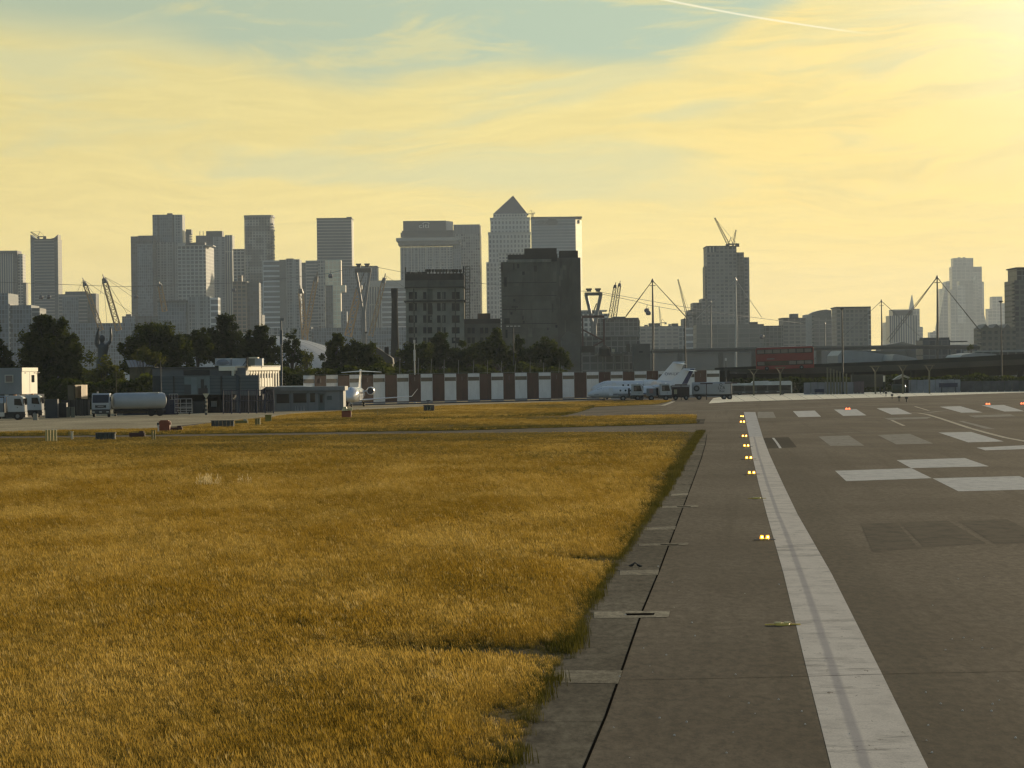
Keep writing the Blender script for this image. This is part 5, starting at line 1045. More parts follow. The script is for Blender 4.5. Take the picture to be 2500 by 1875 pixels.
pole('blue-grey pole with a camera, rising behind the cabin building', 688, 783, 990, 560, .16, POLB, 'bird')
pole('silver lamp post with a square head in front of the windowed mill', 1013, 836, 930, 640, .13, SIL, 'cam')
pole('pole with two tiers of floodlights in front of the concrete silo', 1255, 798, 915, 760, .13, POLE, 'double', 'floodlight_pole')
pole('tall thin black pole at the left end of the viaduct', 1674, 775, 898, 700, .15, POLE, None)
pole('tall thin black pole in front of the square gridded block', 2058, 753, 893, 735, .15, POLE, 'disc')
pole('tall black lamp post in front of the gabled flats', 2446, 736, 860, 800, .15, POLE, 'disc')
pole('thin dark pole in front of the blue-clad building', 393, 880, 1010, 505, .06, POLE, None)
pole('thin brown pole between the tanker and the marker post', 284, 905, 1010, 500, .05, mat('pole_brown', (0.07, 0.06, 0.03), .7), None)
pole('small dark mast right of the barrier end', 1773, 880, 930, 690, .07, POLE, 'cam')
pole('double-armed dark lamp in front of the pale banded block', 895, 812, 900, 1100, .12, POLE, 'disc')
for k, (u, v) in enumerate(((976, 872), (1021, 874), (1052, 876), (1084, 878), (1119, 879), (1155, 879), (1190, 880), (1224, 881), (1257, 881), (1294, 882), (1327, 884), (1364, 886))):
    f_ = at(u, 912, 690); t_ = at(u + (2 if k % 3 == 2 else 0.5), v, 690); b = MB((f_.x, 690, 0)); b.tube((f_.x, 690, 0), (f_.x, 690, f_.z * 1.0), .09, .08, 6).tube((f_.x, 690, f_.z), t_, .08, .05, 6)
    tag(b.build('net_post', mat('post_pale', (0.20, 0.19, 0.15), .6), None), 'thin pale post behind the striped barrier, %s' % ['first from the left', 'second from the left', 'third from the left', 'fourth from the left', 'fifth from the left', 'sixth from the left', 'sixth from the right', 'fifth from the right', 'fourth from the right', 'third from the right', 'second from the right', 'first from the right'][k], 'post', 'thin posts standing behind the striped barrier')

# ------------------------------------------------------------------ steel figure with raised arms
def figure():
    Y = 700; f_ = at(250, 905, Y); l = Vector((f_.x, Y, 0)); r = thing('steel_figure_sculpture', 'giant dark steel figure raising both arms between the trees', 'sculpture', l)
    m = mat('figure_steel', (0.055, 0.065, 0.072), .45, .3); px = lambda u, v: at(u, v, Y)
    def body():
        rings = []
        for u, v, w in ((247, 910, 1.05), (247, 885, 1.0), (249, 870, .95), (251, 858, 1.0), (252, 848, 1.15), (251, 842, 1.0), (250, 839, .45), (249, 836, .3), (249, 833, .42), (249, 827, .62), (249, 821, .5), (249, 818, .15)):
            p = px(u, v); rings.append([(p.x + w * math.cos(t * .628), Y + w * .6 * math.sin(t * .628), p.z) for t in range(10)])
        lo = rings[0]; rings = [[(a, b, 0) for a, b, c in lo]] + rings; return MB(l).loft(rings)
    body().build('torso', m, r, smooth=True)
    for pts in (((256, 846), (264, 840), (270, 832), (271, 818), (270, 803)), ((246, 846), (238, 846), (234, 836), (236, 818), (241, 803))):
        b = MB(l); P = [px(*q) for q in pts]
        for k, (p, q) in enumerate(zip(P[:-1], P[1:])): b.tube(p, q, .42 - k * .06, .36 - k * .06, 8)
        b.build('arm', m, r, smooth=True)
    MB(l).tube(px(241, 803), px(241, 799), .12).tube(px(270, 803), px(270, 799), .12).build('hand_rod', m, r)
    MB(l).tube((px(240, 900).x, Y, 0), px(240, 806), .16, n=6).build('support_pole', m, r)
figure()
# ------------------------------------------------------------------ trees
def leaf_mat(name, col, col2):
    m = bpy.data.materials.new(name); m.use_nodes = True; t = NT(m.node_tree); t.n.clear()
    out = t.new('ShaderNodeOutputMaterial'); ob = t.new('ShaderNodeTexCoord').outputs['Object']; n = t.noise(ob, 0.6, 4.0, .7)
    c = t.mix(t.ss(n, .35, .65), col, col2)
    d = t.new('ShaderNodeBsdfDiffuse'); tr = t.new('ShaderNodeBsdfTranslucent'); mx = t.new('ShaderNodeMixShader')
    t.put(d.inputs['Color'], c); t.put(tr.inputs['Color'], t.mix(1.0, c, (1.3, 1.35, .5), 'MULTIPLY')); mx.inputs[0].default_value = .42
    t.l.new(d.outputs[0], mx.inputs[1]); t.l.new(tr.outputs[0], mx.inputs[2]); t.l.new(mx.outputs[0], out.inputs['Surface']); return m
LF = [leaf_mat('leaf_oak', (0.030, 0.040, 0.010), (0.065, 0.075, 0.018)), leaf_mat('leaf_pine', (0.022, 0.032, 0.011), (0.045, 0.055, 0.018)), leaf_mat('leaf_light', (0.065, 0.070, 0.020), (0.12, 0.12, 0.035))]
BARK = mat('bark', (0.05, 0.042, 0.03), .9)
def tree(label, Y, blobs, ut, kind=0, leaf=.42, n=None, name='tree', shift=0, group=None):
    """blobs (u, v, ru, rv) give the crown's lobes as they stand at distance Y; each lobe is a real ellipsoid of leaf clumps"""
    rs = random.Random(int(Y * 7 + ut)); f_ = at(ut, 950, Y); l = Vector((f_.x, Y, 0)); r = thing(name, label, 'tree', l, 0, group); px = Y / F
    vs = []; fs = []; cen = []
    for (u, v, ru, rv) in blobs:
        c = at(u, v, Y); a, b, h = ru * px, max(ru, rv) * px * .75, rv * px; c.y += rs.uniform(-.3, .3) * a; cen.append((c, a, h))
        cnt = int((a * h) * (260 if leaf < .5 else 60) * (n or 1))
        subs = []
        for k in range(max(18, int(a * h * 1.8))):                    # sub-lobes give the uneven outline
            th = rs.uniform(0, 6.283); ph = math.acos(rs.uniform(-1, 1)); q = rs.uniform(.35, 1.0)
            subs.append((c + Vector((a * q * math.sin(ph) * math.cos(th), b * q * math.sin(ph) * math.sin(th), h * q * math.cos(ph))), rs.uniform(.14, .34) * min(a, h) + .3))
        for k in range(cnt):
            s, sr = subs[int(rs.random() * len(subs))]
            d = Vector((rs.gauss(0, 1), rs.gauss(0, 1), rs.gauss(0, 1))).normalized(); p = s + d * sr * rs.uniform(.3, 1.05)
            if p.z < .4: continue
            w = leaf * .8 * rs.uniform(.55, 1.3); e1 = Vector((rs.gauss(0, 1), rs.gauss(0, 1), rs.gauss(0, .6))).normalized() * w; e2 = e1.cross(Vector((rs.gauss(0, 1), rs.gauss(0, 1), rs.gauss(0, 1)))).normalized() * w * .6
            i = len(vs); vs += [p - e1, p - e2 * .8 + e1 * .2, p + e1, p + e2]; fs.append([i, i + 1, i + 2, i + 3])
    me = bpy.data.meshes.new('crown'); me.from_pydata([p - l for p in vs], [], fs); me.materials.append(LF[kind]); o = bpy.data.objects.new('crown', me); COL.objects.link(o); o.parent = r
    top = max(c.z + h * .5 for c, a, h in cen); tc = max(cen, key=lambda q: q[0].z)[0]
    b = MB(l); b.tube((f_.x, Y, 0), ((f_.x + tc.x) / 2, Y, top * .45), .05 * top * .35 + .18, .03 * top * .3 + .12, 8).tube(((f_.x + tc.x) / 2, Y, top * .45), (tc.x, tc.y, top * .92), .15 + .01 * top, .05, 6)
    b.build('trunk', BARK, r, smooth=True)
    b = MB(l)
    for c, a, h in cen:
        for k in range(4):
            th = rs.uniform(0, 6.283); b.tube(((f_.x + tc.x) / 2, Y, top * rs.uniform(.25, .5)), c + Vector((a * .6 * math.cos(th), a * .4 * math.sin(th), h * rs.uniform(-.2, .6))), .12, .03, 5)
    b.build('limb', BARK, r); return r
def conifer(u, vt, vb, w, k=5): return [(u, vt + (vb - vt) * (i + .5) / k, w * (i + .7) / k * (1 if i % 2 else .82), (vb - vt) / k * .75) for i in range(k)]
tree('dark conifer cut by the left picture edge', 640, conifer(-14, 760, 905, 62, 6) + [(10, 890, 36, 40)], -10, 1)
tree('largest broad dark tree, rounded dome crown near the left edge', 650, [(128, 838, 74, 68), (100, 880, 66, 60), (172, 880, 52, 70), (150, 925, 70, 50), (80, 930, 40, 45), (205, 930, 32, 46), (118, 800, 44, 34)], 135, 0)
tree('sunlit ragged tree below the steel figure', 610, [(232, 925, 30, 36), (262, 915, 34, 42), (285, 940, 30, 40), (222, 958, 26, 26)], 252, 2, .36)
tree('broad domed dark tree above the brown shed roof', 690, [(365, 842, 66, 58), (330, 870, 44, 44), (415, 850, 48, 52), (440, 880, 36, 44), (372, 890, 70, 40)], 370, 0)
tree('low sunlit bush-like tree in front of the domed tree', 640, [(348, 868, 28, 20), (378, 878, 22, 18)], 356, 2, .34)
tree('small pointed tree just right of the domed tree', 700, [(484, 828, 24, 34), (470, 860, 34, 44), (492, 850, 28, 36)], 480, 0)
tree('spiky-topped dark tree in the middle of the left tree belt', 710, [(552, 790, 22, 28), (548, 818, 42, 34), (530, 850, 46, 44), (572, 842, 40, 44), (556, 880, 56, 34)], 552, 1)
tree('dark tree with twin points behind the cabin building', 705, [(637, 812, 18, 22), (622, 832, 34, 26), (650, 850, 34, 38), (620, 870, 44, 40)], 636, 1)
tree('thin-crowned tree with sky-lit gaps beside the blue pole', 690, [(714, 830, 20, 26), (722, 858, 26, 28), (700, 872, 28, 34), (740, 880, 22, 22)], 712, 1, .34, .6)
tree('slender sunlit tree in front of the white dome', 660, [(742, 900, 20, 28), (752, 872, 14, 16)], 744, 2, .32, .7)
tree('dark tree with a tufted top left of the rounded one', 720, [(824, 830, 16, 18), (822, 856, 30, 28), (806, 880, 26, 30), (830, 890, 44, 34)], 824, 0)
tree('rounded dark tree behind the white jet tail', 720, [(875, 856, 42, 30), (900, 872, 34, 34), (868, 892, 50, 36), (920, 895, 20, 26)], 880, 0)
tree('small light tree beside the terrace house', 700, [(940, 905, 22, 24), (925, 925, 26, 22)], 936, 2, .34, .8)
tree('dark tree left of the mill, first behind the barrier', 760, [(995, 875, 34, 34), (1030, 862, 34, 30), (1010, 900, 48, 30)], 1006, 0)
tree('pointed dark tree in front of the mill windows', 770, [(1074, 826, 15, 22), (1072, 850, 32, 28), (1056, 872, 36, 32), (1092, 876, 34, 32)], 1074, 1)
tree('wide dark tree in front of the link building', 775, [(1140, 862, 42, 32), (1168, 880, 46, 36), (1120, 888, 40, 34)], 1148, 0)
tree('pointed dark tree at the left foot of the silo', 770, [(1212, 826, 16, 24), (1212, 850, 30, 28), (1196, 872, 40, 34), (1236, 880, 34, 34)], 1212, 0)
tree('narrow tree with drooping light branch in front of the silo', 765, [(1266, 838, 14, 18), (1264, 862, 26, 28), (1280, 880, 26, 30)], 1266, 1, .36, .8)
tree('round dark tree at the right end of the barrier wood', 765, [(1338, 862, 44, 34), (1318, 880, 46, 38), (1362, 885, 28, 38), (1345, 910, 42, 24)], 1338, 0)
tree('small round tree against the far gabled flats', 1250, [(2371, 846, 7, 7), (2366, 850, 8, 6)], 2370, 0, .5)
def under(label, u0, u1, v0, v1, Y, name='hedge'):
    """a belt of dense undergrowth"""
    rs = random.Random(int(u0 * 3 + Y)); a, b = at(u0, v0, Y), at(u1, v0, Y); l = Vector((a.x, Y, 0)); z1 = a.z; vs = []; fs = []
    for k in range(int((b.x - a.x) * z1 * 26)):
        x = rs.uniform(a.x, b.x); zt = z1 * (.80 + .25 * mn.noise(Vector((x * .22, Y, 0)))); p = Vector((x, Y + rs.uniform(-2.2, 2.2), rs.uniform(.1, zt))); w = rs.uniform(.25, .55)
        e1 = Vector((rs.gauss(0, 1), rs.gauss(0, 1), rs.gauss(0, .6))).normalized() * w; e2 = e1.cross(Vector((rs.gauss(0, 1), rs.gauss(0, 1), rs.gauss(0, 1)))).normalized() * w * .7
        i = len(vs); vs += [p - e1, p - e2, p + e1, p + e2]; fs.append([i, i + 1, i + 2, i + 3])
    me = bpy.data.meshes.new(name); me.from_pydata([p - l for p in vs], [], fs); me.materials.append(LF[0]); o = bpy.data.objects.new(name, me); COL.objects.link(o); o.location = l
    tag(o, label, 'undergrowth', None, 'stuff')
under('dense dark undergrowth below the left tree belt', -40, 420, 915, 985, 600)
under('dark undergrowth behind the blue-clad building', 420, 760, 880, 985, 640)
under('dark undergrowth behind the barrier, left part', 690, 960, 880, 985, 665)
under('dark undergrowth behind the barrier, right part', 955, 1385, 884, 985, 735)
under('low scrub along the foot of the flyover', 1750, 2560, 916, 960, 785)
# ------------------------------------------------------------------ striped barrier
def wall_line(u): return 597 + 0.103 * (u - 740) 
BW = mat('barrier_white', (0.60, 0.64, 0.66), .6, var=.06, scale=.8, stain=.25); BR = mat('barrier_brown', (0.065, 0.030, 0.020), .75, var=.25, scale=.5, stain=.6); BD = mat('barrier_slot', (0.018, 0.024, 0.026), .4)
def barrier():
    c = at(1250, 930, wall_line(1250)); r = thing('striped_barrier', 'tall noise barrier of alternating white and brown-red panels along the apron', 'barrier', (c.x, c.y, 0)); l = Vector((c.x, c.y, 0))
    cuts = [740, 768, 796, 825, 853, 883, 911, 940, 969, 998, 1027, 1056, 1085, 1114, 1142, 1171, 1199, 1229, 1257, 1287, 1315, 1345, 1373, 1402, 1432, 1462, 1491, 1521, 1549, 1579, 1607, 1637, 1666, 1696, 1725, 1757]
    def P(u): y = wall_line(u); p = at(u, 930, y); return Vector((p.x, y, 0))
    def slab(name, ua, ub, z0, z1, dy, th, m, par=None):
        a, b = P(ua), P(ub); n = Vector((0, dy, 0)); return MB(l).prism([(a.x, a.y + dy), (b.x, b.y + dy), (b.x, b.y + dy + th), (a.x, a.y + dy + th)], z0, z1).build(name, m, par or r)
    for k in range(len(cuts) - 1):
        ua, ub = cuts[k], cuts[k + 1]; white = k % 2 == 0
        if white:
            f = slab('white_panel', ua + .3, ub - .3, .55, 5.25, 0, .35, BW); slab('window_slot', ua + .8, ub - .8, 3.95, 4.62, -.03, .04, BD, f)
            slab('base_panel', ua, ub, .0, .42, .1, .3, mat('base_grey', (0.30, 0.31, 0.31), .7))
        else:
            slab('brown_panel', ua + .1, ub - .1, .35 if k < 26 else .1, 5.15 if k < 28 else 5.3, -.05, .35, BR)
            if k % 4 == 1: slab('lamp_bracket', (ua + ub) / 2 - .8, (ua + ub) / 2 + .8, 4.0, 4.7, -.12, .08, mat('bracket', (0.12, 0.10, 0.09), .6))
    slab('bottom_rail', 742, 1757, .42, .55, -.12, .12, mat('rail_navy', (0.015, 0.025, 0.06), .5))
    slab('top_rail', 742, 1757, 5.3, 5.36, 0, .3, mat('rail_grey', (0.12, 0.13, 0.13), .5))
    slab('low_kerb', 742, 1470, 0, .22, -.9, .3, mat('kerb_dark', (0.04, 0.045, 0.06), .7))
barrier()
tower('dark end wall where the striped barrier stops at the right', 706, [('wall', 1757, 1781, 905, None, 0, 4, UNDER), ('frame', 1759, 1796, 903, 905, -1, .4, POLE)], 'wall', 'end_wall')

# ------------------------------------------------------------------ cabins and apron buildings on the left
LIT = mat('lit_cream', (0.74, 0.68, 0.52), .5, var=.05); CAB = mat('cabin_grey', (0.235, 0.24, 0.235), .6, var=.06, stain=.2); NAVY = mat('navy_mesh', (0.014, 0.018, 0.045), .6); CLAD = facade('blue_cladding', (0.030, 0.045, 0.055), (0.055, 0.080, 0.095), 60, .5, .10, wobble=.12); ROOFG = mat('roof_grey', (0.13, 0.135, 0.135), .6)  # LIT holds sunlight in its colour, CAB is the unlit wall
def rbx(r, l, name, A, B, z0, z1, th, m, pr=0.0, bev=0):
    """a slab on the line A-B (world xy), th deep away from the camera, pr proud of it"""
    A, B = Vector(A), Vector(B); d = (B - A).normalized(); n = Vector((-d.y, d.x)); A2, B2 = A - n * pr, B - n * pr
    return MB(l).prism([tuple(A2), tuple(B2), tuple(B2 + n * th), tuple(A2 + n * th)], z0, z1).build(name, m, r, bevel=bev)
def cabin_box():
    Y = 486; a, b = at(-60, 930, Y), at(52, 930, Y - 3); c = at(90, 930, Y + 7.5); z0, z1 = at(50, 962, Y).z, at(50, 898, Y).z
    l = Vector((b.x, b.y, 0)); r = thing('site_cabin', 'grey stacked site cabin with a sunlit cream end wall at the far left', 'cabin', l)
    MB(l).prism([(a.x, a.y), (b.x, b.y), (c.x, c.y), (a.x, c.y + 2)], z0, z1 - .5).build('shell', CAB, r)
    MB(l).prism([(a.x, a.y - .1), (b.x + .05, b.y - .1), (c.x + .1, c.y), (a.x, c.y + 2)], z1 - .5, z1).build('roof_fascia', CAB, r)
    n = Vector((c.y - b.y, -(c.x - b.x))).normalized()
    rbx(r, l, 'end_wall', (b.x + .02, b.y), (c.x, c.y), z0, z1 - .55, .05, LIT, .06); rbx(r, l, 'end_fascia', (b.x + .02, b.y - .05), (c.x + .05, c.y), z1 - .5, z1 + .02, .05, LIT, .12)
    A = Vector((b.x, b.y)); D = Vector((c.x - b.x, c.y - b.y))
    rbx(r, l, 'side_window', A + D * .62, A + D * .80, z1 - 2.0, z1 - 1.0, .03, GLD, .10); rbx(r, l, 'door_seam', A + D * .50, A + D * .515, z0, z1 - .6, .03, ROOFG, .09)
    for f in (.22, .82): rbx(r, l, 'lifting_eye', A + D * (f - .05), A + D * (f + .05), z1 - .78, z1 - .64, .03, ROOFG, .10)
    w0, w1 = at(13, 930, Y - 2), at(34, 930, Y - 2); f = rbx(r, l, 'window', (w0.x, w0.y), (w1.x, w1.y), at(20, 934, Y).z, at(20, 915, Y).z, .08, mat('frame_cream', (0.5, 0.48, 0.4), .5), .6)
    w0, w1 = at(15.5, 930, Y - 2), at(31.5, 930, Y - 2); rbx(r, l, 'pane', (w0.x, w0.y), (w1.x, w1.y), at(20, 932, Y).z, at(20, 917, Y).z, .08, GLP, .66)
    for u, v in ((0, 0), (110, 0)): pass
    MB(l).tube((c.x - .1, c.y - .2, z1 - .75), (c.x + .45, c.y - .3, z1 - .65), .06).build('security_lamp', LIT, r)
    rbx(r, l, 'lower_unit', (a.x, a.y + .3), (b.x - .2, b.y + .3), 0, z0 - .02, 6, mat('lower_cabin', (0.10, 0.10, 0.10), .7))
cabin_box()
def stone(label, u0, u1, v0, v1, Y, m, name='storage_box', cat='box', dp=1.6, rot=0.0, feet=True):
    a, b = at(u0, v0, Y), at(u1, v0, Y); z1, z0 = a.z, max(0, at(u0, v1, Y).z); c = Vector(((a.x + b.x) / 2, Y, z0 if not feet else 0)); r = thing(name, label, cat, c); w = (b.x - a.x) / 2
    MB(c).prism([(c.x - w, Y), (c.x + w, Y + rot), (c.x + w, Y + rot + dp), (c.x - w, Y + dp)], z0, z1).build('body', m, r, bevel=.03)
    MB(c).prism([(c.x - w * 1.03, Y - .05), (c.x + w * 1.03, Y + rot - .05), (c.x + w * 1.03, Y + rot + dp), (c.x - w * 1.03, Y + dp)], z1 + .003, z1 + .08).build('lid', m, r)
    if feet and z0 > .2:
        for s_ in (-.8, .8): MB(c).box(c.x + w * s_ - .08, c.x + w * s_ + .08, Y + .3, Y + .45, 0, z0).build('leg', POLE, r)
    return r
TAN = mat('tan_panel', (0.50, 0.36, 0.20), .6, var=.2, stain=.3); OLV = mat('olive_drab', (0.085, 0.080, 0.050), .7, var=.2)
stone('dull olive tank panel left of the two tan ones', 165, 180, 942, 976, 500, OLV)
stone('wider sunlit tan panel behind the parked trucks', 184, 196, 941, 972, 500, TAN, rot=2.2)
stone('narrow sunlit tan panel right beside the wider one', 198, 206, 941, 974, 500, TAN, rot=2.0)
stone('dark slatted skip right of the second white truck', 110, 140, 976, 1022, 478, mat('skip_dark', (0.035, 0.038, 0.040), .7, stain=.5), 'waste_skip', 'skip')
stone('low black bin store beside the dark skip', 140, 162, 985, 1020, 482, BLK, 'bin_store', 'bin')
for k, u in enumerate((166, 177)): stone('dirty pale wheelie bin, %s of the pair' % ('left' if k == 0 else 'right'), u - 4, u + 4, 995, 1019, 480, mat('bin_olive', (0.13, 0.13, 0.09), .7, stain=.6), 'wheelie_bin', 'bin', .7)
stone('long dark container under the big tree', 150, 215, 978, 1016, 505, mat('container_dark', (0.028, 0.028, 0.026), .8), 'dark_container', 'container', 2.4)
stone('small white barrier board leaning by the truck wheel', 80, 92, 1012, 1026, 455, mat('board_pale', (0.25, 0.24, 0.2), .7, stain=.8), 'barrier_board', 'barrier', .4)
# shed with ribbed brown roof
Y = 640; a, b = at(302, 882, Y), at(378, 882, Y); l = Vector(((a.x + b.x) / 2, Y, 0)); r = thing('brown_roof_shed', 'old shed with ribbed brown roof among the trees', 'shed', l)
TANW = mat('shed_wall', (0.10, 0.085, 0.050), .9, var=.3, scale=.8, stain=.7); RB = facade('ribbed_roof', (0.13, 0.10, 0.065), (0.055, 0.045, 0.033), .5, 60, .16, wobble=.3)
z0, z1 = at(320, 897, Y).z, at(320, 879, Y + 4).z; MB(l).box(at(316, 897, Y).x, b.x, Y, Y + 7, 0, z0).build('wall', TANW, r)
w = MB(l); w.add([(at(315, 897, Y).x, Y - .4, z0), (at(378, 895, Y).x, Y - .4, z0 + .05), (at(376, 877, Y).x, Y + 5, z1), (at(299, 879, Y).x, Y + 5, z1)], [[0, 1, 2, 3]], [[(0, 0), (4.6, 0), (4.6, 2), (0, 2)]]); w.build('roof', RB, r, fix=False)
for u in (325, 340, 356): MB(l).cbox((at(u, 900, Y).x, Y - .06, 1.6), (.12, .1, 3.2)).build('timber_post', OLV, r)
# blue clad two-storey building
def blue():
    Y = 520; r, l = tower('two-storey dark blue clad building with a poster panel', Y, [('upper_wall', 372, 600, 899, 921, 2, 16, ROOFG), ('roof_edge', 368, 573, 896, 899.5, 1.6, 17, mat('edge_dark', (0.06, 0.062, 0.06), .6)), ('cladding', 390, 580, 918, 964, 0, 3, CLAD), ('cladding', 580, 632, 916, 966, -.2, 3, CLAD), ('corner_post', 576, 583, 916, None, -.5, 1.0, mat('post_teal', (0.022, 0.04, 0.055), .5)), ('undercroft', 390, 640, 964, None, 4, 10, mat('void_shade', (0.010, 0.010, 0.010), .9)), ('grey_lower', 372, 392, 918, None, 1, 10, mat('wall_dark', (0.05, 0.052, 0.05), .8))], 'building', 'blue_clad_building')  # near-black undercroft box stands in for the shade below the cladding
    boxpx(r, l, 'roof_vent_box', 448, 512, 904, 916, Y - .4, .5, BLK)
    fr = boxpx(r, l, 'poster', 450, 512, 919, 963, Y - .12, .1, mat('poster_blue', (0.12, 0.155, 0.16), .4, var=.15, scale=.4))
    for (ua, ub, va, vb, m) in ((450, 466, 939, 963, mat('poster_dark', (0.045, 0.055, 0.06), .5)), (467, 480, 921, 962, mat('poster_pale', (0.16, 0.20, 0.205), .5)), (490, 498, 926, 948, mat('poster_brown', (0.022, 0.022, 0.022), .5)), (484, 507, 948, 963, mat('poster_maroon', (0.035, 0.028, 0.028), .5)), (499, 505, 941, 950, mat('poster_brown', (0.02, 0.02, 0.02)))): boxpx(r, l, 'poster_figure', ua, ub, va, vb, Y - .16, .05, m)
    for u in (422, 538): boxpx(r, l, 'downpipe', u, u + 3, 918, 964, Y - .25, .2, POLE)
    for (ua, ub, nm) in ((525, 530, 0), (531, 563, 1), (565, 600, 2), (606, 622, 3), (622, 640, 4)): boxpx(r, l, 'roof_unit', ua, ub, 875, 893, Y + 5, 3, mat('unit_white', (0.42, 0.43, 0.43), .5) if nm != 3 else mat('unit_mesh', (0.20, 0.19, 0.14), .6))
    boxpx(r, l, 'roof_unit_cap', 607, 629, 872, 875, Y + 4.8, 3.2, LIT)
    for u in (532, 560, 600, 638): boxpx(r, l, 'unit_leg', u, u + 1.2, 890, 899, Y + 5.2, .3, POLE)
    MB(l).tube(at(602, 872, Y + 4.5), at(602, 895, Y + 4.5), .1).build('aerial_mast', POLE, r); MB(l).tube(at(602, 880, Y + 4.5), at(592, 894, Y + 4.5), .06).build('brace', POLE, r)
    p = at(544, 889, Y + 3.5); MB(l).tube((p.x, Y + 3.5, p.z + .2), (p.x + .01, Y + 3.4, p.z + .5), 1.0, .7, 14).build('dish', GRY, r)
    # sunlit bay: cornice, piers and panels turned to the sun
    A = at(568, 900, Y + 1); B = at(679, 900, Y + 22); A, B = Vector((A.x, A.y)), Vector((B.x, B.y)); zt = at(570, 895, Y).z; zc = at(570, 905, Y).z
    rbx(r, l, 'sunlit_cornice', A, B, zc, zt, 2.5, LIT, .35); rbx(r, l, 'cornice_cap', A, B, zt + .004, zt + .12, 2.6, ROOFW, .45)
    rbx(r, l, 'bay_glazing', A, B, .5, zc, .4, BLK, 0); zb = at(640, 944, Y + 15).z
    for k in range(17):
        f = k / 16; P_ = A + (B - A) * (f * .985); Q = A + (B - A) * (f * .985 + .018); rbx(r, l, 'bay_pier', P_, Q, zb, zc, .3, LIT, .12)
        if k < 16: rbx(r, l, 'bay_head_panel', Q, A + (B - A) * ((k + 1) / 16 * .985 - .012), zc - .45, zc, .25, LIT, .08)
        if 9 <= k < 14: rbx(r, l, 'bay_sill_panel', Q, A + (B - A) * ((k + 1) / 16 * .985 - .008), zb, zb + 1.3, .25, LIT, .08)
    boxpx(r, l, 'notice', 515, 529, 979, 993, Y + 3.6, .3, mat('notice_grey', (0.22, 0.225, 0.22), .5))
    return r
blue()
def longcabin():
    Y = 535; r, l = tower('long low pale cabin building with dark windows and one door', Y, [('wall', 668, 829, 954, None, 0, 8, CAB), ('roof_fascia', 664, 842, 944, 954, -.4, 10, mat('fascia', (0.20, 0.205, 0.20), .6)), ('corner_post', 829, 838, 954, None, -.1, 8, mat('corner', (0.16, 0.17, 0.165), .6)), ('plinth', 668, 830, 1003, None, -.1, .3, mat('plinth_dark', (0.03, 0.035, 0.035), .8)), ('set_back_wall', 602, 668, 952, None, 1.5, 6, mat('shade_wall', (0.085, 0.10, 0.115), .7)), ('roof_fascia', 600, 668, 945, 953, 1.0, 8, mat('fascia', (0.2, 0.2, 0.2)))], 'building', 'cabin_building')
    for (ua, ub, va, vb) in ((675, 706, 963, 984), (716, 748, 961.5, 983), (757, 769, 961, 982), (644, 664, 966, 984)):
        f = boxpx(r, l, 'window', ua, ub, va, vb, Y - .10, .1, GLD); boxpx(r, l, 'window_frame', ua - 1, ub + 1, va - 1.4, va, Y - .14, .12, POLE)
    f = boxpx(r, l, 'door', 777, 792, 961, 1001, Y - .1, .1, mat('door_grey', (0.10, 0.12, 0.12), .5)); boxpx(r, l, 'door_glass', 781, 787.5, 964.5, 983, Y - .14, .05, GLD)
    f.name = 'door'; boxpx(r, l, 'door_hood', 775, 793, 959, 961.5, Y - .9, .9, ROOFG)
    boxpx(r, l, 'wall_vent', 799, 810, 966.5, 976, Y - .12, .12, mat('vent_teal', (0.06, 0.08, 0.08), .5))
    for u in (709, 751): boxpx(r, l, 'wall_seam', u, u + 1.2, 955, 1003, Y - .05, .05, ROOFG)
    for k, (u, v) in enumerate(((721, 996), (727, 993), (735, 992.5), (742, 994))): 
        p = at(u, 1000, Y - 1.2); b = MB((p.x, Y - 1.2, 0)); b.tube((p.x, Y - 1.2, 0), (p.x, Y - 1.2, .06), .2, .2, 6).tube((p.x, Y - 1.2, .06), (p.x, Y - 1.2, .75), .13, .03, 8)
        tag(b.build('traffic_cone', mat('cone_pale', (0.35, 0.34, 0.33), .6)), 'pale traffic cone in front of the long cabin, %s' % ('first from the left', 'second from the left', 'third from the left', 'fourth from the left')[k], 'cone', 'cones by the long cabin')
    P = [at(u, v, Y + 3) for u, v in ((672, 945), (680, 942.5), (738, 942.2), (757, 943.5), (772, 945.5))]; MB(l).xprism([(p.x, p.z) for p in P], Y + 2.5, Y + 8, 'y').build('curved_roof', ROOFW, r)
    for k in range(22): pass
longcabin()
# navy mesh fence with frames
def mesh_fence(label, pts, H, n, m=NAVY):
    P = [gp(*p) for p in pts]; l = P[0].copy(); r = thing('mesh_fence', label, 'fence', l); b = MB(l)
    for A, B in zip(P[:-1], P[1:]):
        for z in (.15, H * .55, H): b.tube(A + Vector((0, 0, z)), B + Vector((0, 0, z)), .05, n=4)
        k_ = max(2, int((B - A).length / .22))
        for k in range(k_):
            q = A.lerp(B, k / k_); b.box(q.x - .035, q.x + .035, q.y - .02, q.y + .02, .1, H)
    b.build('mesh_panel', m, r)
    for A, B in zip(P[:-1], P[1:]):
        for k in range(n + 1):
            q = A.lerp(B, k / n); MB(l).box(q.x - .07, q.x + .07, q.y - .07, q.y + .07, 0, H + .15).build('post', m, r)
mesh_fence('navy mesh fence in front of the long white tank', [(286, 1014), (434, 1012)], 2.6, 7)
mesh_fence('navy mesh fence in front of the blue-clad building', [(545, 1010.5), (668, 1009)], 3.3, 6)
stone('navy windscreen boards behind the mesh fence', 300, 432, 979, 1014, 503, mat('navy_board', (0.016, 0.022, 0.050), .7, var=.3, scale=.5), 'navy_screen', 'screen', .2)
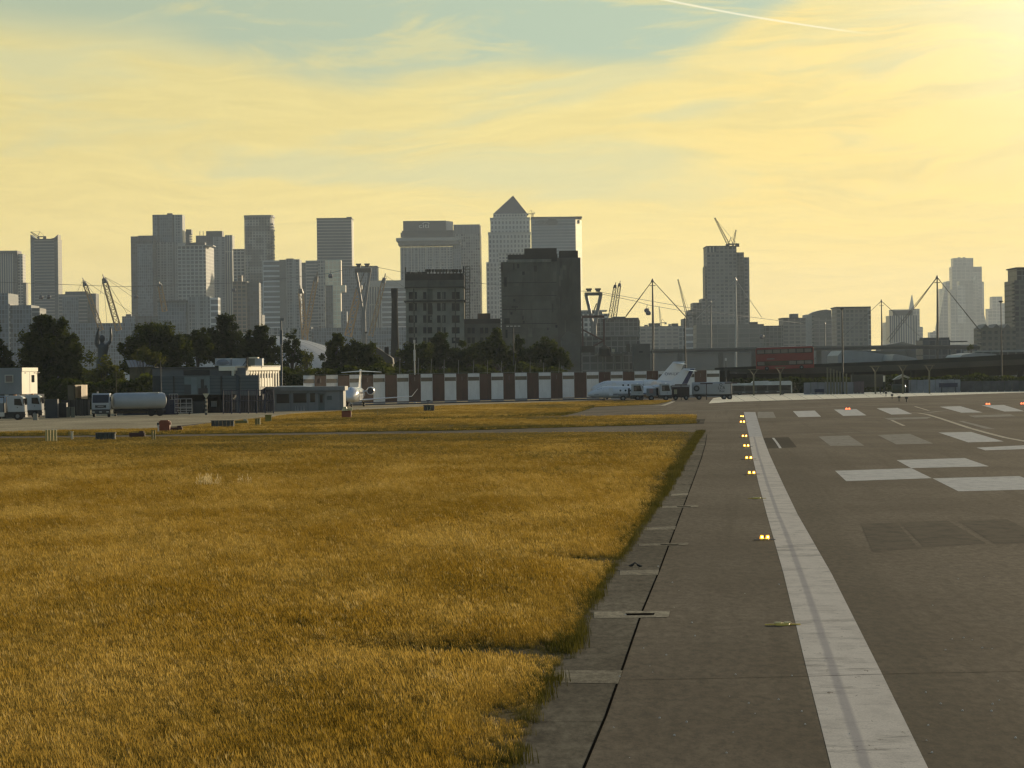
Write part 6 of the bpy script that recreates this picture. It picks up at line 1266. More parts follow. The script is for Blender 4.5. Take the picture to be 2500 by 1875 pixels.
def marker(label, u, vt, vb, tri=False):
    p = gp(u, vb); Y = p.y; z = at(u, vt, Y).z; r = thing('marker_post', label, 'post', (p.x, Y, 0)); l = Vector((p.x, Y, 0)); n = 8
    for k in range(n): MB(l).tube((p.x, Y, z * k / n), (p.x, Y, z * (k + 1) / n), .17, .17, 8).build('band', BLK if k % 2 == 0 else mat('band_pale', (0.36, 0.33, 0.24), .6), r)
    if tri:
        MB(l).xprism([(p.x - .45, z + .75), (p.x + .45, z + .75), (p.x, z + .02)], Y - .04, Y + .02, 'y').build('triangle_sign', mat('sign_cream', (0.48, 0.44, 0.30), .5), r)
marker('black and white banded marker post right of the tanker cab', 282, 986, 1016); marker('banded post carrying a pale downward triangle sign', 503.5, 974, 1013, True)
# step unit with hand rails
def steps(label, u, vb, w, h):
    p = gp(u, vb); l = Vector(p); r = thing('maintenance_steps', label, 'steps', l); m = SIL
    for k in range(4): MB(l).box(p.x - w / 2 + k * .3, p.x + w / 2, p.y, p.y + .8, .25 + k * .3, .3 + k * .3).build('tread', m, r)
    b = MB(l)
    for x in (p.x - w / 2, p.x - w / 6, p.x + w / 6, p.x + w / 2): b.tube((x, p.y, .2), (x, p.y, h), .045, n=4)
    for z in (h, h * .72, h * .45): b.tube((p.x - w / 2, p.y, z), (p.x + w / 2, p.y, z), .045, n=4)
    b.build('hand_rail', m, r)
    for s_ in (-1, 1): MB(l).tube((p.x + s_ * w * .35, p.y - .1, .16), (p.x + s_ * w * .35, p.y + .1, .16), .16, n=10).build('wheel', TYRE, r)
steps('silver wheeled steps with hand rails in front of the blue-clad building', 448, 1012, 2.4, 2.2)
steps('small silver platform left of the wheeled steps', 424, 1012, 1.2, 2.9)
stone('low dark loading platform with a pale top edge', 447, 498, 982, 1010, 516, BLK, 'loading_platform', 'platform', 2.0)

# ------------------------------------------------------------------ trucks
def truck_side(label, uf, vb, L, flip=1, tank=None, s=1.0, bodym=None):
    """side-on lorry whose nose is at picture column uf on ground row vb, facing +x when flip is 1"""
    p = gp(uf, vb); r = thing('tanker_lorry', label, 'lorry', (p.x, p.y, 0), 0 if flip == 1 else math.pi); X = lambda x: x
    m = bodym or WHT
    MB().xprism([(-2.2, 1.05), (-2.2, 3.15), (-.55, 3.1), (-.25, 2.9), (-.02, 2.0), (0, 1.05)], -1.2, 1.2, 'y').build('cab', m, r, bevel=.06)
    for yy in (-1.24, 1.2):
        MB().xprism([(-1.35, 1.95), (-1.35, 2.75), (-.55, 2.75), (-.28, 1.85)], yy, yy + .04, 'y').build('side_window', GLD, r)
        MB().cbox((-.95, yy + .02, 1.62), (.14, .06, .1)).build('door_handle', BLK, r)
    MB().box(-.28, .02, -1.05, 1.05, 1.95, 2.8).build('windscreen', GLD, r)
    MB().xprism([(-2.3, .35), (-2.3, 1.05), (0.02, 1.05), (0.05, .35)], -1.15, 1.15, 'y').build('bumper', BLK, r)
    MB().box(-L, -2.2, -.9, .9, .65, .95).build('chassis', BLK, r)
    for x in [-.95, -3.8, -L + 1.6, -L + .6]: 
        for yy in (-1.05, 1.05): wheel(r, x, yy, .5)
    MB().cbox((-3.1, -1.1, .75), (.9, .3, .55)).build('side_locker', SIL, r)
    for yy in (-1.35, 1.35): MB().cbox((-.12, yy, 2.35), (.12, .14, .55)).build('mirror', BLK, r)
    for yy in (-.9, .9): MB().cbox((.06, yy, .72), (.06, .3, .16)).build('headlight', SIL, r)
    MB().cbox((-1.4, 0, 3.22), (.3, .9, .14)).build('beacon', mat('beacon_amber', (0.5, 0.2, 0.03), .3), r)
    if tank == 'cyl':
        rings = []
        for x, q in ((-2.5, .5), (-2.6, .95), (-2.9, 1.1), (-L + .3, 1.1), (-L + .05, .95), (-L, .4)): rings.append([(x, q * 1.08 * math.cos(t * .3927), 1.95 + q * math.sin(t * .3927)) for t in range(16)])
        MB().loft(rings).build('tank', m, r, smooth=True)
        for k in range(3): MB().tube((-3.4 - k * 1.5, 0, 3.0), (-3.4 - k * 1.5, 0, 3.2), .28, n=10).build('hatch', SIL, r)
    elif tank == 'frame':
        b = MB(); 
        for x in (-2.7, -4.2, -5.7): b.box(x - .06, x + .06, -1.1, -.98, .95, 3.0); b.box(x - .06, x + .06, .98, 1.1, .95, 3.0)
        b.box(-5.7, -2.7, -1.1, -.98, 2.9, 3.05); b.build('equipment_frame', BLK, r); MB().box(-5.6, -2.8, -.9, .9, .95, 2.2).build('pump_unit', GRY, r); MB().box(-L, -5.8, -1.15, 1.15, .95, 3.1).build('rear_body', m, r, bevel=.05)
    return r
truck_side('white lorry with a black equipment frame, nearer of the two at the left edge', 64, 1025, 8.5, 1, 'frame')
truck_side('white lorry cab showing just behind the nearer one at the left edge', 105, 1020, 8.5, 1, 'cyl')
def truck_front():
    p = gp(246, 1018); r = thing('tanker_lorry', 'white tanker lorry facing the camera with its tank stretching right', 'lorry', (p.x, p.y, 0)); W2 = 1.22
    MB().xprism([(0, 1.0), (-.05, 1.9), (.35, 3.05), (.7, 3.2), (2.2, 3.2), (2.2, 1.0)], -W2, W2, 'x').build('cab', WHT, r, bevel=.08)
    MB().xprism([(-.06, 1.92), (.32, 3.0), (.37, 3.0), (.0, 1.92)], -W2 + .12, W2 - .12, 'x').build('windscreen', GLD, r)
    MB().box(-.75, .75, -.06, 0, 1.25, 1.6).build('grille', BLK, r); MB().box(-.4, .4, -.09, -.05, 1.42, 1.5).build('badge_strip', SIL, r)
    MB().box(-W2, W2, -.15, .4, .4, 1.0).build('bumper', mat('bumper_dark', (0.03, 0.03, 0.03), .6), r, bevel=.05)
    for x in (-.95, 0, .95): MB().cbox((x, -.18, .68), (.35, .06, .12)).build('headlight', SIL, r)
    for s_ in (-1, 1): MB().cbox((s_ * (W2 + .15), .1, 2.4), (.14, .2, .6)).build('mirror', BLK, r)
    for s_ in (-1, 1):
        for y in (1.0,): o = MB().tube((s_ * 1.0 - .16, y, .5), (s_ * 1.0 + .16, y, .5), .5, n=16).build('wheel', TYRE, r)
    MB().tube((-.5, 1, 3.2), (-.5, 1, 3.45), .12).build('beacon', SIL, r)
    # tank runs off to the right and away
    d = Vector((.94, .34, 0)).normalized(); n = Vector((-d.y, d.x, 0)); rings = []
    for s_, q in ((1.6, .5), (1.7, .95), (2.1, 1.12), (8.6, 1.12), (8.9, 1.0), (9.1, .5)):
        c = d * s_ + Vector((-.2, 1.8, 2.1)); rings.append([tuple(c + n * (q * 1.05 * math.cos(t * .3927)) + Vector((0, 0, q * math.sin(t * .3927)))) for t in range(16)])
    MB().loft(rings).build('tank', WHT, r, smooth=True)
    c = d * 7.3 + Vector((-.2, 1.8, 3.2)); MB().cbox(tuple(c), (1.6, .8, .12)).build('walkway', SIL, r)
    a = d * 1.8 + Vector((-.2, 1.8, .7)); b_ = d * 9.0 + Vector((-.2, 1.8, .7)); MB().tube(a, b_, .35, n=6).build('chassis', BLK, r)
    for s_ in (6.8, 8.0): c = d * s_ + Vector((-.2, 1.8, .5)); MB().tube(c - n * 1.2, c - n * .85, .5, n=14).build('wheel', TYRE, r)
truck_front()

# ------------------------------------------------------------------ jets
JW = mat('jet_white', (0.66, 0.67, 0.68), .22, var=.03); JB = mat('jet_navy', (0.02, 0.03, 0.10), .25); JG = mat('jet_metal', (0.45, 0.45, 0.45), .25, .8)
def jet(label, loc, rz, L=19.0, rf=1.15, zf=1.95, tail='tee', windows=6, reg=None, stripe=True, span=17.0, tailm=None, wing_dz=0.0, zt=6.1, fin_band=False):
    """local frame: nose toward +x"""
    r = thing('business_jet', label, 'aircraft', loc, rz); hl = L / 2; prof = [(hl, .04, -.38), (hl - .25, .30, -.33), (hl - .9, .55, -.24), (hl - 1.7, .80, -.12), (hl - 2.4, .93, 0.0), (hl - 3.2, 1.0, .03), (hl - 5, 1.0, 0), (-hl + 7.5, 1.0, 0), (-hl + 5, .88, .10), (-hl + 2.6, .58, .32), (-hl + .8, .28, .52), (-hl, .08, .60)]
    rings = [[(x, q * rf * math.cos(t * .314159), zf + rf * dz + q * rf * math.sin(t * .314159)) for t in range(20)] for x, q, dz in prof]
    MB().loft(rings).build('fuselage', JW, r, smooth=True)
    # cockpit glazing follows the nose
    b = MB()
    for s_ in (-1, 1):
        for (xa, xb, a0, a1) in ((hl - 1.75, hl - 2.6, 40, 88), (hl - 2.0, hl - 2.9, 12, 36)):
            q0 = .82 if a0 > 30 else .88; P = []
            for x, q, dz in ((xa, .80, -.10), (xb, .965, .01)):
                for a in (a0, a1): P.append((x, s_ * (q * rf + .02) * math.cos(R(a)), zf + rf * dz + (q * rf + .02) * math.sin(R(a))))
            b.add(P, [[0, 1, 3, 2]])
    b.build('cockpit_window', GLD, r, fix=False)
    for s_ in (-1, 1):
        for k in range(windows):
            x = hl - 6.0 - k * .95; a = R(14); c = Vector((x, s_ * rf * math.cos(a), zf + rf * math.sin(a))); n = Vector((0, s_ * math.cos(a), math.sin(a))); MB().tube(c - n * .02, c + n * .02, .19, n=10).build('cabin_window', GLD, r)
        c = Vector((hl - 4.3, s_ * rf * .985, zf)); MB().cbox((c.x, c.y + s_ * .02, zf + .05), (.75, .06, 1.35)).build('door_seam', GRY if s_ < 0 else JW, r)
        if stripe:
            P = [(hl - 1.2, -.36), (hl - 5, -.30), (-hl + 6, -.20), (-hl + 6, -.36), (hl - 5, -.42), (hl - 1.2, -.40)]
            q = MB(); vs = []
            for x, dz in P: ay = math.sqrt(max(.05, 1 - (dz) ** 2)) * rf * (.80 if x > hl - 2 else 1.0) + .015; vs.append((x, s_ * ay, zf + dz * rf))
            q.add(vs, [[0, 1, 4, 5], [1, 2, 3, 4]]).build('side_stripe', JB, r, fix=False)
        # wing
        zr = zf - rf * .78 + wing_dz; hs = span / 2; rt = [(1.6, zr - .13), (1.9, zr), (1.6, zr + .14), (-.6, zr + .17), (-2.0, zr)]; tp = [(-1.9, zr + .50), (-1.75, zr + .55), (-1.9, zr + .60), (-2.6, zr + .62), (-3.2, zr + .56)]
        MB().loft([[(x, s_ * rf * .5, z) for x, z in rt], [(x, s_ * hs, z) for x, z in tp]]).build('wing', JW, r, smooth=True)
        MB().loft([[(x, s_ * hs, z) for x, z in tp], [(x - .9, s_ * (hs + .9), z + 1.25) for x, z in [(-2.2, zr + .50), (-2.15, zr + .52), (-2.2, zr + .54), (-2.6, zr + .54), (-2.9, zr + .52)]]]).build('winglet', JW, r)
        # engine
        ex, ey, ez = -hl + 5.2, s_ * (rf + .95), zf + .55; er = []
        for x, q in ((1.55, .52), (1.65, .60), (1.4, .68), (.2, .70), (-1.2, .52), (-1.6, .40)): er.append([(ex + x, ey + q * math.cos(t * .3927), ez + q * math.sin(t * .3927)) for t in range(16)])
        e = MB().loft(er).build('engine', JW, r, smooth=True); MB().tube((ex + 1.56, ey, ez), (ex + 1.60, ey, ez), .50, n=16).build('intake', BLK, e); MB().tube((ex + 1.55, ey, ez), (ex + 1.66, ey, ez), .62, .58, 16, caps=False).build('intake_lip', JG, e)
        MB().box(ex - 1.0, ex + .8, min(ey, s_ * rf * .8), max(ey, s_ * rf * .8), ez - .1, ez + .1).build('engine_pylon', JW, r)
        for (gx, gy) in ((-.4, s_ * 1.35),):
            MB().tube((gx, gy, .35), (gx - .05, gy * .9, zr + .1), .09, n=6).build('gear_leg', JG, r); wheel(r, gx, gy, .36, .3)
    MB().tube((hl - 3.0, 0, .3), (hl - 3.2, 0, zf - rf * .8), .08, n=6).build('gear_leg', JG, r); wheel(r, hl - 3.0, 0, .26, .2)
    MB().loft([[(-hl + 4.4, -.02, zf + rf * .85), (-hl + 3.0, .16, zf + rf * .8), (-hl + .6, .02, zf + rf * .8), (-hl + 3.0, -.16, zf + rf * .8)], [(-hl + 1.3, -.01, zt), (-hl + .7, .09, zt), (-hl - .9, .01, zt), (-hl + .7, -.09, zt)]]).build('tail_fin', tailm or JW, r, smooth=True)
    zs = zt - .25 if tail == 'tee' else zf + 1.7
    MB().tube((-hl + 1.2, 0, zt - .1), (-hl - 1.0, 0, zt + .02), .17, .05, 8).build('fin_bullet', JW, r, smooth=True)
    for s_ in (-1, 1):
        MB().loft([[(-hl + 1.0, 0, zs), (-hl + .2, 0, zs + .12), (-hl - .7, 0, zs), (-hl + .2, 0, zs - .08)], [(-hl - .5, s_ * 3.4, zs - .2), (-hl - .8, s_ * 3.4, zs - .14), (-hl - 1.25, s_ * 3.4, zs - .2), (-hl - .8, s_ * 3.4, zs - .23)]]).build('tailplane', JW, r, smooth=True)
    if fin_band:
        for s_ in (-1, 1): MB().add([(-hl + 1.7, s_ * .19, zf + rf * .9), (-hl + .7, s_ * .06, zf + rf * .9), (-hl - .85, s_ * .05, zt), (-hl - .1, s_ * .11, zt)], [[0, 1, 2, 3]]).build('fin_band', JB, r, fix=False)
    if tailm is None and reg:
        c = bpy.data.curves.new('registration', 'FONT'); c.body = reg; c.size = .75; c.extrude = .01; c.align_x = 'CENTER'; o = bpy.data.objects.new('registration', c); COL.objects.link(o); bpy.context.view_layer.update()
        me = bpy.data.meshes.new_from_object(o.evaluated_get(bpy.context.evaluated_depsgraph_get())); bpy.data.objects.remove(o); bpy.data.curves.remove(c)
        for q in me.vertices: q.co = Vector((-hl + 1.35 - q.co.x, .17 + q.co.z, 4.35 + q.co.y))
        me.materials.clear(); me.materials.append(JB); k = bpy.data.objects.new('registration', me); COL.objects.link(k); k.parent = r
    return r
p = gp(869, 993); jet('white T-tail jet parked nose-on in front of the striped barrier, wing stretching right', (p.x - .2, p.y + 3.0, 0), R(-93), L=20, rf=1.25, zf=2.0, windows=6, stripe=False, span=18.4)
p = at(1434, 950, 652); jet('white jet with navy stripe, nearer of the two nosed left by the fuel lorries', (p.x + 9.4, 652, -.1), math.pi, L=18.8, rf=1.08, zf=1.62, windows=5, reg=None, span=10, zt=5.7, fin_band=True)
p = at(1442, 950, 662); jet('white jet behind the navy-striped one, its taller fin lettered', (p.x + 8.3, 661.5, .1), math.pi, L=16.6, rf=1.1, zf=2.35, windows=5, reg='OW-LXT', span=9, zt=6.8)

# ------------------------------------------------------------------ vehicles by the jets
def cabtruck(label, u, vb, rz=0.0, bh=1.25):
    p = gp(u, vb); r = thing('fuel_bowser', label, 'lorry', (p.x, p.y, 0), rz); Lb = -4.4
    MB().xprism([(-2.1, .95), (-2.1, 3.0), (-.5, 3.0), (-.15, 2.7), (0, 1.8), (0, .95)], -1.15, 1.15, 'y').build('cab', WHT, r, bevel=.06)
    MB().xprism([(-1.7, 1.7), (-1.7, 2.7), (-.5, 2.7), (-.22, 1.7)], -1.2, -1.15, 'y').build('side_window', GLD, r); MB().xprism([(-1.6, 1.85), (-1.6, 2.5), (-1.2, 2.5), (-1.2, 1.85)], -1.23, -1.2, 'y').build('head_rest', GLP, r)
    MB().box(-.2, .03, -1.0, 1.0, 1.8, 2.6).build('windscreen', GLD, r); MB().box(-2.3, .05, -1.15, 1.15, .35, .95).build('bumper', BLK, r); MB().cbox((-.75, -1.18, 1.35), (.14, .06, .12)).build('door_handle', BLK, r)
    MB().box(Lb, -2.3, -1.1, 1.1, .8, bh).build('rear_body', GRY, r, bevel=.1); MB().cbox((-2.55, -.9, 1.5), (.35, .4, 1.5)).build('hose_cabinet', BLK, r)
    if bh > 2: MB().cbox((-3.6, -1.12, 1.7), (.7, .1, .8)).build('meter_panel', mat('panel_pink', (0.22, 0.13, 0.12), .5), r); MB().tube((-2.6, -1.0, 2.2), (-3.9, -1.0, 2.9), .05).build('rail', SIL, r)
    for x in (-1.0, -3.6):
        for yy in (-1.0, 1.0): wheel(r, x, yy, .48)
    MB().cbox((-1.0, -.6, 3.1), (.3, .3, .18)).build('beacon', mat('lamp_white', (0.9, 0.9, 0.85), .2), r)
cabtruck('white fuel lorry cab in front of the jets, left one', 1570, 978); cabtruck('white fuel lorry cab in front of the jets, right one', 1639, 977.5, bh=2.2)
def trailer():
    a = gp(1690, 976); r = thing('box_trailer', 'long pale rounded trailer with a round emblem and lettering', 'trailer', (a.x, a.y, 0)); L = (at(1786, 950, a.y).x - a.x)
    MB().xprism([(-1.25, .95), (-1.25, 2.9), (-.95, 3.15), (.95, 3.15), (1.25, 2.9), (1.25, .95)], 0, L, 'x').build('body', mat('trailer_grey', (0.33, 0.335, 0.335), .5, var=.05), r, bevel=.12)
    MB().box(.1, L, -1.1, 1.1, .6, .93).build('chassis', BLK, r)
    c = (.75, -1.27, 2.05); MB().tube((c[0], -1.27, c[2]), (c[0], -1.30, c[2]), .55, n=18).build('round_emblem', BLK, r); MB().tube((c[0], -1.29, c[2]), (c[0], -1.32, c[2]), .28, n=14).build('emblem_centre', GRY, r)
    for k, (tx, sz, dz, dx) in enumerate((('O', .55, .45, -.1), ('LCR', .55, -.15, 0), ('Roc', .45, -.68, .1))):
        c = bpy.data.curves.new('lettering', 'FONT'); c.body = tx; c.size = sz * 1.35; c.extrude = .01; c.align_x = 'CENTER'; o = bpy.data.objects.new('lettering', c); COL.objects.link(o); bpy.context.view_layer.update()
        me = bpy.data.meshes.new_from_object(o.evaluated_get(bpy.context.evaluated_depsgraph_get())); bpy.data.objects.remove(o); bpy.data.curves.remove(c)
        for q in me.vertices: q.co = Vector((q.co.x + L - 1.9 + dx, -1.28 - q.co.z, 2.0 + dz + q.co.y))
        me.materials.clear(); me.materials.append(BLK); ko = bpy.data.objects.new('lettering', me); COL.objects.link(ko); ko.parent = r
    for x in (1.2, L - 1.4, L - .4): 
        for yy in (-1, 1): wheel(r, x, yy, .45)
trailer()
def darkvan():
    p = gp(1641, 977); r = thing('catering_lorry', 'dark-bodied lorry with a pale roof rail left of the long trailer', 'lorry', (p.x, p.y + .5, 0))
    MB().box(0, 3.1, -1.1, 1.1, .5, 2.35).build('body', mat('maroon_dark', (0.025, 0.010, 0.008), .5), r); MB().box(-.05, 3.2, -1.15, 1.15, 2.36, 2.75).build('roof', mat('roof_pale', (0.30, 0.30, 0.29), .5), r); MB().box(.2, 2.8, -1.2, -1.12, 2.8, 2.9).build('roof_rail', ROOFW, r)
    MB().cbox((.6, -1.13, 1.5), (.55, .06, .85)).build('notice', mat('notice_cream', (0.35, 0.33, 0.2), .5), r)
    for x in (.6, 2.5): wheel(r, x, -1.0, .42)
darkvan()
def coach():
    a = gp(1787, 965); r = thing('apron_coach', 'long low apron coach with stepped silver roof and black side windows', 'coach', (a.x, a.y + 2, 0), R(2)); L = 12.6; S_ = [(0, 2.55), (1.7, 2.55), (1.75, 2.40), (4.2, 2.50), (4.5, 2.85), (7.6, 2.9), (7.9, 2.75), (12.3, 2.85), (12.6, 2.6)]
    MB().xprism([(0, 2.0)] + S_ + [(12.6, 2.0)], -1.35, 1.35, 'y').build('roof', mat('coach_silver', (0.46, 0.47, 0.47), .3, .2), r, bevel=.05)
    MB().box(0.05, L - .05, -1.3, 1.3, .35, 2.0).build('body', mat('coach_body', (0.03, 0.032, 0.034), .3), r)
    for k in range(5): MB().box(.4 + k * 2.4, 2.5 + k * 2.4, -1.33, -1.3, .9, 1.95).build('window', GLD, r)
    for x in (1.6, 10.6): wheel(r, x, -1.1, .45)
    for k in range(4): MB().cbox((2.5 + k * 2.4, -1.34, .62), (.7, .04, .1)).build('reflector', SIL, r)
    MB().box(L - .02, L + .04, -1.2, 1.2, .9, 2.3).build('rear_window', GLP, r); MB().cbox((L - .1, -1.34, 1.4), (.25, .05, 2.2)).build('corner_trim', SIL, r)
coach()
# T-shaped apron lamps before the vehicles
TL = mat('lamp_maroon', (0.045, 0.022, 0.018), .6); TY = mat('lamp_khaki', (0.12, 0.11, 0.055), .6)
lab = ['in front of the dark-bodied lorry', 'at the left end of the long trailer', 'at the right end of the long trailer', 'in front of the coach, leftmost', 'in front of the coach, second', 'in front of the coach, third', 'in front of the coach, rightmost', 'just right of the coach', 'second right of the coach', 'third right of the coach', 'left of the small white aircraft', 'left of the small shelter', 'right of the small shelter', 'before the white hoarding', 'furthest right']
for k, (u, vt, vb, w, ky) in enumerate(((1663, 941, 977, 1.0, 0), (1725, 938, 976, 1.0, 0), (1785, 936.5, 975, 1.0, 0), (1841, 934, 962, .0, 0), (1877, 932, 960, .1, 1), (1893, 934, 960, .0, 0), (1920, 931, 959, .1, 1), (1990, 934, 957, .9, 0), (2034, 933.5, 955, .9, 0), (2074, 933, 954, .8, 0), (2113, 931, 953, .8, 0), (2240, 928.5, 949, .9, 0), (2290, 928, 948, .9, 0), (2345, 926.5, 946, .8, 0), (2402, 926, 944, .8, 0))):
    p = gp(u, vb); z = at(u, vt, p.y).z; r = thing('apron_lamp', 'T-shaped apron lamp ' + lab[k], 'lamp', (p.x, p.y, 0), 0, 'T-shaped lamps along the apron'); l = Vector((p.x, p.y, 0)); m = TY if ky else TL
    MB(l).box(p.x - .07, p.x + .07, p.y - .05, p.y + .05, 0, z).build('post', m, r); MB(l).box(p.x - w - .12, p.x + w + .12, p.y - .1, p.y + .1, z, z + .22).build('lamp_bar', m, r)
# hoardings, sheds and parked things below the flyover
HG = mat('hoarding_grey', (0.20, 0.195, 0.20), .7, var=.12, scale=.5, stain=.3)
def hoard(label, u0, u1, vt, Y, n, m=HG, name='hoarding'):
    a, b = at(u0, vt, Y), at(u1, vt, Y); l = Vector((a.x, Y, 0)); r = thing(name, label, 'fence', l); w = (b.x - a.x) / n
    for k in range(n): MB(l).box(a.x + k * w + .03, a.x + (k + 1) * w - .03, Y, Y + .12, 0, a.z + (.05 if k % 2 else 0)).build('panel', m, r)
hoard('grey site hoarding right of the coach', 1962, 2084, 934, 742, 7); hoard('reddish grey hoarding behind the small white aircraft', 2084, 2110, 932, 744, 3, mat('hoarding_pink', (0.13, 0.095, 0.095), .7)); hoard('long pale hoarding right of the small shelter', 2208, 2345, 928, 748, 9, mat('hoarding_pale', (0.26, 0.26, 0.27), .7, var=.15)); hoard('low dim hoarding at the right edge', 2345, 2560, 931, 750, 12, mat('hoarding_dim', (0.085, 0.08, 0.075), .8, var=.3))
stone('dark blue container between hoarding panels, left one', 1990, 2012, 951, 958, 738, mat('cont_blue', (0.02, 0.022, 0.05), .6), 'blue_container', 'container', 2); stone('dark blue container in front of the pale hoarding', 2295, 2338, 936, 945.5, 744, mat('cont_blue', (0.02, 0.022, 0.05)), 'blue_container', 'container', 2)
stone('low dark shed roof left of the small white aircraft', 2080, 2157, 916, 945, 746, mat('shed_dim', (0.05, 0.048, 0.035), .8), 'dim_shed', 'shed', 3)
stone('bright end board of the dim shed', 2156, 2161, 918, 932, 744.5, LIT, 'end_board', 'board', .2)
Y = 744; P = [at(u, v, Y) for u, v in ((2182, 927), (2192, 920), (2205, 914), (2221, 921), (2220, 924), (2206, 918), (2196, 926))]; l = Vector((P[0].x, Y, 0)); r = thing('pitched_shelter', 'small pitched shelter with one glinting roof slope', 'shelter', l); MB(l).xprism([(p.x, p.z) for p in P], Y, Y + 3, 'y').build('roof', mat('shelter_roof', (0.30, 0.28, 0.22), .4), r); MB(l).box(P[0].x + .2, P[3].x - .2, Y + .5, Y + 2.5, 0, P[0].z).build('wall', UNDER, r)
for k, (u, lb) in enumerate(((2187, 'dull green water tank beside the small shelter'), (2200, 'second green tank beside the small shelter'))):
    p = at(u, 940, 741); l = Vector((p.x, 741, 0)); r = thing('water_tank', lb, 'tank', l); MB(l).tube((p.x - .8, 741, 1.0), (p.x + .8, 741, 1.0), .9, .9, 14).build('drum', mat('tank_green', (0.05, 0.055, 0.03), .6), r, smooth=True); MB(l).tube((p.x + .8, 741, 1.0), (p.x + .9, 741, 1.0), .85, .7, 14).build('end_cap', SIL, r); MB(l).box(p.x - .7, p.x + .7, 740.6, 741.4, 0, .3).build('cradle', POLE, r)
def car(label, u, vb, col, L=4.2, rz=0):
    p = gp(u, vb); r = thing('parked_car', label, 'car', (p.x, p.y, 0), rz); m = mat('car_' + label[:8].replace(' ', '_'), col, .3)
    MB().xprism([(0, .35), (0, .8), (.9, .9), (1.5, 1.4), (3.0, 1.42), (3.8, .95), (L, .85), (L, .35)], -.85, .85, 'y').build('body', m, r, bevel=.06); MB().xprism([(1.05, .92), (1.55, 1.33), (2.95, 1.35), (3.6, .95)], -.88, .88, 'y').build('window', GLD, r)
    for x in (.8, L - .8):
        for yy in (-.8, .8): wheel(r, x, yy, .32, .2)
car('silver car parked before the dim hoarding, catching sun', 2350, 947, (0.45, 0.42, 0.36)); car('dark maroon car parked right of the silver car', 2385, 946.5, (0.05, 0.012, 0.012)); car('grey-blue car nearest the right picture edge', 2470, 944.5, (0.16, 0.17, 0.2)); car('dark red car left of the small shelter', 2150, 950, (0.06, 0.015, 0.015))
# light aircraft, small, white
def light_plane():
    p = gp(2131, 956); r = thing('light_aircraft', 'tiny white high-wing aircraft on the pale strip', 'aircraft', (p.x, p.y, 0), R(200))
    MB().loft([[(x, q * .45 * math.cos(t * .785), 1.3 + dz + q * .5 * math.sin(t * .785)) for t in range(8)] for x, q, dz in ((2.4, .3, -.1), (2.0, .8, -.05), (.8, 1.1, 0.1), (-.6, 1.0, .1), (-3.2, .25, .25), (-3.6, .1, .3))]).build('fuselage', WHT, r, smooth=True)
    MB().box(-.4, .9, -4.2, 4.2, 1.88, 2.0).build('wing', WHT, r); MB().xprism([(-2.9, 1.5), (-3.3, 2.4), (-3.8, 2.4), (-3.7, 1.5)], -.05, .05, 'y').build('tail_fin', WHT, r); MB().box(-3.8, -3.1, -1.3, 1.3, 1.5, 1.56).build('tailplane', WHT, r)
    for y in (-1.0, 1.0): wheel(r, .1, y, .22, .12)
    MB().box(.2, .5, -.95, .95, .25, .35).build('axle', GRY, r); wheel(r, 1.8, 0, .18, .12); MB().box(2.42, 2.46, -.9, .9, 1.15, 1.3).build('propeller', BLK, r); MB().box(.3, 1.2, -.5, .5, 1.45, 1.75).build('cockpit_window', GLD, r)
light_plane()

# ------------------------------------------------------------------ runway lights, signs, small airfield boxes
AMB = mat('amber_lens', (0.9, 0.5, 0.05), .2, emit=((1.0, 0.36, 0.02), 1.5)); AMBW = mat('amber_core', (1, .8, .4), .2, emit=((1.0, 0.66, 0.12), 12.0)); REDL = mat('red_lens', (0.9, 0.2, 0.1), .2, emit=((1.0, 0.16, 0.05), 3.0)); LAMPB = mat('lamp_yellow_body', (0.80, 0.55, 0.10), .5); DULL = mat('dull_lens', (0.6, 0.5, 0.2), .3)
def edge_light(label, u, v, lit=True, s=1.0, red=False):
    p = gp(u, v + 1.5); r = thing('runway_light', label, 'runway light', (p.x, p.y, 0), 0, 'runway lights'); l = Vector((p.x, p.y, 0)); Y = p.y
    MB(l).tube((p.x, Y, .004), (p.x, Y, .05), .17 * s, .15 * s, 14).build('base_plate', LAMPB if not red else GRY, r)
    for s_ in (-1, 1):
        x = p.x + s_ * .105 * s
        MB(l).tube((x, Y, .05), (x, Y, .05 + (.12 * s if lit else .02)), .082 * s, (.055 if lit else .08) * s, 10).build('lens', (REDL if red else AMB) if lit else DULL, r, smooth=True)
        if lit: MB(l).cbox((x, Y - .06 * s, .05 + .055 * s), (.06 * s, .05, .06 * s)).build('lamp_core', AMBW if not red else REDL, r)
        MB(l).cbox((p.x + s_ * .27 * s, Y, .02), (.22 * s, .07, .025)).build('mounting_arm', LAMPB if not lit else GRY, r)
    return r
N_ = ['nearest', 'second nearest', 'third nearest', 'fourth nearest', 'fifth nearest', 'sixth nearest', 'farthest of the steadily spaced']
for k, (u, v, sc_) in enumerate(((1867, 1317, .9), (1835, 1157, 1.1), (1828, 1120, 1.2), (1822, 1090, 1.2), (1817.6, 1066, 1.25), (1812.5, 1031, 1.5), (1811.6, 1017, 1.1))): edge_light('lit amber light left of the white edge stripe, %s one' % N_[k], u, v, True, sc_)
edge_light('unlit yellow runway light close to the picture bottom, left of the stripe', 1911, 1525, False, 1.0); edge_light('unlit yellow runway light between two lit amber ones', 1848, 1216, False, 1.0)
for u, v, lb in ((2070, 999, 'red light at the far end above the third white key'), (2412, 987, 'red light at the far end near the right picture side'), (2497, 986, 'red light at the far end cut by the right picture edge')): edge_light(lb, u, v, True, 1.7, True)
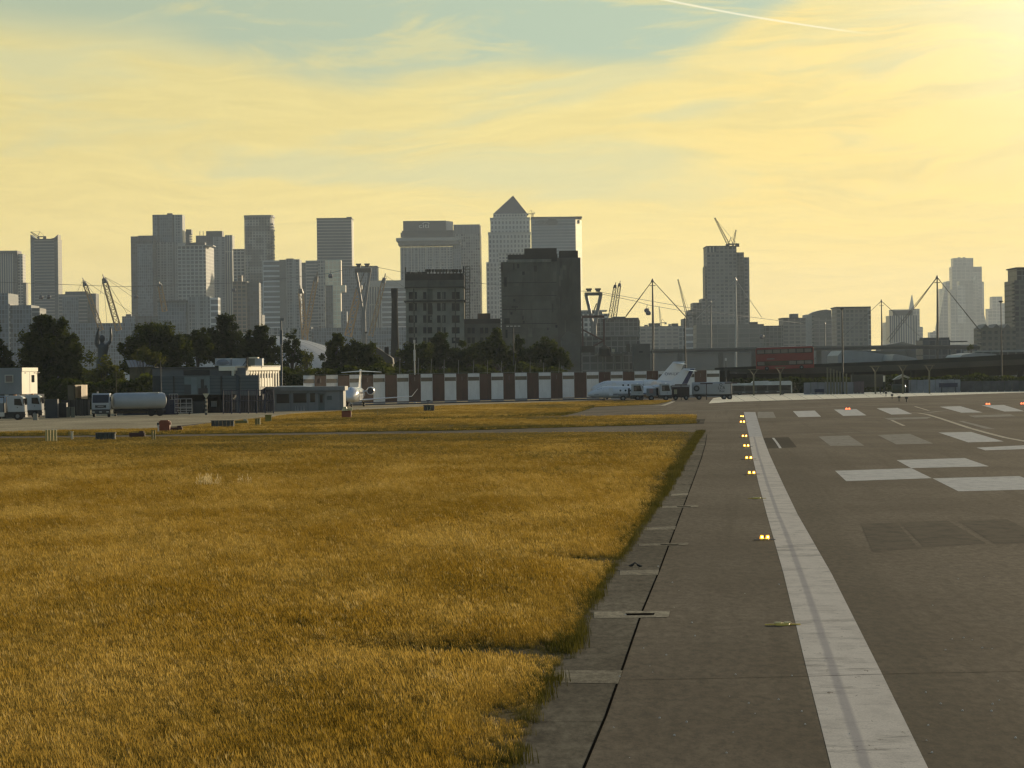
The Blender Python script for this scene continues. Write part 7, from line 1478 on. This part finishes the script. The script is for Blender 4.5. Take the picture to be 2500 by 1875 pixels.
def wbox(label, u0, u1, vt, vb, m, name, cat, n=1, dp=.7, legs=False, text=None, tcol=None, caps=True):
    p = gp((u0 + u1) / 2, vb); Y = p.y; a, b = at(u0, vt, Y), at(u1, vt, Y); z = a.z; l = Vector((p.x, Y, 0)); r = thing(name, label, cat, l); w = (b.x - a.x) / n; z0 = z * .25 if legs else 0
    for k in range(n): MB(l).box(a.x + k * w + (.03 if n > 1 else 0), a.x + (k + 1) * w - (.03 if n > 1 else 0), Y, Y + dp, z0, z).build('panel' if n > 1 else 'body', m, r, bevel=.02)
    if caps: MB(l).box(a.x - .04, b.x + .04, Y - .04, Y + dp + .04, z + .003, z + .06).build('cap', m, r)
    if legs:
        for x in (a.x + .15, b.x - .15): MB(l).box(x - .05, x + .05, Y + .1, Y + .2, 0, z0).build('leg', POLE, r)
    if text: sign('sign_lettering', text, (u0 + u1) / 2, (vt + vb) / 2 - .5, Y - .05, (vb - vt) * .5, tcol, r, l, .05)
    return r, l, Y
ORG = mat('cabinet_orange', (0.26, 0.055, 0.015), .6, var=.15, stain=.3); GCB = mat('cabinet_grey', (0.075, 0.075, 0.06), .8, var=.2, stain=.4); YLW = mat('bollard_yellow', (0.55, 0.42, 0.14), .5, var=.1, stain=.3); KHB = mat('khaki_box', (0.20, 0.17, 0.04), .7, var=.2)
r, l, Y = wbox('orange equipment cabinet with faint lettering in the left verge', 388, 414, 1030, 1055, ORG, 'equipment_cabinet', 'cabinet'); boxpx(r, l, 'top_box', 391, 411, 1026, 1030, Y, .6, ORG); boxpx(r, l, 'side_bracket', 383, 388, 1032, 1040, Y, .4, GCB); boxpx(r, l, 'side_bracket', 414, 417, 1031, 1037, Y, .4, ORG)
sign('lettering', '27R', 401, 1038, Y - .06, 3, mat('faint_letter', (0.4, 0.2, 0.12), .6), r, l, .05) if False else None
wbox('thin white post leaning on the orange cabinet', 384.5, 388, 1039, 1057, mat('post_white', (0.5, 0.48, 0.42), .6), 'white_post', 'post', dp=.1)
r, l, Y = wbox('red-orange cabinet carrying a cream lamp, in front of the long cabin', 834, 857, 1004, 1020, ORG, 'lamp_cabinet', 'cabinet')
MB(l).tube(at(842, 1003, Y), at(842, 993, Y), .38, .22, 10).build('lamp_body', mat('lamp_cream', (0.62, 0.52, 0.24), .4), r, smooth=True); boxpx(r, l, 'lamp_arm', 848, 861, 997, 1002, Y, .4, mat('lamp_cream', (0.6, 0.5, 0.2)))
TAXI = mat('sign_black', (0.022, 0.022, 0.015), .5); r, l, Y = wbox('black taxiway sign reading T2 on the far verge', 1034, 1060, 990, 1005, TAXI, 'taxiway_sign', 'sign', dp=.3, text='T2', tcol=mat('sign_yellow', (0.30, 0.27, 0.12), .5))
MB(l).tube(at(1045, 990, Y + .1), at(1045, 979, Y + .1), .04).build('stem', POLE, r); boxpx(r, l, 'top_lamp', 1041, 1051, 977, 979, Y, .3, POLE)
for k, u in enumerate((114, 121, 128.5, 136)):
    p = gp(u, 1078); b = MB((p.x, p.y, 0)); z = at(u, 1050, p.y).z; b.tube((p.x, p.y, 0), (p.x, p.y, z), .11, .11, 10); r = thing('yellow_bollard', 'yellow bollard in the close group at the field edge, %s' % ('leftmost', 'second from left', 'third from left', 'rightmost')[k], 'bollard', (p.x, p.y, 0), 0, 'group of four yellow bollards'); b.build('shaft', YLW, r, smooth=True); MB((p.x, p.y, 0)).tube((p.x, p.y, z), (p.x, p.y, z + .06), .12, .05, 10).build('cap', mat('cap_cream', (0.7, 0.6, 0.35), .5), r)
r, l, Y = wbox('small white-faced marker stake right of the yellow bollards', 173, 178, 1055, 1074, mat('stake_cream', (0.55, 0.5, 0.35), .6), 'marker_stake', 'post', dp=.15); boxpx(r, l, 'side_plate', 166, 171, 1054, 1062, Y + .1, .1, KHB)
wbox('long grey slatted box on the field edge, left one', 232, 281, 1058, 1074, GCB, 'equipment_box', 'box', 5); wbox('long grey slatted box beside the apron, right one', 515, 571, 1028, 1043, GCB, 'equipment_box', 'box', 6)
wbox('pair of short dark posts beside the taxi strip', 369.5, 373.5, 1052, 1075, KHB, 'short_post', 'post', dp=.15); wbox('short dark post right beside its twin', 375.5, 379, 1052, 1075, KHB, 'short_post', 'post', dp=.15)
wbox('khaki box, lower of two right of the grey slatted box', 622, 635, 1023, 1039, KHB, 'khaki_box', 'box', 2); wbox('mustard square board, upper and farther of two', 647, 663, 1014, 1031, mat('mustard', (0.23, 0.19, 0.02), .7, var=.1), 'mustard_board', 'board', dp=.2)
wbox('lone thin brown stake on the far verge', 921, 923, 1004, 1016, KHB, 'thin_stake', 'post', dp=.06)
for k, (u, v, lb) in enumerate(((335, 1066, 'low rusty frame lying in the verge left of the orange cabinet'), (428, 1052, 'dark rusty lump in the verge right of the orange cabinet'), (590, 1034, 'small pale-topped light fitting beside the khaki box'))):
    p = gp(u, v + 2); l = Vector(p); r = thing('verge_fitting', lb, 'fitting', l); MB(l).cbox((p.x, p.y, .25), (1.4, .5, .35)).build('body', KHB if k == 2 else RUST, r, bevel=.04); MB(l).cbox((p.x + .4, p.y, .5), (.4, .3, .16)).build('top_plate', mat('plate_pale', (0.4, 0.36, 0.25), .5) if k == 2 else RUST, r)
    for s_ in (-.5, .5): MB(l).cbox((p.x + s_, p.y, .04), (.08, .3, .1)).build('foot', POLE, r)
for k, (u, v) in enumerate(((2140, 955), (2149, 957), (2163, 967), (2178, 973), (2195, 979), (2213, 981))):
    p = gp(u, v + 1); l = Vector(p); r = thing('approach_light_stub', 'dark stub light in the slanting row at the pale strip, %s' % ('first from the left', 'second from the left', 'third from the left', 'third from the right', 'second from the right', 'last on the right')[k], 'light', l, 0, 'slanting row of stub lights'); MB(l).tube((p.x, p.y, 0), (p.x, p.y, .55), .07, .07, 6).build('stem', POLE, r); MB(l).cbox((p.x, p.y, .68), (.42, .3, .3)).build('lamp_head', POLE, r)
# two small birds on the slab beside the third drain cover
def bird(label, u, v, s):
    p = gp(u, v); l = Vector(p); b = MB(l); R0 = []
    for x, q, z in ((-.14, .01, .13), (-.08, .035, .13), (0, .06, .15), (.06, .05, .18), (.09, .03, .22), (.12, .032, .25), (.15, .015, .25), (.19, .004, .245)): R0.append([(p.x + s * x * .7, p.y + .7 * q * math.cos(t * .785), .7 * z + .7 * q * math.sin(t * .785)) for t in range(8)])
    b.loft(R0); r = thing('bird', label, 'bird', l); b.build('body', mat('feather_dark', (0.03, 0.028, 0.025), .8), r, smooth=True)
    for y in (-.02, .02): MB(l).tube((p.x, p.y + y, 0.004), (p.x, p.y + y, .08), .005, n=4).build('leg', POLE, r)
bird('small dark bird standing on the slabs, left of two', 1543, 1389, 1); bird('small dark bird standing on the slabs, right of two', 1560, 1390, -1)
# ------------------------------------------------------------------ haze
def haze():
    m = bpy.data.materials.new('haze'); m.use_nodes = True; t = NT(m.node_tree); t.n.clear()
    out = t.new('ShaderNodeOutputMaterial'); pv = t.new('ShaderNodeVolumePrincipled')
    pv.inputs['Color'].default_value = (0.74, 0.86, 1.0, 1); pv.inputs['Density'].default_value = 3.2e-5
    pv.inputs['Anisotropy'].default_value = 0.4
    t.l.new(pv.outputs[0], out.inputs['Volume'])
    b = MB(); b.box(-2600, 2600, -260, 12600, -1.0, 330.0)
    o = b.build('haze', m); tag(o, kind='stuff', label='thin pale evening haze over the airfield and skyline', cat='haze')
    return o
haze()
